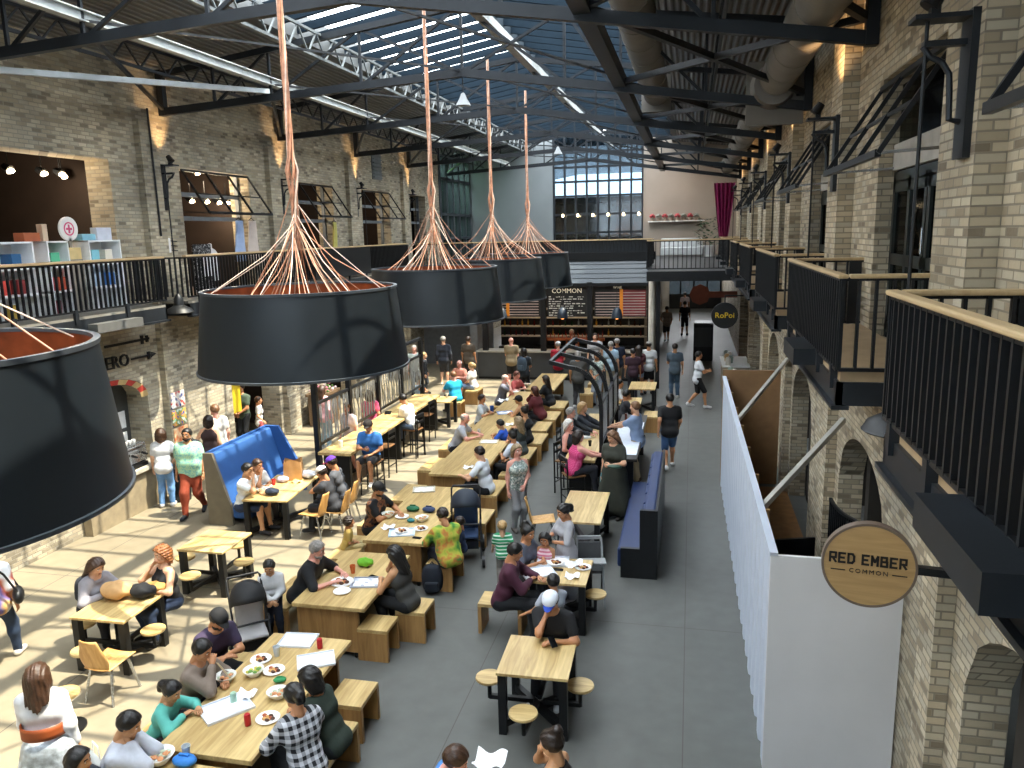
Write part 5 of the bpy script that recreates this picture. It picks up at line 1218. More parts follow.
# ================================================================== THINGS ON THE TABLES
ZT = TH + 0.002
_it = {}
def place(kind, px, py, label, rz=0.0, z=ZT, col=None, cat=None, s=1.0):
    x, y = P(px, py, z) if px is not None else py
    key = (kind, col)
    nm, ct = kind, cat or kind.replace('_', ' ')
    if key in _it:
        return dup(_it[key], (x, y, z), rz, label) if s == 1.0 else _sc(dup(_it[key], (x, y, z), rz, label), s)
    if kind == 'plate':
        o = MB().lathe([(0, 0), (0.07, 0), (0.12, 0.018), (0.118, 0.022), (0.07, 0.006), (0, 0.005)], 28).build(nm, M_ceramic, smooth=50)
    elif kind == 'food_plate':
        nm = 'plate'; ct = 'plate'
        o = MB().lathe([(0, 0), (0.08, 0), (0.135, 0.018), (0.132, 0.022), (0.08, 0.006), (0, 0.005)], 28).build(nm, M_ceramic, smooth=50)
        f = MB(); rr = random.Random(len(_it))
        for k in range(9): f.ell((rr.uniform(-.06, .06), rr.uniform(-.05, .05), 0.02), (0.03, 0.025, 0.018), 8, 5, m=k % 3)
        f.build('food', [mat('food_rust', 'a5522e', 0.6), mat('food_tan', 'c79a5a', 0.6), mat('food_dark', '4a2a1c', 0.6)], o, smooth=60)
    elif kind in ('bowl', 'salad_bowl'):
        nm = 'bowl'; ct = 'bowl'
        o = MB().lathe([(0, 0), (0.06, 0), (0.1, 0.05), (0.115, 0.075), (0.11, 0.075), (0.09, 0.045), (0, 0.02)], 28).build(nm, M_ceramic, smooth=50)
        f = MB(); rr = random.Random(4)
        for k in range(14): f.ell((rr.uniform(-.06, .06), rr.uniform(-.06, .06), 0.055 + rr.uniform(0, .02)), (0.026, 0.022, 0.014), 7, 4, m=k % 2)
        cs = ('c98a5a', 'b5c0a8') if kind == 'bowl' else ('5f8a3a', 'b8b04a')
        f.build('food', [mat('food_' + c, c, 0.6) for c in cs], o, smooth=60)
    elif kind == 'tray':
        o = MB().bx(-0.2, 0.2, -0.15, 0.15, 0, 0.006).bx(-0.21, 0.21, -0.16, -0.15, 0, 0.022).bx(-0.21, 0.21, 0.15, 0.16, 0, 0.022).bx(-0.21, -0.2, -0.15, 0.15, 0, 0.022).bx(0.2, 0.21, -0.15, 0.15, 0, 0.022).build(nm, mat('tray_' + (col or 'white'), col or 'dfe3ec', 0.4, var=0.03))
        n_ = MB().grid(lambda u, v: ((u - .5) * .34, (v - .5) * .24, 0.012 + 0.012 * math.sin(u * 11 + v * 5) * math.sin(v * 9)), 12, 10).build('paper_liner', M_paper, o, smooth=60)
    elif kind == 'can':
        o = MB().lathe([(0, 0), (0.028, 0), (0.033, 0.008), (0.033, 0.108), (0.027, 0.12), (0, 0.118)], 16).build(nm, mat('can_' + col, col, 0.3, 0.2, var=0.05), smooth=40)
    elif kind == 'cup':
        o = MB().lathe([(0, 0), (0.028, 0), (0.042, 0.12), (0.038, 0.12), (0.026, 0.01), (0, 0.008)], 16).build(nm, mat('cup_' + (col or 'clear'), col or 'cdd3d6', 0.25, var=0.03), smooth=40)
    elif kind == 'phone':
        o = MB().bx(-0.038, 0.038, -0.075, 0.075, 0, 0.009).build(nm, mat('phone_black', '0c0d10', 0.2), bevel=0.004)
    elif kind == 'napkin':
        rr = random.Random(len(_it)); ph = rr.uniform(0, 6)
        o = MB().grid(lambda u, v: ((u - .5) * .2, (v - .5) * .18, 0.02 + 0.025 * math.sin(u * 7 + ph) * math.cos(v * 6)), 12, 10).build(nm, mat('napkin_' + (col or 'w'), col or 'eef0f2', 0.9, var=0.05), smooth=60)
    elif kind == 'pouch':
        o = MB().ell((0, 0, 0.05), (0.12, 0.08, 0.05), 16, 8).bx(-0.05, 0.05, -0.012, 0.012, 0.08, 0.115).build(nm, mat('pouch_' + col, col, 0.7, var=0.2), smooth=50)
    elif kind == 'paper_bag':
        def bf(u, v):
            a = 2 * PI * u; w = 1 - 0.12 * v + 0.05 * math.sin(7 * a + 4 * v) * v
            c_, s_ = math.cos(a), math.sin(a); k = max(abs(c_), abs(s_))
            return (0.17 * c_ / k * w, 0.11 * s_ / k * w, 0.36 * v + 0.03 * math.sin(3 * a) * v)
        o = MB().grid(bf, 32, 8).bx(-0.16, 0.16, -0.1, 0.1, 0, 0.01).build(nm, mat('kraft_paper', 'b58a58', 0.85, var=0.15), smooth=35)
    elif kind == 'folded_bag':
        def bf(u, v):
            a = 2 * PI * u; t_ = PI * v
            return (0.2 * math.sin(t_) * math.cos(a) * (1 + .08 * math.sin(3 * a)), 0.14 * math.sin(t_) * math.sin(a), 0.1 - 0.1 * math.cos(t_) + 0.02 * math.sin(4 * a + 3 * t_) * math.sin(t_))
        o = MB().grid(bf, 24, 12).build(nm, mat('fold_' + col, col, 0.85, var=0.15), smooth=50)
    tag(o, label, ct); o.location = (x, y, z); o.rotation_euler = (0, 0, rz)
    _it[key] = o
    if s != 1.0: _sc(o, s)
    return o
def _sc(o, s): o.scale = (s, s, s); return o
# first crowded table
place('tray', 298, 641, 'white tray at the far end of the crowded table, left one', 0.1); place('tray', 316, 661, 'white tray at the far right corner of the crowded table', 0.5)
place('tray', 226, 709, 'white tray with paper in front of the girl in teal', 0.9, s=1.15)
place('bowl', 226, 681, 'white noodle bowl in front of the person in taupe'); place('salad_bowl', 254, 675, 'white salad bowl in the middle of the crowded table'); place('bowl', 278, 697, 'white bowl in front of the plaid shirt')
place('food_plate', 274, 671, 'white plate of food behind the salad bowl', s=0.9); place('food_plate', 261, 660, 'white plate with dark food nearest the purple t-shirt'); place('food_plate', 268, 719, 'white plate with dark leftovers left of the plaid shirt')
place('can', 320, 648, 'red can at the far right corner of the crowded table', col='b3202a'); place('can', 248, 725, 'red can near the plate of leftovers', col='b3202a'); place('can', 234, 703, 'pale green can on the tray before the girl in teal', col='9ec4b4')
place('cup', 277, 656, 'clear plastic cup between the plates and the far trays'); place('cup', 187, 757, 'empty glass on the near end of the crowded table')
place('napkin', 245, 696, 'crumpled white napkin beside the tray of the girl in teal'); place('pouch', 280, 682, 'small green pouch on the crowded table', 0.4, col='2f8a52', s=0.6); place('bowl', 160, 762, 'white bowl at the bottom edge before the man in the track jacket', s=1.2); place('pouch', 185, 765, 'bright blue pack at the bottom edge of the crowded table', col='2f7ac9')
# second table
place('food_plate', 342, 583, 'large white plate of pizza before the grey-haired man', s=1.25); place('plate', 342, 592, 'small white side plate at the table corner'); place('tray', 367, 583, 'grey tray before the woman in a sheer top', 0.2, col='a9b0c0'); place('cup', 353, 573, 'orange drink in a cup beside the pizza plate', col='c8683a'); place('phone', 374, 577, 'black phone lying beside the grey tray', 1.2)
x, y = P(365, 566, ZT); place('folded_bag', None, (x, y), 'lime green bag on the far end of the grey-haired man\'s table', col='6cb52e', s=0.62)
# third table
place('bowl', 388, 517, 'white bowl before the man in a black cap'); place('plate', 402, 517, 'white plate beside the bowl of the man in a black cap'); place('pouch', 413, 511, 'dark green pouch in the middle of the tie-dye table', col='1f6a4a'); place('pouch', 429, 512, 'dark blue pouch at the far side of the tie-dye table', col='26385e'); place('tray', 402, 533, 'pale blue tray of food at the near end of the tie-dye table', 0.3, col='bfd2ea'); place('food_plate', 402, 531, 'plate of reddish food on the pale blue tray', z=ZT + 0.025, s=0.9)
place('food_plate', 421, 529, 'white plate of food before the tie-dye shirt'); place('phone', 417, 538, 'black phone at the near right corner of the tie-dye table', 1.4); place('pouch', 411, 522, 'small teal pouch beside the tray on the tie-dye table', col='2a7a80', s=0.6); place('napkin', 388, 528, 'crumpled napkin at the near left of the tie-dye table'); place('tray', 424, 490, 'clear-lidded tray on the far half of the tie-dye table', 0.3, col='c8c2b4'); place('bowl', 422, 521, 'white covered bowl beside the tie-dye shirt')
# further tables
place('napkin', 468, 468, 'white napkin held down by the man in a white t-shirt'); place('cup', 479, 434, 'white cup on the grey-haired man\'s table'); place('cup', 492, 412, 'blue cup before the boy in a white polo', col='3a62b4', s=1.4); place('tray', 505, 413, 'blue and white papers before the ash-blond woman', 0.4, col='8fa8d8'); place('napkin', 503, 401, 'crumpled white paper before the woman in a black cap', s=1.4); place('bowl', 527, 386, 'white bowl on the far table'); place('plate', 515, 392, 'white plate on the far table'); place('napkin', 509, 425, 'white napkin in front of the boy in royal blue'); place('tray', 489, 442, 'pale tray in the middle of the pale polo man\'s table', 0.1, col='d8cdb4')
# family table
place('tray', 553, 562, 'white tray with a pizza at the far side of the family table', 0.1, s=1.1); place('food_plate', 556, 563, 'plate of sliced pizza on the far family tray', z=ZT + 0.025, s=0.9); place('tray', 538, 573, 'white tray at the left of the family table', 0.5, s=1.1); place('napkin', 573, 565, 'crumpled white wrapper in the middle of the family table', s=1.3); place('food_plate', 583, 568, 'white plate with scraps at the right of the family table'); place('napkin', 572, 577, 'white wrapper at the near edge of the family table'); place('phone', 558, 570, 'dark phone on the family table', 1.5)
# booth table, bag table
place('paper_bag', 294, 479, 'big crumpled brown paper bag at the far end of the booth table', 0.3, s=1.1); place('folded_bag', 308, 478, 'white plastic bag beside the brown paper bag', col='dcdfe8', s=0.8); place('folded_bag', 272, 495, 'dark navy cap lying on the booth table', col='1e2a3c', s=0.7); place('cup', 274, 485, 'red cup on the booth table', col='c0302a'); place('bowl', 262, 492, 'white bowl before the man in white at the booth table'); place('folded_bag', 283, 482, 'pale lilac bag in the middle of the booth table', col='b8b4cc', s=0.6); place('napkin', 297, 482, 'yellow paper on the booth table', col='e2c078'); place('plate', 266, 487, 'white plate behind the bowl on the booth table')
x, y = P(117, 598, ZT); place('folded_bag', None, (x, y), 'large tan paper bag before the woman with the backpack', col='c49a68', s=1.15); x, y = P(143, 597, ZT); place('folded_bag', None, (x, y), 'black jacket heaped on the table between two women', col='14161a', s=0.95); x, y = P(156, 592, ZT); place('folded_bag', None, (x, y), 'tan handbag at the table corner by the curly-haired woman', col='a8854a', s=0.75)
place('napkin', 490, 762, 'white paper on the table at the bottom edge', s=1.4)
place('cup', 341, 447, 'white paper cup on the left long counter', z=1.022, col='e8e8e4', s=1.2); place('phone', 388, 413, 'dark laptop-like tablet before the man in a white shirt', 0.3, z=1.022, s=2.2)
place('bowl', 583, 455, 'bowl on the counter before the woman in pink', z=0.982, s=0.9); place('cup', 590, 446, 'dark cup on the counter under the ribs', z=0.982, col='2a2a2a'); place('plate', 586, 438, 'plate on the counter under the ribs', z=0.982); place('napkin', 292, 447, 'x', z=0.9) if False else None
place('plate', 437, 397, 'white plate on the turquoise man\'s table'); place('cup', 430, 396, 'dark cup on the turquoise man\'s table', col='2a2a2a'); place('cup', 447, 397, 'clear cup on the turquoise man\'s table')

# backpacks and bags
def backpack(loc, rz, label, col, tilt=0.0, s=1.0):
    t = thing('backpack', label, 'backpack', loc, rz); M_b = mat('pack_' + col, col, 0.8, var=0.15)
    def f(u, v):
        a = 2 * PI * u; b = PI * v
        return (0.17 * math.sin(b) ** 0.5 * math.cos(a), 0.11 * math.sin(b) ** 0.5 * math.sin(a), 0.23 - 0.23 * math.cos(b))
    bb_ = MB().grid(f, 24, 14).build('bag_body', M_b, t, smooth=50)
    MB().bx(-0.11, 0.11, -0.15, -0.08, 0.05, 0.22).build('front_pocket', M_b, bb_, bevel=0.03)
    for s_ in (-1, 1): MB().tube([(s_ * 0.08, 0.09, 0.42), (s_ * 0.1, 0.16, 0.3), (s_ * 0.1, 0.15, 0.15), (s_ * 0.1, 0.08, 0.06)], 0.014, 6).build('strap', M_b, t)
    MB().tube([(-0.03, 0.02, 0.45), (0, 0.02, 0.5), (0.03, 0.02, 0.45)], 0.01, 6).build('grab_loop', M_b, bb_)
    t.rotation_euler = (tilt, 0, rz); t.scale = (s, s, s)
    return t
x, y = P(433, 592, 0); backpack((x, y, 0), 0.2, 'dark navy backpack on the floor before the tie-dye shirt\'s bench', '1d2430', s=1.0)
# ================================================================== PEOPLE
import openvdb as vdb
def A(*v): return np.array(v, dtype=np.float64)
def field_mesh(prims, h, infl=0.0, k=0.04, cuts=(), noise=None):
    """surface of a smooth union of tapered capsules (a, b, ra, rb[, squash]) -> verts, faces"""
    a = np.array([p[0] for p in prims]); b = np.array([p[1] for p in prims]); r = np.array([max(p[2], p[3]) for p in prims])[:, None]
    lo = np.minimum(a - r, b - r).min(0) - infl - 3 * h; hi = np.maximum(a + r, b + r).max(0) + infl + 3 * h
    n = np.ceil((hi - lo) / h).astype(int) + 1
    F = np.full(n, 0.3, dtype=np.float32)
    ax = [lo[i] + h * np.arange(n[i]) for i in range(3)]
    pad = infl + k + 2.5 * h
    for p in prims:
        pa, pb, ra, rb = p[:4]; rm = max(ra, rb)
        l0 = np.minimum(pa, pb) - rm - pad; h0 = np.maximum(pa, pb) + rm + pad
        i0 = np.maximum(0, np.floor((l0 - lo) / h).astype(int)); i1 = np.minimum(n, np.ceil((h0 - lo) / h).astype(int) + 1)
        X, Y, Z = np.meshgrid(ax[0][i0[0]:i1[0]], ax[1][i0[1]:i1[1]], ax[2][i0[2]:i1[2]], indexing='ij', sparse=True)
        d = pb - pa; dd = float(d @ d) + 1e-12
        t = np.clip(((X - pa[0]) * d[0] + (Y - pa[1]) * d[1] + (Z - pa[2]) * d[2]) / dd, 0, 1)
        q = np.sqrt((X - pa[0] - d[0] * t) ** 2 + (Y - pa[1] - d[1] * t) ** 2 + (Z - pa[2] - d[2] * t) ** 2) - (ra + (rb - ra) * t) - infl
        S = F[i0[0]:i1[0], i0[1]:i1[1], i0[2]:i1[2]]
        if len(p) > 4 and p[4] == 'sub':
            S[...] = np.maximum(S, -q)
        else:
            hh = np.maximum(k - np.abs(S - q), 0) / k
            S[...] = np.minimum(S, q) - hh * hh * k * 0.25
    if cuts or noise:
        X, Y, Z = np.meshgrid(*ax, indexing='ij', sparse=True)
        if noise: F += noise(X, Y, Z).astype(np.float32)
        for f in cuts: np.maximum(F, f(X, Y, Z).astype(np.float32), out=F)
    F[0] = F[-1] = 0.3; F[:, 0] = F[:, -1] = 0.3; F[:, :, 0] = F[:, :, -1] = 0.3
    g = vdb.FloatGrid(0.3); g.copyFromArray(F)
    pts, tri, quad = g.convertToPolygons(isovalue=0.0, adaptivity=0.0)
    V = np.asarray(pts, dtype=np.float64) * h + lo
    fs = [tuple(int(i) for i in q)[::-1] for q in quad] + [tuple(int(i) for i in q)[::-1] for q in tri]
    return V, fs

def mesh_obj(name, V, fs, mats, mi=None, parent=None, me=None):
    if me is None:
        me = bpy.data.meshes.new(name); me.from_pydata([tuple(v) for v in V], [], fs)
        for m in mats: me.materials.append(m)
        if mi is not None: me.polygons.foreach_set('material_index', mi)
        me.shade_smooth(); me.update()
    o = bpy.data.objects.new(name, me); COL.objects.link(o)
    if parent is not None: o.parent = parent
    return o

# ---- head template (origin at the middle of the head, face towards +Y, height 0.235)
def head_template(h):
    P_ = [(A(0, -0.012, 0.03), A(0, 0.018, 0.03), 0.078, 0.074), (A(0, -0.035, 0.02), A(0, -0.02, 0.04), 0.07, 0.07), (A(0, 0.03, -0.03), A(0, 0.04, -0.07), 0.058, 0.04),
          (A(-0.03, 0.02, -0.06), A(0.03, 0.02, -0.06), 0.042, 0.042), (A(0, 0.062, -0.098), A(0, 0.066, -0.094), 0.022, 0.022),
          (A(-0.032, 0.072, 0.03), A(0.032, 0.072, 0.03), 0.017, 0.017), (A(-0.045, 0.058, -0.018), A(-0.04, 0.06, -0.022), 0.026, 0.026), (A(0.045, 0.058, -0.018), A(0.04, 0.06, -0.022), 0.026, 0.026)]
    V1 = [(A(0, 0.085, 0.018), A(0, 0.106, -0.026), 0.009, 0.0145), (A(-0.011, 0.09, -0.03), A(0.011, 0.09, -0.03), 0.01, 0.01),
          (A(-0.018, 0.082, -0.058), A(0.018, 0.082, -0.058), 0.0085, 0.0085), (A(-0.016, 0.08, -0.068), A(0.016, 0.08, -0.068), 0.009, 0.009),
          (A(-0.08, -0.008, 0.02), A(-0.078, -0.002, -0.025), 0.015, 0.01), (A(0.08, -0.008, 0.02), A(0.078, -0.002, -0.025), 0.015, 0.01),
          (A(0, -0.022, -0.06), A(0, -0.035, -0.17), 0.054, 0.056)]
    sub = [(A(s * 0.032, 0.095, 0.008), A(s * 0.032, 0.097, 0.008), 0.017, 0.017, 'sub') for s in (-1, 1)]
    V, fs = field_mesh(P_ + V1 + sub, h, k=0.018)
    V = [tuple(v) for v in V]; mi = []
    for f in fs:
        c = np.mean([V[i] for i in f], axis=0)
        lip = c[1] > 0.078 and abs(c[0]) < 0.024 and -0.076 < c[2] < -0.052
        brow = c[1] > 0.068 and 0.012 < abs(c[0]) < 0.05 and 0.028 < c[2] < 0.04
        mi.append(3 if lip else 4 if brow else 0)
    e = MB()
    for s in (-1, 1):
        e.ell((s * 0.032, 0.074, 0.008), (0.014, 0.014, 0.0115), 10, 6, m=1); e.ell((s * 0.032, 0.0805, 0.008), (0.0065, 0.0085, 0.0065), 8, 5, m=2)
    o = len(V); V += e.V; fs += [tuple(i + o for i in f) for f in e.F]; mi += e.M
    return np.array(V), fs, mi
HEADS = {0: head_template(0.0075), 1: head_template(0.013)}

# ---- hand template: x along the fingers, y towards the thumb, z the back of the hand
def hand_template(curl):
    m = MB()
    m.tube([(-0.05, 0, 0), (-0.01, 0, 0), (0.03, 0.002, 0), (0.07, 0, -0.002), (0.088, 0, -0.004)], [0.024, 0.027, 0.036, 0.038, 0.03], 10)
    m.V = [(v[0], v[1], v[2] * (0.5 if v[0] > 0 else 0.8)) for v in m.V]
    for i, (y, L) in enumerate(((0.03, 0.068), (0.0105, 0.077), (-0.0095, 0.072), (-0.0285, 0.056))):
        p = Vector((0.075, y, -0.003)); pts = [p]; an = -0.1; rs = [0.0105]
        for k, sg in enumerate((0.48, 0.3, 0.22)):
            an -= curl * (0.35, 0.75, 0.5)[k]
            p = p + Vector((math.cos(an), y * 0.5, math.sin(an))) * (L * sg); pts.append(p); rs.append((0.0095, 0.0085, 0.006)[k])
        m.tube(pts, rs, 7)
    m.tube([(0.015, 0.025, -0.004), (0.045, 0.05, -0.012), (0.068, 0.056, -0.02 - 0.01 * curl), (0.086, 0.05, -0.026 - 0.02 * curl)], [0.014, 0.0125, 0.0105, 0.007], 7)
    return np.array(m.V), m.F
HANDS = {'relax': hand_template(0.55), 'flat': hand_template(0.2), 'grip': hand_template(1.35)}

# ---- hair and caps, cached per style
HAIRC = {}
SK = [(A(0, -0.012, 0.03), A(0, 0.018, 0.03), 0.078, 0.074), (A(0, -0.035, 0.02), A(0, -0.02, 0.04), 0.07, 0.07)]
def hair_mesh(style, lod):
    key = (style, lod)
    if key in HAIRC: return HAIRC[key]
    h = 0.009 if lod == 0 else 0.014
    face = lambda X, Y, Z: 0.85 * Y - 0.55 * Z - 0.028
    wav = lambda X, Y, Z: 0.0025 * np.sin(X * 160 + Z * 30) + 0.002 * np.sin(Z * 90 + X * 40)
    pr = list(SK); cuts = [face]; infl = 0.016; nz = wav; k = 0.03
    low = lambda z0: (lambda X, Y, Z: z0 - Z + 0 * X + 0 * Y)
    if style == 'short':
        cuts += [low(-0.045), lambda X, Y, Z: 0.8 * Y - Z * 0.9 - 0.02 + 0 * X]
    elif style == 'thin':
        infl = 0.009; cuts += [low(-0.05), lambda X, Y, Z: Z - 0.055 + 0.25 * Y + 0 * X, lambda X, Y, Z: Y - 0.02 + 0 * X + 0 * Z]
    elif style == 'bob':
        infl = 0.024; pr += [(A(s * 0.05, -0.035, 0), A(s * 0.062, -0.03, -0.11), 0.045, 0.035) for s in (-1, 1)] + [(A(0, -0.06, 0), A(0, -0.065, -0.11), 0.05, 0.045)]
    elif style in ('long', 'verylong'):
        L = 0.3 if style == 'long' else 0.46
        infl = 0.02; pr += [(A(s * 0.045, -0.045, 0.0), A(s * 0.075, -0.095, -L), 0.05, 0.03) for s in (-1, 1)] + [(A(0, -0.065, 0.0), A(0, -0.125, -L - 0.03), 0.055, 0.035)] + [(A(s * 0.066, -0.01, 0.02), A(s * 0.085, -0.01, -0.2), 0.026, 0.02) for s in (-1, 1)]
        nz = lambda X, Y, Z: 0.004 * np.sin(X * 190 + Z * 12) + 0.003 * np.sin(Z * 34 + X * 60)
    elif style == 'ponytail':
        cuts += [low(-0.07)]; pr += [(A(0, -0.1, 0.045), A(0, -0.135, 0.01), 0.03, 0.032), (A(0, -0.135, 0.01), A(0, -0.13, -0.2), 0.032, 0.016)]
    elif style == 'bun':
        cuts += [low(-0.06)]; pr += [(A(0, -0.075, 0.115), A(0, -0.08, 0.125), 0.04, 0.036)]
    elif style == 'curly':
        infl = 0.034; pr += [(A(s * 0.05, -0.03, 0), A(s * 0.06, -0.035, -0.09), 0.045, 0.04) for s in (-1, 1)] + [(A(0, -0.06, 0), A(0, -0.065, -0.08), 0.05, 0.045)]
        nz = lambda X, Y, Z: 0.007 * np.sin(X * 150) * np.sin(Y * 140) + 0.006 * np.sin(Z * 150 + X * 60)
    elif style == 'mop':
        infl = 0.026; cuts += [low(-0.06)]; nz = lambda X, Y, Z: 0.006 * np.sin(X * 140 + 1) * np.sin(Y * 130) + 0.005 * np.sin(Z * 140)
    elif style == 'cap':
        infl = 0.02; nz = None
        cuts = [lambda X, Y, Z: 0.045 - Z - 0.15 * Y + 0 * X]
        pr = SK + []
    V, fs = field_mesh(pr, h, infl=infl, k=k, cuts=cuts, noise=nz)
    if style == 'cap':
        V = [tuple(v) for v in V]; b = MB()
        def bf(u, v): 
            a = PI * (0.12 + 0.76 * u); r = 0.085 + 0.085 * v * math.sin(a) ** 0.7
            return (0.083 * math.cos(a) * (1 - .05 * v), 0.005 + r * math.sin(a), 0.048 - 0.018 * v - 0.01 * math.cos(a) ** 2)
        b.grid(bf, 14, 5); g = MB(); 
        n0 = len(b.V); b.V += [(x, y, z - 0.006) for x, y, z in b.V[:n0]]; b.F += [tuple(i + n0 for i in f)[::-1] for f in b.F]
        o = len(V); V += b.V; nf = len(fs); fs = fs + [tuple(i + o for i in f) for f in b.F]
        HAIRC[key] = (np.array(V), fs, [0] * nf + [1] * (len(fs) - nf))
    else:
        HAIRC[key] = (V, fs, None)
    return HAIRC[key]

def ik(S, T, l1, l2, pole):
    d = T - S; L = np.linalg.norm(d); L2 = min(max(L, abs(l1 - l2) + 0.02), (l1 + l2) * 0.995)
    u = d / L; a = (l1 * l1 - l2 * l2 + L2 * L2) / (2 * L2); hh = math.sqrt(max(l1 * l1 - a * a, 0))
    p = pole - u * (pole @ u); p /= np.linalg.norm(p) + 1e-9
    return S + u * a + p * hh, S + u * L2
def rotx(v, a, c):
    ca, sa = math.cos(a), math.sin(a); d = v - c
    return c + A(d[0], d[1] * ca + d[2] * sa, -d[1] * sa + d[2] * ca)   # positive a leans towards +Y
def rotz(v, a, c):
    ca, sa = math.cos(a), math.sin(a); d = v - c
    return c + A(d[0] * ca + d[1] * sa, -d[0] * sa + d[1] * ca, d[2])   # positive a turns towards +X

SKIN = {'fair': 'd9a888', 'tan': 'b9825c', 'brown': '8a5a3c', 'olive': 'c29068', 'pink': 'dda090'}
M_eye = mat('eye_white', 'e8e4de', 0.3, var=0); M_iris = mat('eye_dark', '2a1a12', 0.3, var=0)
HAIRCOL = {'black': '100d0c', 'dark': '22160f', 'brown': '3f291a', 'grey': '8e8a86', 'blond': 'b0905f', 'ash': '8a7558', 'auburn': '4c2418', 'ginger': '8a5630', 'white': 'c9c5be', 'lightbrown': '6e4c30'}
def cloth(c):
    """colour hex, or a ready material"""
    return c if not isinstance(c, str) else mat('cloth_' + c, c, 0.85, var=0.12, scale=9, bump=0.25, bscale=30)

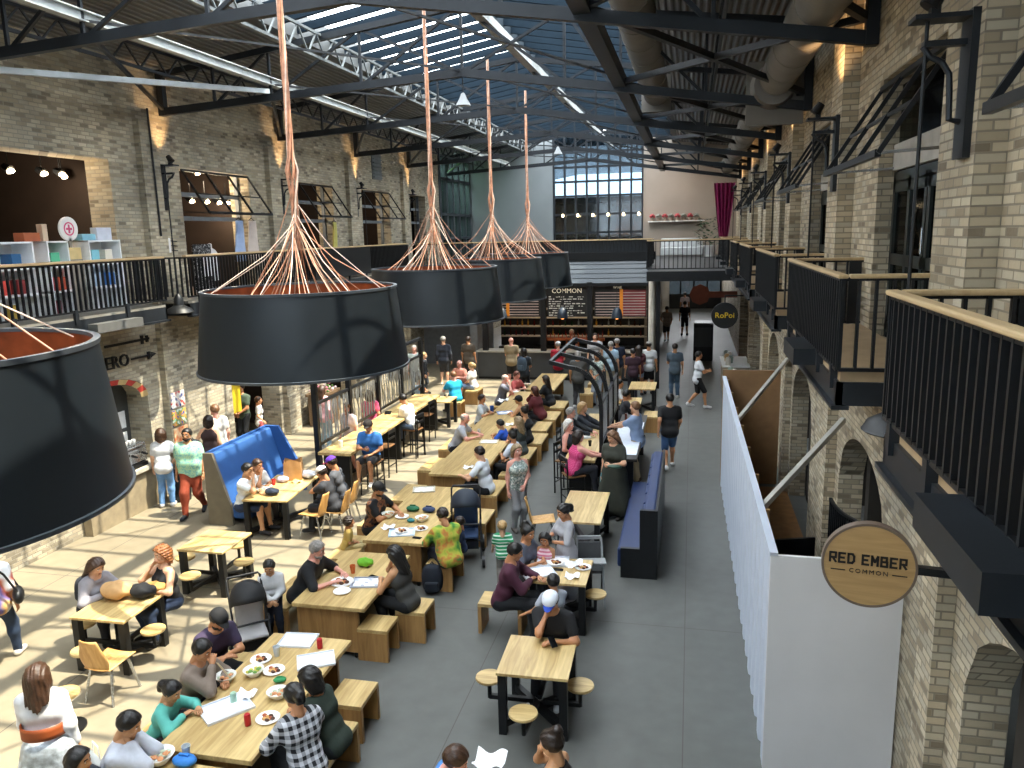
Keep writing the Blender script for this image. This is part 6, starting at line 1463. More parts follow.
def person(label, px, py, heading, pose='stand', H=1.75, skin='fair', hair=('short', 'dark'), top='888888', sleeve='short', bottom=('pants', '2a3040'), shoes='2b2b2e',
           arms=('down', 'down'), lean=None, head=(0.0, 0.0), build='m', fat=0.0, cap=None, seat=0.45, group=None, beard=None, glasses=False, legs=None, zpos=0.0, xy=None, shift=0.0, twist=0.0, sandals=False):
    s = H / 1.75; hs = (0.5 + 0.5 * s) if s < 1 else s * 0.99
    kid = H < 1.4
    sit = pose in ('sit', 'high')
    if pose == 'high': seat = max(seat, 0.72)
    fem = build == 'f'
    ln = math.radians(lean if lean is not None else (14 if sit else 3))
    # --- skeleton (pelvis at x=y=0)
    hipz = seat + 0.085 * s if sit else 0.925 * s
    if pose == 'walk': hipz = 0.905 * s
    hw = 0.088 * s
    hip = A(0, 0, hipz)
    shw = (0.165 if fem else 0.19) * s * (0.94 if kid else 1)
    sh_h = 0.5 * s; nk_h = 0.545 * s
    bend = lambda v: rotz(rotx(v, ln, hip), math.radians(twist), hip)
    belly = bend(hip + A(0, 0.0, 0.16 * s)); chest = bend(hip + A(0, 0.01 * s, 0.36 * s)); shl = {}
    for sg in (-1, 1): shl[sg] = bend(hip + A(sg * shw, 0, sh_h - 0.02 * s))
    neck = bend(hip + A(0, -0.005, nk_h))
    hp, hyw = math.radians(head[0]), math.radians(head[1])
    # head frame
    bl = ln * 0.55 + 0.0
    Rh = Matrix.Rotation(-math.radians(twist) - hyw, 3, 'Z') @ Matrix.Rotation(-(hp + ln * 0.25), 3, 'X')
    Rn = np.array(Rh)
    up = Rn @ A(0, 0, 1)
    upn = A(0, math.sin(bl + hp * 0.35), math.cos(bl + hp * 0.35)); upn = rotz(upn, math.radians(twist), A(0, 0, 0))
    headc = neck + upn * (0.07 * s) + up * (0.105 * hs)
    # --- legs
    l1, l2 = 0.44 * s, 0.42 * s
    knees = {}; ank = {}; toes = {}
    for sg in (-1, 1):
        hj = hip + A(sg * hw, 0, -0.01 * s)
        if sit:
            sp = (0.06 if fem else 0.1) * s
            k = hj + A(sg * sp * 0.5, l1 * 0.98, 0.015 * s)
            if seat < 0.3: k = hj + A(sg * sp, l1 * 0.9, 0.16 * s)
            zan = max(0.085 * s, k[2] - l2) if pose == 'sit' else k[2] - l2
            off = math.sqrt(max(l2 ** 2 - (k[2] - zan) ** 2, 0))
            tuck = {None: 0.0, 'tuck': -0.12, 'cross': 0.05}.get(legs, 0.0)
            a_ = A(k[0], k[1] + (off if seat < 0.3 or off > 0.1 else 0.03) * (1) + tuck, zan)
            if legs == 'cross': a_[0] -= sg * 0.14
            k2, a_ = ik(hj, a_, l1, l2, A(0, 0.3, 1)); knees[sg] = k2; ank[sg] = a_
        else:
            st = {'stand': 0.02, 'walk': 0.24}.get(pose, 0.02) * s * sg
            a_ = hj + A(sg * 0.015, st + 0.0, 0); a_[2] = (0.085 if st <= 0.1 * s else 0.09) * s if not (pose == 'walk' and sg < 0) else 0.14 * s
            k2, a_ = ik(hj, a_, l1, l2, A(0, 1, 0)); knees[sg] = k2; ank[sg] = a_
        dz = 0.03 * s - (ank[sg][2])
        down = -0.055 * s if not (pose == 'walk' and sg < 0) else -0.1 * s
        toes[sg] = ank[sg] + A(sg * 0.025, 0.155 * s, down)
    # --- arms
    u1, u2 = 0.285 * s, 0.25 * s
    elb = {}; wri = {}; hnd = {}
    tz = TH + 0.05
    for sg, am in ((-1, arms[0]), (1, arms[1])):
        S_ = shl[sg]; pole = A(sg * 0.5, -0.6, -0.6); grip = 'relax'; dors = A(sg, 0.2, 0.3)
        f = S_[1]
        if am == 'down': T = S_ + A(sg * 0.07, 0.04, -0.52 * s); pole = A(sg * 0.3, -1, 0); dors = A(sg, 0, 0.1)
        elif am == 'swingf': T = S_ + A(sg * 0.06, 0.22 * s, -0.44 * s); pole = A(sg * 0.2, -1, -0.2)
        elif am == 'swingb': T = S_ + A(sg * 0.08, -0.16 * s, -0.46 * s); pole = A(sg * 0.2, -1, 0)
        elif am == 'table': T = A(S_[0] * 0.55, max(f + 0.26 * s, 0.32 * s), tz); dors = A(0, 0, 1); pole = A(sg * 1.0, -0.4, -0.5)
        elif am == 'tableout': T = A(S_[0] * 0.9, max(f + 0.34 * s, 0.4 * s), tz); dors = A(0, 0, 1); pole = A(sg, -0.2, -0.6)
        elif am == 'fold': T = A(-sg * 0.04 * s, max(f + 0.26 * s, 0.3 * s), tz); dors = A(0, 0, 1); pole = A(sg, -0.2, -0.4)
        elif am == 'eat': T = A(sg * 0.06 * s, headc[1] + 0.14 * s, headc[2] - 0.15 * s); pole = A(sg * 0.7, 0.1, -1); grip = 'grip'; dors = A(sg, 0.5, 0)
        elif am == 'mouth': T = headc + Rn @ A(sg * 0.03, 0.11, -0.11) * 1.0; pole = A(sg * 0.7, 0.2, -1); grip = 'grip'; dors = A(sg * 0.5, 1, 0)
        elif am == 'lap': T = A(sg * 0.09 * s, 0.26 * s, hip[2] + 0.12 * s); dors = A(0, 0.2, 1); pole = A(sg, -0.7, -0.2)
        elif am == 'front': T = A(sg * 0.04 * s, f + 0.22 * s, hip[2] + 0.08 * s); dors = A(sg * 0.3, 1, 0.4); pole = A(sg, -0.6, -0.2)
        elif am == 'hold': T = A(sg * 0.1 * s, f + 0.3 * s, hip[2] + 0.24 * s); dors = A(sg, 0.3, 0); grip = 'grip'; pole = A(sg, -0.5, -0.7)
        elif am == 'phone': T = A(sg * 0.02 * s, f + 0.3 * s, S_[2] - 0.22 * s); dors = A(sg, 0.6, -0.3); grip = 'grip'; pole = A(sg, -0.2, -1)
        elif am == 'reach': T = S_ + A(-sg * 0.04, 0.48 * s, -0.2 * s); dors = A(0, 0, 1); pole = A(sg, -0.2, -0.7)
        elif am == 'side': T = S_ + A(sg * 0.34 * s, 0.1 * s, -0.34 * s); dors = A(0, 0, 1); pole = A(0, -1, -0.3)
        elif am == 'back': T = A(-sg * 0.03, f - 0.14 * s, hip[2] + 0.05 * s); pole = A(sg, -0.2, 0); dors = A(0, -1, 0)
        elif am == 'hips': T = A(sg * 0.17 * s, f + 0.05, hip[2] + 0.05 * s); pole = A(sg, -0.3, 0); dors = A(sg, 0.3, 0.3)
        elif am == 'chin': T = headc + Rn @ A(sg * 0.05, 0.075, -0.14); pole = A(sg * 0.5, 0.5, -1); grip = 'grip'; dors = A(sg, 0.3, 0)
        else: T = A(*am)
        e, w = ik(S_, T, u1, u2, pole); elb[sg], wri[sg], hnd[sg] = e, w, (grip, dors)
    # --- primitives
    fx = 1 + 0.9 * fat
    torso = [(hip + A(-hw * 0.75 * (1 + fat), -0.015, 0.0), hip + A(hw * 0.75 * (1 + fat), -0.015, 0.0), 0.108 * s * (1 + 0.4 * fat), 0.108 * s * (1 + 0.4 * fat)),
             (belly + A(-0.065 * s * fx, 0.06 * fat * s, 0), belly + A(0.065 * s * fx, 0.06 * fat * s, 0), (0.103 if not fem else 0.092) * s * (1 + 0.6 * fat), (0.103 if not fem else 0.092) * s * (1 + 0.6 * fat)),
             (chest + A(-0.075 * s * (1 + 0.6 * fat), 0, 0), chest + A(0.075 * s * (1 + 0.6 * fat), 0, 0), 0.112 * s * (1 + 0.35 * fat), 0.112 * s * (1 + 0.35 * fat)),
             (shl[-1] * 0.72 + shl[1] * 0.28 + A(0, 0, 0.005), shl[1] * 0.72 + shl[-1] * 0.28 + A(0, 0, 0.005), 0.082 * s, 0.082 * s),
             (neck - upn * 0.07 * s + A(-0.05 * s, 0, 0), neck - upn * 0.07 * s + A(0.05 * s, 0, 0), 0.06 * s, 0.06 * s)]
    if fem and not kid:
        for sg in (-1, 1):
            c = bend(hip + A(sg * 0.07 * s, 0.095 * s, 0.36 * s)); torso.append((c, c + A(0, 0.01, 0), 0.06 * s, 0.06 * s))
    ua = {sg: (shl[sg], elb[sg], 0.056 * s * (1 + 0.3 * fat), 0.043 * s * (1 + 0.3 * fat)) for sg in (-1, 1)}
    fa = {sg: (elb[sg], wri[sg], 0.042 * s, 0.027 * s) for sg in (-1, 1)}
    th = {sg: (hip + A(sg * hw, 0, -0.01 * s), knees[sg], 0.088 * s * (1 + 0.35 * fat), 0.06 * s * (1 + 0.2 * fat)) for sg in (-1, 1)}
    kn = {sg: knees[sg] * 0.7 + ank[sg] * 0.3 + A(0, -0.015 * s, 0) for sg in (-1, 1)}
    shk = {sg: [(knees[sg], kn[sg], 0.056 * s, 0.056 * s), (kn[sg], ank[sg], 0.055 * s, 0.036 * s)] for sg in (-1, 1)}
    ft = {sg: [(ank[sg] + A(0, -0.03 * s, -0.035 * s), toes[sg], 0.042 * s, 0.032 * s), (ank[sg], ank[sg] + A(0, -0.02 * s, -0.04 * s), 0.04 * s, 0.04 * s)] for sg in (-1, 1)}
    neckp = [(neck - upn * 0.05 * s, headc - up * 0.06 * hs + (Rn @ A(0, -0.02, 0)), 0.057 * s, 0.05 * hs)]
    # --- place
    top_off = headc + up * (0.122 * hs)
    a_h = math.radians(heading)
    def w2(v): return A(v[0] * math.cos(a_h) + v[1] * math.sin(a_h), -v[0] * math.sin(a_h) + v[1] * math.cos(a_h), v[2])
    to = w2(top_off)
    if xy is None:
        qx, qy = P(px, py, top_off[2] + zpos + (0.012 if cap else 0.01)); loc = (qx - to[0], qy - to[1], zpos)
    else: loc = (xy[0], xy[1], zpos)
    far = math.hypot(loc[0], loc[1])
    lod = 0 if far < 15.5 else 1
    hh = 0.021 if lod == 0 else 0.03
    if kid: hh *= 0.8
    # --- body mesh
    skinp = torso + list(ua.values()) + list(fa.values()) + list(th.values()) + shk[-1] + shk[1] + ft[-1] + ft[1] + neckp
    V, fs = field_mesh(skinp, hh, k=0.035 * s)
    V = [V]; mi = [0] * len(fs); off = len(V[0])
    hv, hf, hm = HEADS[lod]
    hv = (hv * hs) @ Rn.T + headc
    V.append(hv); fs = fs + [tuple(i + off for i in f) for f in hf]; mi += hm; off += len(hv)
    for sg in (-1, 1):
        grip, dors = hnd[sg]; tv, tf = HANDS[grip]
        x = wri[sg] - elb[sg]; x /= np.linalg.norm(x)
        if abs(dors @ x) > 0.95 * np.linalg.norm(dors): dors = A(0, 1, 0.3)
        if arms[0 if sg < 0 else 1] in ('table', 'tableout', 'fold', 'lap'): x = x * A(1, 1, 0.15); x /= np.linalg.norm(x)
        z = dors - x * (dors @ x); z /= np.linalg.norm(z); y = np.cross(z, x)
        tv2 = tv.copy()
        # thumb side: towards the body's middle for palm-down hands
        if sg < 0: tv2[:, 1] *= -1
        if True: y = np.cross(z, x)
        flip = sg > 0
        B = np.array([x, y, z])
        vv = tv2 * (0.98 * hs if not kid else hs * 0.92)
        V.append(vv @ B + wri[sg] + x * 0.03 * s); ff = tf if sg > 0 else [f[::-1] for f in tf]
        fs = fs + [tuple(i + off for i in f) for f in ff]; mi += [0] * len(ff); off += len(tv)
    sk = mat('skin_' + skin, SKIN[skin], 0.5, var=0.08, scale=12); lip = mat('lips_' + skin, {'fair': 'b0685c', 'tan': '8f5240', 'brown': '6a3a2e', 'olive': '96583f', 'pink': 'b56860'}[skin], 0.45, var=0)
    hc = HAIRCOL[hair[1]] if hair else '6a5a4a'
    hm_ = mat('hair_' + hc, hc, 0.45, var=0.35, scale=30, bump=0.5, bscale=60)
    o = mesh_obj('person', np.concatenate(V), fs, [sk, M_eye, M_iris, lip, hm_], mi)
    o.location = loc; o.rotation_euler = (0, 0, -a_h)
    tag(o, label, 'person', group)
    HM = Matrix.Translation(Vector(headc)) @ Rh.to_4x4() @ Matrix.Scale(hs, 4)
    def on_head(name, data, m):
        q = mesh_obj(name, data[0], data[1], m if isinstance(m, list) else [m], data[2], o); q.matrix_local = HM; return q
    if hair and hair[0] != 'bald': on_head('hair', hair_mesh(hair[0], lod), hm_)
    if cap:
        cs = cap if isinstance(cap, tuple) else (cap, cap)
        c_ = on_head('cap', hair_mesh('cap', lod), [cloth(cs[0]), cloth(cs[1])])
        if cap and len(cs) > 2: c_.matrix_local = HM @ Matrix.Rotation(PI, 4, 'Z')
    if beard:
        bd = field_mesh([(A(-0.035, 0.045, -0.075), A(0.035, 0.045, -0.075), 0.036, 0.036), (A(0, 0.066, -0.09), A(0, 0.066, -0.105), 0.03, 0.026), (A(-0.05, 0.02, -0.05), A(-0.05, 0.03, -0.07), 0.03, 0.03), (A(0.05, 0.02, -0.05), A(0.05, 0.03, -0.07), 0.03, 0.03)], 0.011, k=0.02, cuts=[lambda X, Y, Z: 0.0 * X + 0 * Y + (Z + 0.064) * (1 if True else 0)])
        on_head('beard', (bd[0], bd[1], None), mat('hair_' + HAIRCOL[beard], HAIRCOL[beard], 0.6, var=0.3, scale=30))
    if glasses:
        g = MB()
        for sg in (-1, 1): g.tube([(sg * 0.033 + 0.022 * math.cos(2 * PI * k / 10), 0.094, 0.006 + 0.017 * math.sin(2 * PI * k / 10)) for k in range(11)], 0.0025, 5).tube([(sg * 0.055, 0.092, 0.01), (sg * 0.082, 0.03, 0.012), (sg * 0.083, -0.02, 0.005)], 0.0025, 5)
        g.tube([(-0.012, 0.096, 0.008), (0.012, 0.096, 0.008)], 0.0025, 5)
        on_head('glasses', (np.array(g.V), g.F, None), M_black)
    # --- clothes
    def garment(name, prims, c, infl, h=None, k=None, cuts=()):
        V_, f_ = field_mesh(prims, h or hh, infl=infl, k=k or (0.05 + 0.05 * fat) * s, cuts=cuts)
        return mesh_obj(name, V_, f_, [cloth(c)], None, o)
    tc = top; cut_neck = []
    ut_ = bend(hip + A(0, 0, 1)) - hip; nn = neck - ut_ * 0.012 * s
    def neck_cut(X, Y, Z):
        d_ = (X - nn[0]) * ut_[0] + (Y - nn[1]) * ut_[1] + (Z - nn[2]) * ut_[2]
        r_ = np.sqrt((X - nn[0] - d_ * ut_[0]) ** 2 + (Y - nn[1] - d_ * ut_[1]) ** 2 + (Z - nn[2] - d_ * ut_[2]) ** 2)
        return np.minimum(d_, 0.085 * s - r_)
    cut_neck = [neck_cut]
    tp = list(torso)
    if not sit: tp.append((hip + A(-hw * 0.7, -0.01, -0.05 * s), hip + A(hw * 0.7, -0.01, -0.05 * s), 0.105 * s * (1 + .4 * fat), 0.105 * s * (1 + .4 * fat)))
    if sleeve == 'none':
        tp = [p for i, p in enumerate(tp) if i != 3] + [(shl[-1] * 0.62 + shl[1] * 0.38, shl[1] * 0.62 + shl[-1] * 0.38, 0.07 * s, 0.07 * s)]
    else:
        fr = {'cap': 0.3, 'short': 0.62, 'elbow': 0.95, 'long': 1.0}[sleeve]
        for sg in (-1, 1):
            tp.append((shl[sg], shl[sg] + (elb[sg] - shl[sg]) * fr, ua[sg][2] * 1.05, ua[sg][3] * 1.16))
            if sleeve == 'long': tp.append((elb[sg], elb[sg] + (wri[sg] - elb[sg]) * 0.93, 0.046 * s, 0.034 * s))
    kind, bc = bottom
    if kind == 'dress':
        n_ = 5
        for i in range(n_ + 1):
            u = i / n_; m_ = hip * (1 - u) + (knees[-1] + knees[1]) / 2 * u + A(0, 0, -0.05 * u) if sit else hip + A(0, 0.01, -0.68 * s * u)
            w_ = (0.09 + 0.09 * u) * s; rr_ = (0.125 + 0.03 * u) * s * (1 + 0.5 * fat); tp.append((m_ + A(-w_, 0, 0), m_ + A(w_, 0, 0), rr_, rr_))
        garment('dress', tp, tc, 0.016, cuts=cut_neck)
    else:
        garment('shirt', tp, tc, 0.015, cuts=cut_neck)
        if kind in ('skirt', 'longskirt'):
            bp_ = [torso[0]]
            LL = 0.34 if kind == 'skirt' else 0.75
            for i in range(5):
                u = i / 4; m_ = hip * (1 - u) + (knees[-1] + knees[1]) / 2 * u if sit else hip + A(0, 0, -LL * s * u)
                w_ = (0.09 + 0.09 * u) * s; bp_.append((m_ + A(-w_, 0, 0), m_ + A(w_, 0, 0), 0.115 * s, 0.13 * s))
            garment('skirt', bp_, bc, 0.012)
        else:
            fr = {'pants': 1.0, 'shorts': 0.95, 'short_shorts': 0.55}[kind]; bp_ = [torso[0]]
            for sg in (-1, 1):
                t0 = th[sg]; e_ = t0[0] + (t0[1] - t0[0]) * min(1, fr)
                bp_.append((t0[0], e_, t0[2] * 1.02, t0[3] * 1.2 if fr < 1 else t0[3] * 1.08))
                if kind == 'pants': bp_ += [(shk[sg][0][0], shk[sg][0][1], 0.06 * s, 0.06 * s), (shk[sg][1][0], shk[sg][1][1], 0.06 * s, 0.05 * s)]
            garment('trousers' if kind == 'pants' else 'shorts', bp_, bc, 0.009)
    if shoes:
        for sg in (-1, 1): garment('shoe', ft[sg] if not sandals else [(ft[sg][0][0] + A(0, 0, -0.012), ft[sg][0][1] + A(0, 0, -0.01), 0.036 * s, 0.03 * s)], shoes, 0.008, h=hh * 0.8, k=0.02)
    o['_wr'] = 0; del o['_wr']
    PEOPLE.append((o, {sg: w2(wri[sg]) + A(*loc) for sg in (-1, 1)}, {sg: w2(shl[sg]) + A(*loc) for sg in (-1, 1)}, w2(chest) + A(*loc), a_h, s, w2(hip) + A(*loc)))
    return o
PEOPLE = []
M_plaid = stripes_mat('plaid_check', 'c9cbd2', '14161c', 'X', 0.075, 0.5, 0.85, 'Z', 0.5)
M_tiedye = blotch_mat('tie_dye', ['3a7a34', '86a83a', 'b8b446', 'c0763a', '4e8e42'], 6, 0.85)
M_floral = blotch_mat('floral_print', ['d8dcd4', 'aebcb8', '5f7470', 'e4e6e0'], 16, 0.85)
M_teal = blotch_mat('teal_print_shirt', ['6fb0a8', '8fc8bc', 'b5d8a8', '7ab8b4'], 22, 0.85)
M_pinkpat = stripes_mat('pink_pattern', 'c42a6a', 'e0689a', 'Z', 0.03, 0.35, 0.8, 'X', 0.35)
M_pinkstr = stripes_mat('pink_stripes', 'd87a94', 'f0d0d8', 'Z', 0.05, 0.5)
M_greenstr = stripes_mat('green_stripes', '2f9a66', 'dff0e4', 'Z', 0.055, 0.35)
M_silver = mat('silver_skirt', 'c3ccd4', 0.35, 0.25, var=0.35, scale=18, bump=0.8, bscale=18)
M_printtee = blotch_mat('print_tee', ['e6e8ec', 'e6e8ec', 'c86a4a', '5a5a9a', 'e0b060', 'e6e8ec'], 3.2, 0.85, 1)
M_darkprint = blotch_mat('dark_print_tee', ['14161a', '17181c', '8a5a3a', '15171b', '14161a'], 7, 0.85)
p = person
# --- bottom left corner
p('woman with very long brown hair, white top and silver skirt at the lower left', 36, 663, 335, 'stand', 1.68, 'olive', ('verylong', 'brown'), 'e2e2e4', 'long', ('skirt', M_silver), 'c8b49a', ('front', 'down'), build='f', fat=0.08)
p('person in a white printed t-shirt and jeans, head hidden by the lamp', 0, 0, 335, 'walk', 1.7, 'tan', ('bob', 'dark'), M_printtee, 'elbow', ('pants', '26364e'), 'd8d4cc', ('down', 'down'), fat=0.2, build='f', xy=P(4, 664, 0))
p('dark-haired girl at the bottom edge whose head alone shows', 78, 748, 80, 'sit', 1.45, 'olive', ('bob', 'black'), '3a3f48', arms=('table', 'table'), build='f')
# --- crowded table
p('man in a white track jacket with navy stripes resting his chin on his hands', 133, 712, 75, 'sit', 1.75, 'olive', ('short', 'black'), 'c3c8d4', 'long', ('pants', '23262e'), arms=('chin', 'chin'), lean=24, head=(18, 0))
p('girl in a teal top reaching across the tray', 175, 682, 85, 'sit', 1.36, 'olive', ('ponytail', 'black'), '5fb8ac', 'long', ('pants', '2a2c34'), arms=('tableout', 'table'), lean=24, head=(20, 5), build='f')
p('person in a taupe jumper eating noodles with chopsticks', 205, 640, 88, 'sit', 1.7, 'tan', ('short', 'black'), '7d6f64', 'long', ('pants', '23262e'), arms=('table', 'eat'), lean=20, head=(18, 0), fat=0.15)
p('man in a purple t-shirt and a black cap with a white badge', 221, 611, 112, 'sit', 1.78, 'tan', ('short', 'black'), '352a44', 'short', ('pants', '1c1e24'), arms=('fold', 'table'), lean=24, head=(26, 0), cap=('121316', '121316'), fat=0.2, beard='black')
p('woman in a dark green top with her back half turned at the crowded table', 305, 667, 275, 'sit', 1.68, 'tan', ('bob', 'black'), '243028', 'long', ('pants', '17191c'), arms=('table', 'table'), lean=22, head=(14, 0), build='f', fat=0.15)
p('woman in a black and white plaid shirt with her back to the camera', 291, 682, 305, 'sit', 1.7, 'tan', ('ponytail', 'black'), M_plaid, 'long', ('pants', '17191c'), arms=('table', 'table'), lean=14, head=(16, 0), build='f', fat=0.1, legs='tuck')
# --- table with paper bags
p('woman with long brown hair and grey cardigan beside the tan paper bag', 98, 559, 105, 'sit', 1.66, 'fair', ('long', 'brown'), '8f8c92', 'long', ('pants', '1d1f26'), arms=('table', 'table'), lean=22, head=(20, 0), build='f')
p('curly-haired woman in a black tank top turning towards the camera', 160, 546, 205, 'sit', 1.7, 'fair', ('curly', 'ginger'), '17181c', 'none', ('pants', '20304c'), arms=('table', 'eat'), lean=6, head=(4, 0), build='f', legs='tuck')
# --- sunlit middle left
p('small black-haired boy in a white shirt standing at the black pushchair', 268, 561, 150, 'stand', 1.18, 'olive', ('short', 'black'), 'd5d8dc', 'long', ('pants', '222a3c'), 'c8c8c8', ('front', 'front'), lean=8, head=(22, 10))
p('grey-haired bearded man in a black shirt leaning over the pizza plate', 319, 541, 88, 'sit', 1.8, 'pink', ('short', 'grey'), '15171c', 'elbow', ('pants', '1c1e24'), arms=('tableout', 'tableout'), lean=28, head=(10, 0), fat=0.3, beard='grey')
p('woman in a sheer black top with long black hair seen from behind', 392, 545, 285, 'sit', 1.7, 'olive', ('long', 'black'), '3a3a38', 'none', ('pants', '16181c'), arms=('table', 'mouth'), lean=18, head=(10, 0), build='f', legs='tuck')
p('curly-haired toddler in yellow kneeling on a bench', 349, 516, 60, 'sit', 0.98, 'tan', ('mop', 'dark'), 'b59a52', 'short', ('pants', 'b0a070'), arms=('lap', 'lap'), lean=14, seat=0.42)
p('man in a black cap and printed black t-shirt at the tie-dye table', 380, 482, 100, 'sit', 1.78, 'tan', ('short', 'black'), M_darkprint, 'short', ('shorts', '15171c'), arms=('tableout', 'fold'), lean=14, head=(14, 0), cap=('101114', '101114'), fat=0.12, beard='black')
p('person in a green and orange tie-dye t-shirt seen from behind', 441, 507, 318, 'sit', 1.66, 'tan', ('short', 'dark'), M_tiedye, 'elbow', ('pants', '1e2230'), arms=('table', 'table'), lean=18, head=(22, 0), fat=0.3)
p('small child in dark blue sitting beside the navy pushchair', 459, 516, 250, 'sit', 1.0, 'tan', ('short', 'dark'), '20304e', 'short', ('shorts', '22252e'), arms=('lap', 'lap'), lean=5, seat=0.5)
# --- booth table
p('man with sunglasses in a white t-shirt against the blue booth', 248, 463, 92, 'sit', 1.76, 'olive', ('short', 'black'), 'dfe3e6', 'short', ('shorts', '23304a'), arms=('table', 'eat'), lean=14, head=(8, 0), glasses=True)
p('brown-haired person in white behind the man with sunglasses, hand near the mouth', 258, 459, 105, 'sit', 1.68, 'tan', ('short', 'brown'), 'c8cacc', 'short', ('pants', '3a3a40'), arms=('fold', 'eat'), lean=16, head=(12, 0))
p('person in a white cap and black and grey top hunched at the booth table', 319, 466, 268, 'sit', 1.68, 'tan', ('short', 'dark'), '2e3036', 'short', ('pants', '1c1e22'), arms=('chin', 'table'), lean=20, head=(16, 0), cap=('d8d4cf', 'd8d4cf'))
p('person in a purple and red cap and grey t-shirt at the booth table', 329, 456, 262, 'sit', 1.74, 'tan', ('short', 'dark'), '4c4f56', 'short', ('pants', '1c1e22'), arms=('fold', 'table'), lean=18, head=(14, 0), cap=('5a2ea0', 'b0305a'))
# --- left side, standing
p('large man in a teal patterned shirt and rust trousers walking with a backpack', 186, 428, 165, 'walk', 1.82, 'tan', ('short', 'black'), M_teal, 'short', ('pants', '8a3a22'), '2a2c30', ('down', 'down'), fat=0.55, beard='black', glasses=True)
p('brown-haired woman in a white t-shirt and blue jeans bending to the coffee counter', 160, 428, 335, 'stand', 1.66, 'fair', ('bob', 'brown'), 'd8dade', 'short', ('pants', '6a94c4'), 'cfd0d2', ('down', 'hips'), lean=8, build='f', legs=None)
p('ginger man in a white polo shirt behind the woman in a brown top', 214, 404, 300, 'stand', 1.84, 'pink', ('short', 'lightbrown'), 'd2cfc8', 'short', ('pants', 'b8a888'), '4a4038', ('down', 'down'), fat=0.15, beard='ginger')
p('woman in a brown sleeveless top and white trousers with her back to the camera', 208, 415, 345, 'stand', 1.66, 'fair', ('bob', 'dark'), '3c2a2a', 'none', ('pants', 'd8d2c8'), 'b0a090', ('hips', 'down'), build='f', fat=0.15)
p('kiosk worker in a dark green top behind the flowers', 240, 383, 185, 'stand', 1.76, 'tan', ('short', 'dark'), '4a5a4a', 'short', ('pants', '1a1c20'), arms=('front', 'front'))
p('boy in a white shirt with one arm held out near the kiosk', 258, 396, 60, 'stand', 1.36, 'tan', ('short', 'brown'), 'd4d4d6', 'short', ('shorts', 'a05050'), arms=('down', 'side'))
p('woman in a pink top and pale jeans standing by the black post', 322, 385, 20, 'stand', 1.7, 'fair', ('long', 'brown'), 'd8a4a8', 'long', ('pants', '8fa8b8'), 'c8c4be', ('down', 'down'), build='f')
p('woman in pink half hidden behind the left lattice screen', 369, 390, 330, 'stand', 1.64, 'fair', ('bob', 'brown'), 'd45a80', 'short', ('pants', '3c4450'), build='f')
p('person in a pale top behind the near end of the left lattice screen', 347, 402, 200, 'stand', 1.66, 'pink', ('short', 'lightbrown'), 'd9c0b8', 'short', ('shorts', '5a5f6a'))
# --- left counter and turquoise table
p('man in a royal blue t-shirt and cap on a tall chair facing the camera', 367, 420, 178, 'high', 1.78, 'tan', ('short', 'dark'), '2f6ab0', 'short', ('shorts', '22242a'), 'b5b0aa', ('lap', 'phone'), lean=6, head=(18, 0), cap=('2a2522', '2a2522'), fat=0.15)
p('dark-haired man in a white shirt hunched over the left counter', 401, 394, 285, 'high', 1.74, 'tan', ('short', 'black'), 'dcdcda', 'long', ('pants', '5a6a80'), arms=('fold', 'fold'), lean=24, head=(20, 0), zpos=0.0)
p('girl in a pale blue dress at the turquoise man\'s table', 419, 376, 105, 'sit', 1.5, 'tan', ('ponytail', 'dark'), '9db4cc', 'cap', ('skirt', '9db4cc'), arms=('table', 'eat'), lean=10, build='f')
p('man in a bright turquoise shirt with his back to the camera', 453, 371, 318, 'sit', 1.74, 'pink', ('short', 'lightbrown'), '1b9ac4', 'short', ('pants', '24262c'), arms=('table', 'table'), lean=14, fat=0.2)
p('fair-haired boy in a dark padded vest standing by the turquoise man\'s table', 424, 352, 80, 'stand', 1.42, 'fair', ('short', 'blond'), '23262c', 'long', ('pants', '3a3f46'), arms=('down', 'down'))
p('person in a navy jacket and shorts with white stripes standing near the bar', 443, 336, 350, 'stand', 1.8, 'fair', ('short', 'grey'), '2a2f3a', 'long', ('shorts', '3a3c42'), 'c8c8c8', ('down', 'down'))
p('person in a brown t-shirt with a yellow print seen from behind near the bar', 468, 336, 5, 'stand', 1.76, 'tan', ('short', 'dark'), '4f463c', 'short', ('pants', '1e2024'), arms=('down', 'down'), fat=0.2)
p('bald person in a salmon shirt at the table beyond the turquoise man', 459, 360, 190, 'sit', 1.7, 'pink', ('thin', 'white'), 'd08a78', 'short', ('pants', '4a4a50'), arms=('table', 'table'), lean=12)
p('woman in a white top with a blond ponytail sitting sideways', 471, 362, 285, 'sit', 1.68, 'fair', ('ponytail', 'blond'), 'd8d4ce', 'short', ('shorts', '7a90b0'), arms=('lap', 'lap'), lean=8, build='f')
p('grey-haired person behind the fair-haired boy, partly hidden by the drum lamp', 414, 345, 160, 'stand', 1.72, 'pink', ('short', 'white'), '98a4a4', 'short', ('pants', '6a6e70'))
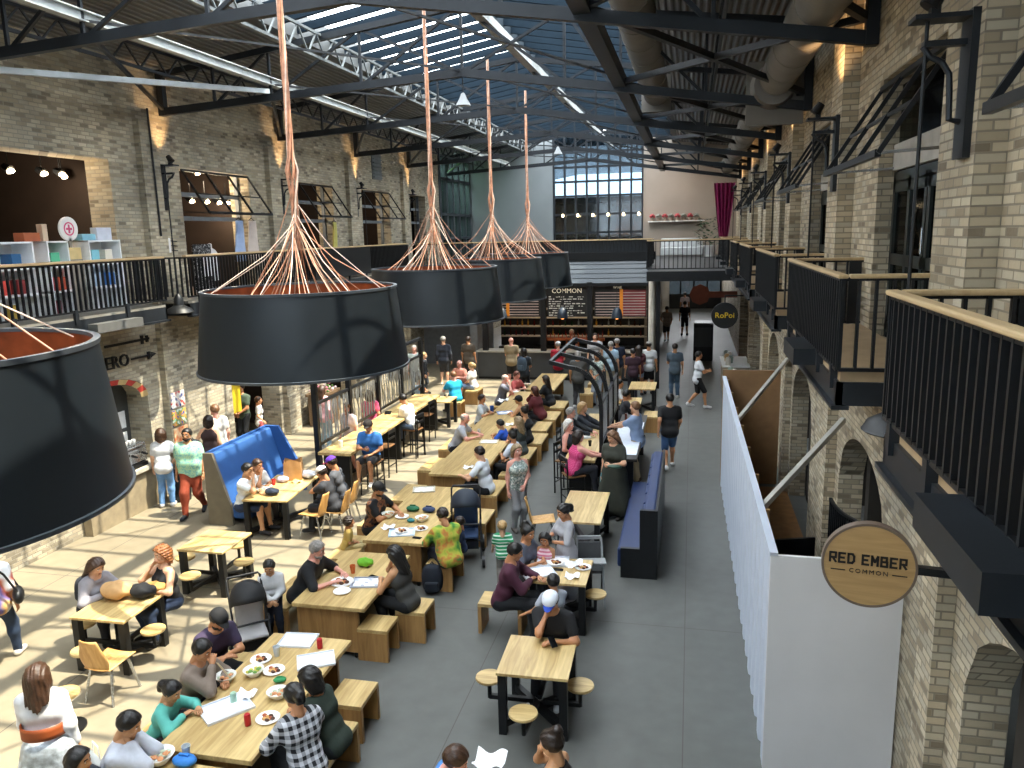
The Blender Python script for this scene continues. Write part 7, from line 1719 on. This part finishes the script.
# --- bar queue
p('bald man in a tan t-shirt standing with his back to us at the bar', 511, 337, 0, 'stand', 1.8, 'pink', ('bald', 'brown'), '8a7c62', 'short', ('shorts', '1a1c20'), 'c8c0b8', ('front', 'front'), fat=0.2)
p('dark-haired person at the bar carrying a blue-grey backpack', 524, 348, 10, 'stand', 1.68, 'tan', ('bob', 'black'), '2e3640', 'short', ('pants', '22242a'), arms=('front', 'front'))
p('man in a red t-shirt and white cap at the bar', 558, 341, 345, 'stand', 1.76, 'pink', ('short', 'grey'), 'b0243a', 'short', ('pants', '3c3e44'), arms=('front', 'front'), cap=('d8d8d8', 'd8d8d8'))
p('bartender with pale hair behind the beer taps', 555, 332, 180, 'stand', 1.72, 'pink', ('short', 'white'), '20242a', 'short', ('pants', '1a1c20'), arms=('front', 'front'), xy=(-4.5, 30.2))
p('grey-shirted man in grey trousers with white shoes seen through the curved ribs', 578, 351, 5, 'stand', 1.78, 'tan', ('short', 'grey'), '4c4c4a', 'short', ('pants', '3a3b3e'), 'd8d8d6', ('down', 'front'), fat=0.1)
p('man in a white t-shirt seen through the farthest curved rib', 595, 333, 170, 'stand', 1.8, 'fair', ('short', 'dark'), 'c8c8ca', 'short', ('pants', '3c4048'), arms=('down', 'down'))
p('person in a floral white top seen through the curved ribs', 597, 352, 200, 'stand', 1.7, 'tan', ('bob', 'black'), M_floral, 'short', ('pants', '9aa4b4'), arms=('front', 'front'), build='f')
p('grey-haired man in a pale blue shirt beside the navy-shirted man', 611, 341, 10, 'stand', 1.78, 'fair', ('short', 'grey'), '9fb8cc', 'short', ('pants', 'a89c88'), arms=('down', 'down'))
p('man in a navy shirt and khaki shorts past the curved ribs', 617, 338, 350, 'stand', 1.8, 'tan', ('short', 'grey'), '1c2438', 'short', ('shorts', '9a8c72'), 'b8b4ac', ('down', 'down'), fat=0.15)
p('long-haired woman in a burgundy top and denim shorts at the aisle edge', 639, 345, 0, 'stand', 1.68, 'tan', ('long', 'dark'), '5c3038', 'short', ('short_shorts', '8fa6c0'), '3a3a3c', ('down', 'front'), build='f')
p('man in a white t-shirt, black shorts and grey cap at the aisle edge', 649, 341, 5, 'stand', 1.78, 'tan', ('short', 'dark'), 'c4c6c8', 'short', ('shorts', '15161a'), '2a2a2c', ('down', 'down'), cap=('9a9690', '9a9690'))
p('dark-haired person in maroon just behind the denim-shorts woman', 633, 348, 350, 'stand', 1.66, 'tan', ('short', 'black'), '3a2430', 'short', ('pants', '22222a'))
p('black-haired person in a white t-shirt sitting past the curved ribs', 620, 379, 90, 'sit', 1.7, 'tan', ('short', 'black'), 'c8cacc', 'short', ('pants', '23262e'), arms=('table', 'table'), lean=10)
p('person in dark clothes sitting at the aisle table beyond the blue polo', 624, 400, 70, 'sit', 1.66, 'tan', ('short', 'black'), '2a2c32', 'short', ('pants', '1c1e22'), arms=('table', 'table'), lean=16, xy=(-1.75, 20.5))
# --- far communal tables
p('balding man in a grey t-shirt on the left of the far table', 506, 374, 88, 'sit', 1.78, 'pink', ('thin', 'grey'), '6a6c78', 'short', ('pants', '3a3a40'), arms=('fold', 'eat'), lean=16, head=(8, 0), fat=0.25)
p('person in a coral top beyond the man in grey at the far table', 517, 371, 110, 'sit', 1.66, 'pink', ('short', 'auburn'), 'c05a5a', 'short', ('pants', '3a3a40'), arms=('table', 'table'), lean=14)
p('auburn-haired woman in a maroon top with hands at her mouth', 534, 386, 285, 'sit', 1.72, 'fair', ('bob', 'auburn'), '5c2026', 'long', ('pants', '22242a'), arms=('table', 'mouth'), lean=18, build='f', fat=0.35)
p('dark-haired woman in a black top beyond the maroon top', 545, 375, 288, 'sit', 1.7, 'fair', ('long', 'dark'), '1a1c22', 'short', ('pants', '1a1c20'), arms=('table', 'table'), lean=17, build='f')
p('boy in a white polo shirt drinking at the far left of the tables', 482, 394, 92, 'sit', 1.6, 'tan', ('short', 'dark'), 'c4ccd4', 'short', ('shorts', '3a4456'), arms=('table', 'table'), lean=10)
p('grey-haired man in a pale grey polo leaning on the table', 466, 413, 85, 'sit', 1.8, 'pink', ('thin', 'grey'), 'a9acb4', 'short', ('pants', '24262c'), arms=('tableout', 'tableout'), lean=26, head=(6, 0), fat=0.2)
p('woman in a black cap and black top with a bag strap', 518, 395, 282, 'sit', 1.66, 'olive', ('short', 'black'), '181a1e', 'none', ('pants', '1a1c20'), arms=('table', 'fold'), lean=26, build='f', cap=('14151a', '14151a'))
p('woman in black with a pale necklace at the tables', 524, 406, 280, 'sit', 1.68, 'olive', ('bun', 'black'), '1b1d22', 'none', ('pants', '1a1c20'), arms=('table', 'table'), lean=8, build='f')
p('woman with long ash-blond hair and a grey top seen from behind', 518, 416, 300, 'sit', 1.68, 'fair', ('long', 'ash'), '4a5254', 'short', ('pants', '2c3a4c'), arms=('table', 'table'), lean=8, build='f')
p('black-haired boy in a royal blue shirt at the tables', 499, 419, 275, 'sit', 1.45, 'olive', ('short', 'black'), '2050b4', 'short', ('shorts', '22304e'), arms=('table', 'table'), lean=25, head=(6, 0))
p('black-haired woman in a white top with a black bag on her lap', 512, 430, 283, 'sit', 1.68, 'tan', ('bun', 'black'), 'c4ccd8', 'short', ('pants', '17191d'), arms=('table', 'lap'), lean=8, build='f')
p('man in a white t-shirt leaning on his elbows at the communal table', 478, 446, 275, 'sit', 1.8, 'fair', ('short', 'dark'), 'd4dae2', 'short', ('pants', '14161a'), arms=('tableout', 'fold'), lean=12, head=(8, 0))
p('grey-haired woman in a patterned sleeveless top standing in the middle', 517, 444, 140, 'stand', 1.64, 'pink', ('bob', 'ash'), M_floral, 'none', ('pants', '8e8f92'), '5a5450', ('front', 'down'), build='f', fat=0.25)
# --- curved-rib counter
p('white-haired woman in a dark vest sitting at the curved-rib counter', 569, 419, 110, 'high', 1.66, 'pink', ('bob', 'white'), '23262e', 'none', ('pants', '22242a'), arms=('table', 'lap'), lean=8, build='f', fat=0.2)
p('woman in a bright pink patterned top on a tall black chair', 579, 430, 60, 'high', 1.68, 'pink', ('bob', 'dark'), M_pinkpat, 'none', ('pants', '22242c'), arms=('reach', 'reach'), lean=14, build='f', fat=0.3)
p('grey-haired person in dark clothes behind the white-haired woman', 571, 407, 95, 'high', 1.72, 'pink', ('short', 'grey'), '1e2228', 'long', ('pants', '22242a'), arms=('reach', 'reach'), lean=10)
p('blond woman beside the nearest curved rib', 583, 402, 100, 'high', 1.7, 'fair', ('bob', 'blond'), '20242c', 'long', ('pants', '22242a'), arms=('reach', 'reach'), lean=8, build='f')
p('woman with long brown hair in a dark olive dress carrying a bottle', 611, 431, 200, 'stand', 1.74, 'fair', ('long', 'lightbrown'), '33362e', 'short', ('dress', '33362e'), '3a3632', ('hold', 'down'), build='f', fat=0.3, head=(18, 20))
p('man in a pale blue polo shirt and khaki trousers at the aisle-side counter', 635, 401, 285, 'stand', 1.82, 'fair', ('short', 'lightbrown'), '7f92b0', 'short', ('pants', 'a08e6c'), '4a3c30', ('reach', 'reach'), lean=6, fat=0.1)
# --- the aisle
p('man in a black t-shirt and denim shorts walking away down the aisle', 670, 393, 350, 'walk', 1.8, 'tan', ('short', 'black'), '17181b', 'short', ('shorts', '3a5880'), 'd8d8d8', ('swingb', 'swingf'), fat=0.12)
p('dark-haired man in a white t-shirt and black shorts crossing the aisle', 699, 351, 80, 'walk', 1.78, 'tan', ('short', 'black'), 'd0d4da', 'short', ('shorts', '121317'), 'd4d4d4', ('hold', 'hold'))
p('man in a slate blue t-shirt and jeans standing in the aisle', 675, 343, 355, 'stand', 1.8, 'tan', ('short', 'dark'), '4a5864', 'short', ('pants', '3f5468'), 'c4c0ba', ('front', 'down'))
p('man in a taupe t-shirt and dark shorts walking at the passage entrance', 667, 306, 350, 'walk', 1.76, 'tan', ('short', 'dark'), '8a7c72', 'short', ('shorts', '25262a'), '2c2c2e', ('hips', 'swingf'))
p('person all in black walking at the passage entrance', 685, 301, 5, 'walk', 1.8, 'tan', ('short', 'black'), '111216', 'short', ('shorts', '15161a'), '1c1c1e', ('down', 'down'))
p('person in a white shirt deep in the far passage', 685, 292, 0, 'walk', 1.76, 'tan', ('short', 'dark'), 'c4b8c0', 'short', ('pants', '4a4450'))
# --- family table
p('man in a maroon long-sleeved shirt at the family table', 518, 543, 85, 'sit', 1.78, 'tan', ('short', 'black'), '461c30', 'long', ('pants', '15171c'), arms=('tableout', 'fold'), lean=16, head=(16, 0), fat=0.12)
p('dark-haired mother in a grey top at the family table', 529, 525, 110, 'sit', 1.68, 'tan', ('bun', 'black'), '5a5f6e', 'short', ('pants', '2a2c34'), arms=('table', 'table'), lean=14, head=(10, 10), build='f')
p('little girl in a pink striped top at the family table', 544, 533, 185, 'stand', 1.12, 'tan', ('bob', 'black'), M_pinkstr, 'none', ('shorts', 'b07080'), arms=('front', 'front'), head=(14, 0))
p('girl with a black ponytail in a pale grey dress standing by the family table', 561, 504, 235, 'stand', 1.5, 'tan', ('ponytail', 'black'), 'a6a6ac', 'elbow', ('dress', 'a6a6ac'), 'd0d0d0', ('hold', 'hold'), head=(18, 0), build='f')
p('small fair-haired child in green stripes walking away', 502, 520, 345, 'walk', 1.02, 'fair', ('short', 'blond'), M_greenstr, 'short', ('pants', '6e6a64'), 'c0c0c0', ('swingf', 'swingb'))
p('black-haired boy in a grey shirt turned away at the family table', 553, 573, 335, 'stand', 1.22, 'tan', ('short', 'black'), '9aa0aa', 'short', ('shorts', '7a7a80'), arms=('side', 'reach'), lean=10)
p('man in a blue and white cap and black t-shirt looking at his phone', 549, 594, 187, 'sit', 1.78, 'tan', ('short', 'black'), '131418', 'short', ('pants', '1a1c22'), 'c8ccd0', ('table', 'chin'), lean=20, head=(24, 0), cap=('dfe4ee', '2a4ab0'), fat=0.15)
# --- bottom edge
p('brown-haired man in a blue shirt at the bottom edge', 462, 747, 75, 'sit', 1.78, 'pink', ('short', 'brown'), '3f7cc0', 'short', ('pants', '2a2c34'), arms=('table', 'table'), lean=28, head=(22, 0))
p('woman with a dark bun in profile at the bottom edge', 549, 729, 285, 'sit', 1.68, 'olive', ('bun', 'dark'), '2a2624', 'none', ('pants', '1c1e22'), arms=('table', 'eat'), lean=10, head=(8, 0), build='f')

# --- tall chairs under the people who sit on them
def by(lbl): return next(q for q in PEOPLE if q[0]['label'].startswith(lbl))
for lbl, lab in (('man in a royal blue t-shirt and cap', 'tall bar chair under the man in a royal blue t-shirt'), ('dark-haired man in a white shirt hunched', 'tall bar chair under the man in a white shirt at the left counter'),
                 ('white-haired woman', 'tall black chair under the white-haired woman in a dark vest'), ('woman in a bright pink', 'tall black chair under the woman in a bright pink top'),
                 ('grey-haired person in dark', 'tall black chair under the grey-haired person at the curved ribs'), ('blond woman beside', 'tall black chair under the blond woman at the nearest curved rib')):
    q = by(lbl); bar_chair(q[6][0] + 0.02 * math.sin(q[4]), q[6][1] + 0.02 * math.cos(q[4]), math.degrees(q[4]), lab)
for lbl, lab, w_ in (('man in a bright turquoise', 'box bench under the man in a turquoise shirt', 0.5), ('woman in a white top with a blond', 'box bench under the ponytailed woman in a white top', 0.75), ('girl in a pale blue dress', 'box bench under the girl in a pale blue dress', 0.5), ('bald person in a salmon', 'box bench under the bald person in salmon', 0.75), ('black-haired person in a white t-shirt sitting past', 'box bench under the person in white past the curved ribs', 0.5), ('person in dark clothes sitting at the aisle', 'box bench under the person in dark clothes past the curved ribs', 0.5)):
    q = by(lbl); bench(q[6][0], q[6][1], w_, lab)
for lbl, lab in (('person in a white cap', 'plywood chair under the person in a white cap'), ('person in a purple and red cap', 'plywood chair under the person in a purple cap')):
    q = by(lbl); plywood_chair(q[6][0] - 0.02, q[6][1], 268, lab)
for i, (px, py) in enumerate([(384, 445), (413, 428), (425, 414)]):
    x, y = P(px, py, 0.72); bar_chair(x, y, 275, ['empty tall bar chair at the left counter, next to the man in royal blue', 'empty tall bar chair just past the man in a white shirt', 'farthest empty tall bar chair of the left counter'][i])

# --- things people carry
def by(lbl): return next(q for q in PEOPLE if q[0]['label'].startswith(lbl))
def held(lbl, sg): q = by(lbl); return q[1][sg], q
def worn_backpack(lbl, label, col, s=1.0):
    q = by(lbl); c = q[3]; a = q[4]; d = 0.21 + (0.1 if 'large' in lbl else 0)
    backpack((c[0] - d * math.sin(a), c[1] - d * math.cos(a), c[2] - 0.27), -a + PI * 0, label, col, 0, s).rotation_euler = (0, 0, -a)
worn_backpack('large man in a teal', 'dark backpack on the shoulders of the man in the teal shirt', '20242c')
worn_backpack('dark-haired person at the bar', 'blue-grey backpack on the back of the person at the bar', '46586a')
worn_backpack('woman with long brown hair and grey cardigan', 'dark backpack on the back of the woman in the grey cardigan', '23262e', 0.85)
w_, q = held('man in a blue and white cap', -1)
t = MB().bx(-0.038, 0.038, -0.075, 0.075, -0.005, 0.005).build('phone', mat('phone_black', '0c0d10', 0.2), bevel=0.003); t.location = (w_[0] - 0.02, w_[1] - 0.09, w_[2] + 0.045); t.rotation_euler = (0.5, 0, 0.6); tag(t, 'black phone held by the man in the blue and white cap', 'phone')
w_, q = held('woman with long brown hair in a dark olive', 1)
t = MB().lathe([(0, 0), (0.035, 0), (0.035, 0.16), (0.02, 0.2), (0.02, 0.24), (0, 0.24)], 14).build('water_bottle', mat('bottle_teal', '5aa8b8', 0.3), smooth=45); t.location = (w_[0], w_[1] - 0.04, w_[2] - 0.22); tag(t, 'turquoise water bottle in the hand of the woman in the olive dress', 'bottle')
w_, q = held('woman with long brown hair in a dark olive', -1)
t = MB().ell((0, 0, 0), (0.14, 0.07, 0.04)).build('green_purse', mat('purse_green', '2a4a3c', 0.5), smooth=60); t.location = (w_[0] + 0.06, w_[1] - 0.12, w_[2] + 0.01); tag(t, 'dark green purse held by the woman in the olive dress', 'purse')
w_, q = held('person in a taupe', 1)
t = MB().cyl((0, 0, 0), (0.1, 0.05, -0.2), 0.004, 0.003, 6).cyl((0.015, 0, 0), (0.12, 0.05, -0.2), 0.004, 0.003, 6).build('chopsticks', mat('chopstick', 'c8b48a', 0.5)); t.location = (w_[0] + 0.06, w_[1], w_[2] + 0.05); tag(t, 'pair of pale chopsticks in the hand of the person in taupe', 'chopsticks')
# white shopping bag and shoulder bag
q = by('woman with very long'); w_ = q[1][1]
t = thing('shopping_bag', 'large white paper shopping bag in the hand of the woman in the silver skirt', 'bag', (w_[0] + 0.16, w_[1] - 0.05, w_[2] - 0.62), -0.5)
m = MB(); m.add([(-0.2, -0.09, 0), (0.2, -0.09, 0), (0.2, 0.09, 0), (-0.2, 0.09, 0), (-0.19, -0.07, 0.48), (0.19, -0.07, 0.48), (0.19, 0.07, 0.48), (-0.19, 0.07, 0.48)], [(0, 3, 2, 1), (0, 1, 5, 4), (1, 2, 6, 5), (2, 3, 7, 6), (3, 0, 4, 7)]); m.build('bag_body', M_paper, t)
MB().tube([(-0.08, -0.07, 0.47), (-0.06, -0.07, 0.6), (0.06, -0.07, 0.6), (0.08, -0.07, 0.47)], 0.006, 6).tube([(-0.08, 0.07, 0.47), (-0.06, 0.07, 0.6), (0.06, 0.07, 0.6), (0.08, 0.07, 0.47)], 0.006, 6).build('bag_handle', M_white, t)
m = by('woman with very long'); hx_ = m[6]
bl = MB(); pts = [(0.19 * math.cos(2 * PI * k / 24), 0.145 * math.sin(2 * PI * k / 24), 0) for k in range(25)]
bl.grid(lambda u, v: (0.195 * math.cos(2 * PI * u), 0.15 * math.sin(2 * PI * u), 0.14 + 0.12 * v), 28, 3)
b_ = bl.build('belt', mat('belt_rust', '9a4a1e', 0.6), m[0], smooth=60, solid=0.012); b_.location = (0, -0.0, 0.875)
q = by('person in a white printed'); c = q[3]; a = q[4]
t = thing('shoulder_bag', 'black shoulder bag hanging at the hip of the person in the printed t-shirt', 'bag', (q[6][0] + 0.3 * math.cos(a), q[6][1] - 0.3 * math.sin(a), 0.84), -a + 0.3)
MB().grid(lambda u, v: (0.07 * math.sin(PI * v) ** 0.5 * math.cos(2 * PI * u), 0.16 * math.sin(PI * v) ** 0.5 * math.sin(2 * PI * u), 0.24 - 0.24 * v), 20, 10).build('bag_body', M_black, t, smooth=50)
MB().tube([(0, 0.1, 0.2), (-0.12, 0.12, 0.5), (-0.38, 0.08, 0.68), (-0.34, -0.02, 0.69), (-0.12, -0.12, 0.48), (0, -0.1, 0.2)], 0.014, 6).build('strap', M_black, t, smooth=50)
# ================================================================== CAMERA, SKY, SUN
cam = bpy.data.cameras.new('camera'); co = bpy.data.objects.new('camera', cam); COL.objects.link(co)
cam.sensor_width = 36; cam.sensor_fit = 'HORIZONTAL'; cam.lens = FPX / 1024 * 36; cam.clip_end = 300
mw = Matrix.Identity(4)
for i in range(3):
    mw[i][0] = RC[i][0]; mw[i][1] = -RC[i][1]; mw[i][2] = -RC[i][2]
mw[2][3] = CAMZ
co.matrix_world = mw
SC.camera = co
w = bpy.data.worlds.new('world'); SC.world = w; w.use_nodes = True
bg = w.node_tree.nodes['Background']; bg.inputs['Color'].default_value = (0.87, 0.9, 0.94, 1); bg.inputs['Strength'].default_value = 10.0
sun = bpy.data.lights.new('sun', 'SUN'); sun.energy = 12.5; sun.color = (1.0, 0.88, 0.7); sun.angle = math.radians(0.6)
so = bpy.data.objects.new('sun', sun); COL.objects.link(so); so.location = (6, 4, 20)
so.rotation_euler = Vector((-0.47, -0.08, -1.0)).to_track_quat('-Z', 'Y').to_euler()
def area(loc, rot, sx_, sy_, e, col):
    l = bpy.data.lights.new('ceiling_lamp_glow', 'AREA'); l.shape = 'RECTANGLE'; l.size = sx_; l.size_y = sy_; l.energy = e; l.color = col
    o = bpy.data.objects.new('ceiling_lamp_glow', l); COL.objects.link(o); o.location = loc; o.rotation_euler = rot; return o
area((-4.5, 30.0, 3.45), (0, 0, 0), 5.5, 0.8, 30, (1, 0.75, 0.5))
area((0.4, 34, 3.6), (0, 0, 0), 1.5, 8, 8, (1, 0.88, 0.72)); area((0.4, 46, 3.6), (0, 0, 0), 1.5, 10, 8, (1, 0.9, 0.78))
area((-0.8, 38, 8.8), (0, 0, 0), 2.5, 1.0, 40, (1, 0.75, 0.55))
SC.view_settings.view_transform = 'Standard'
SC.view_settings.look = 'None'
SC.view_settings.exposure = 0.3
SC.cycles.use_denoising = True
SC.cycles.max_bounces = 6; SC.cycles.diffuse_bounces = 4; SC.cycles.transparent_max_bounces = 16; SC.cycles.caustics_reflective = False; SC.cycles.caustics_refractive = False
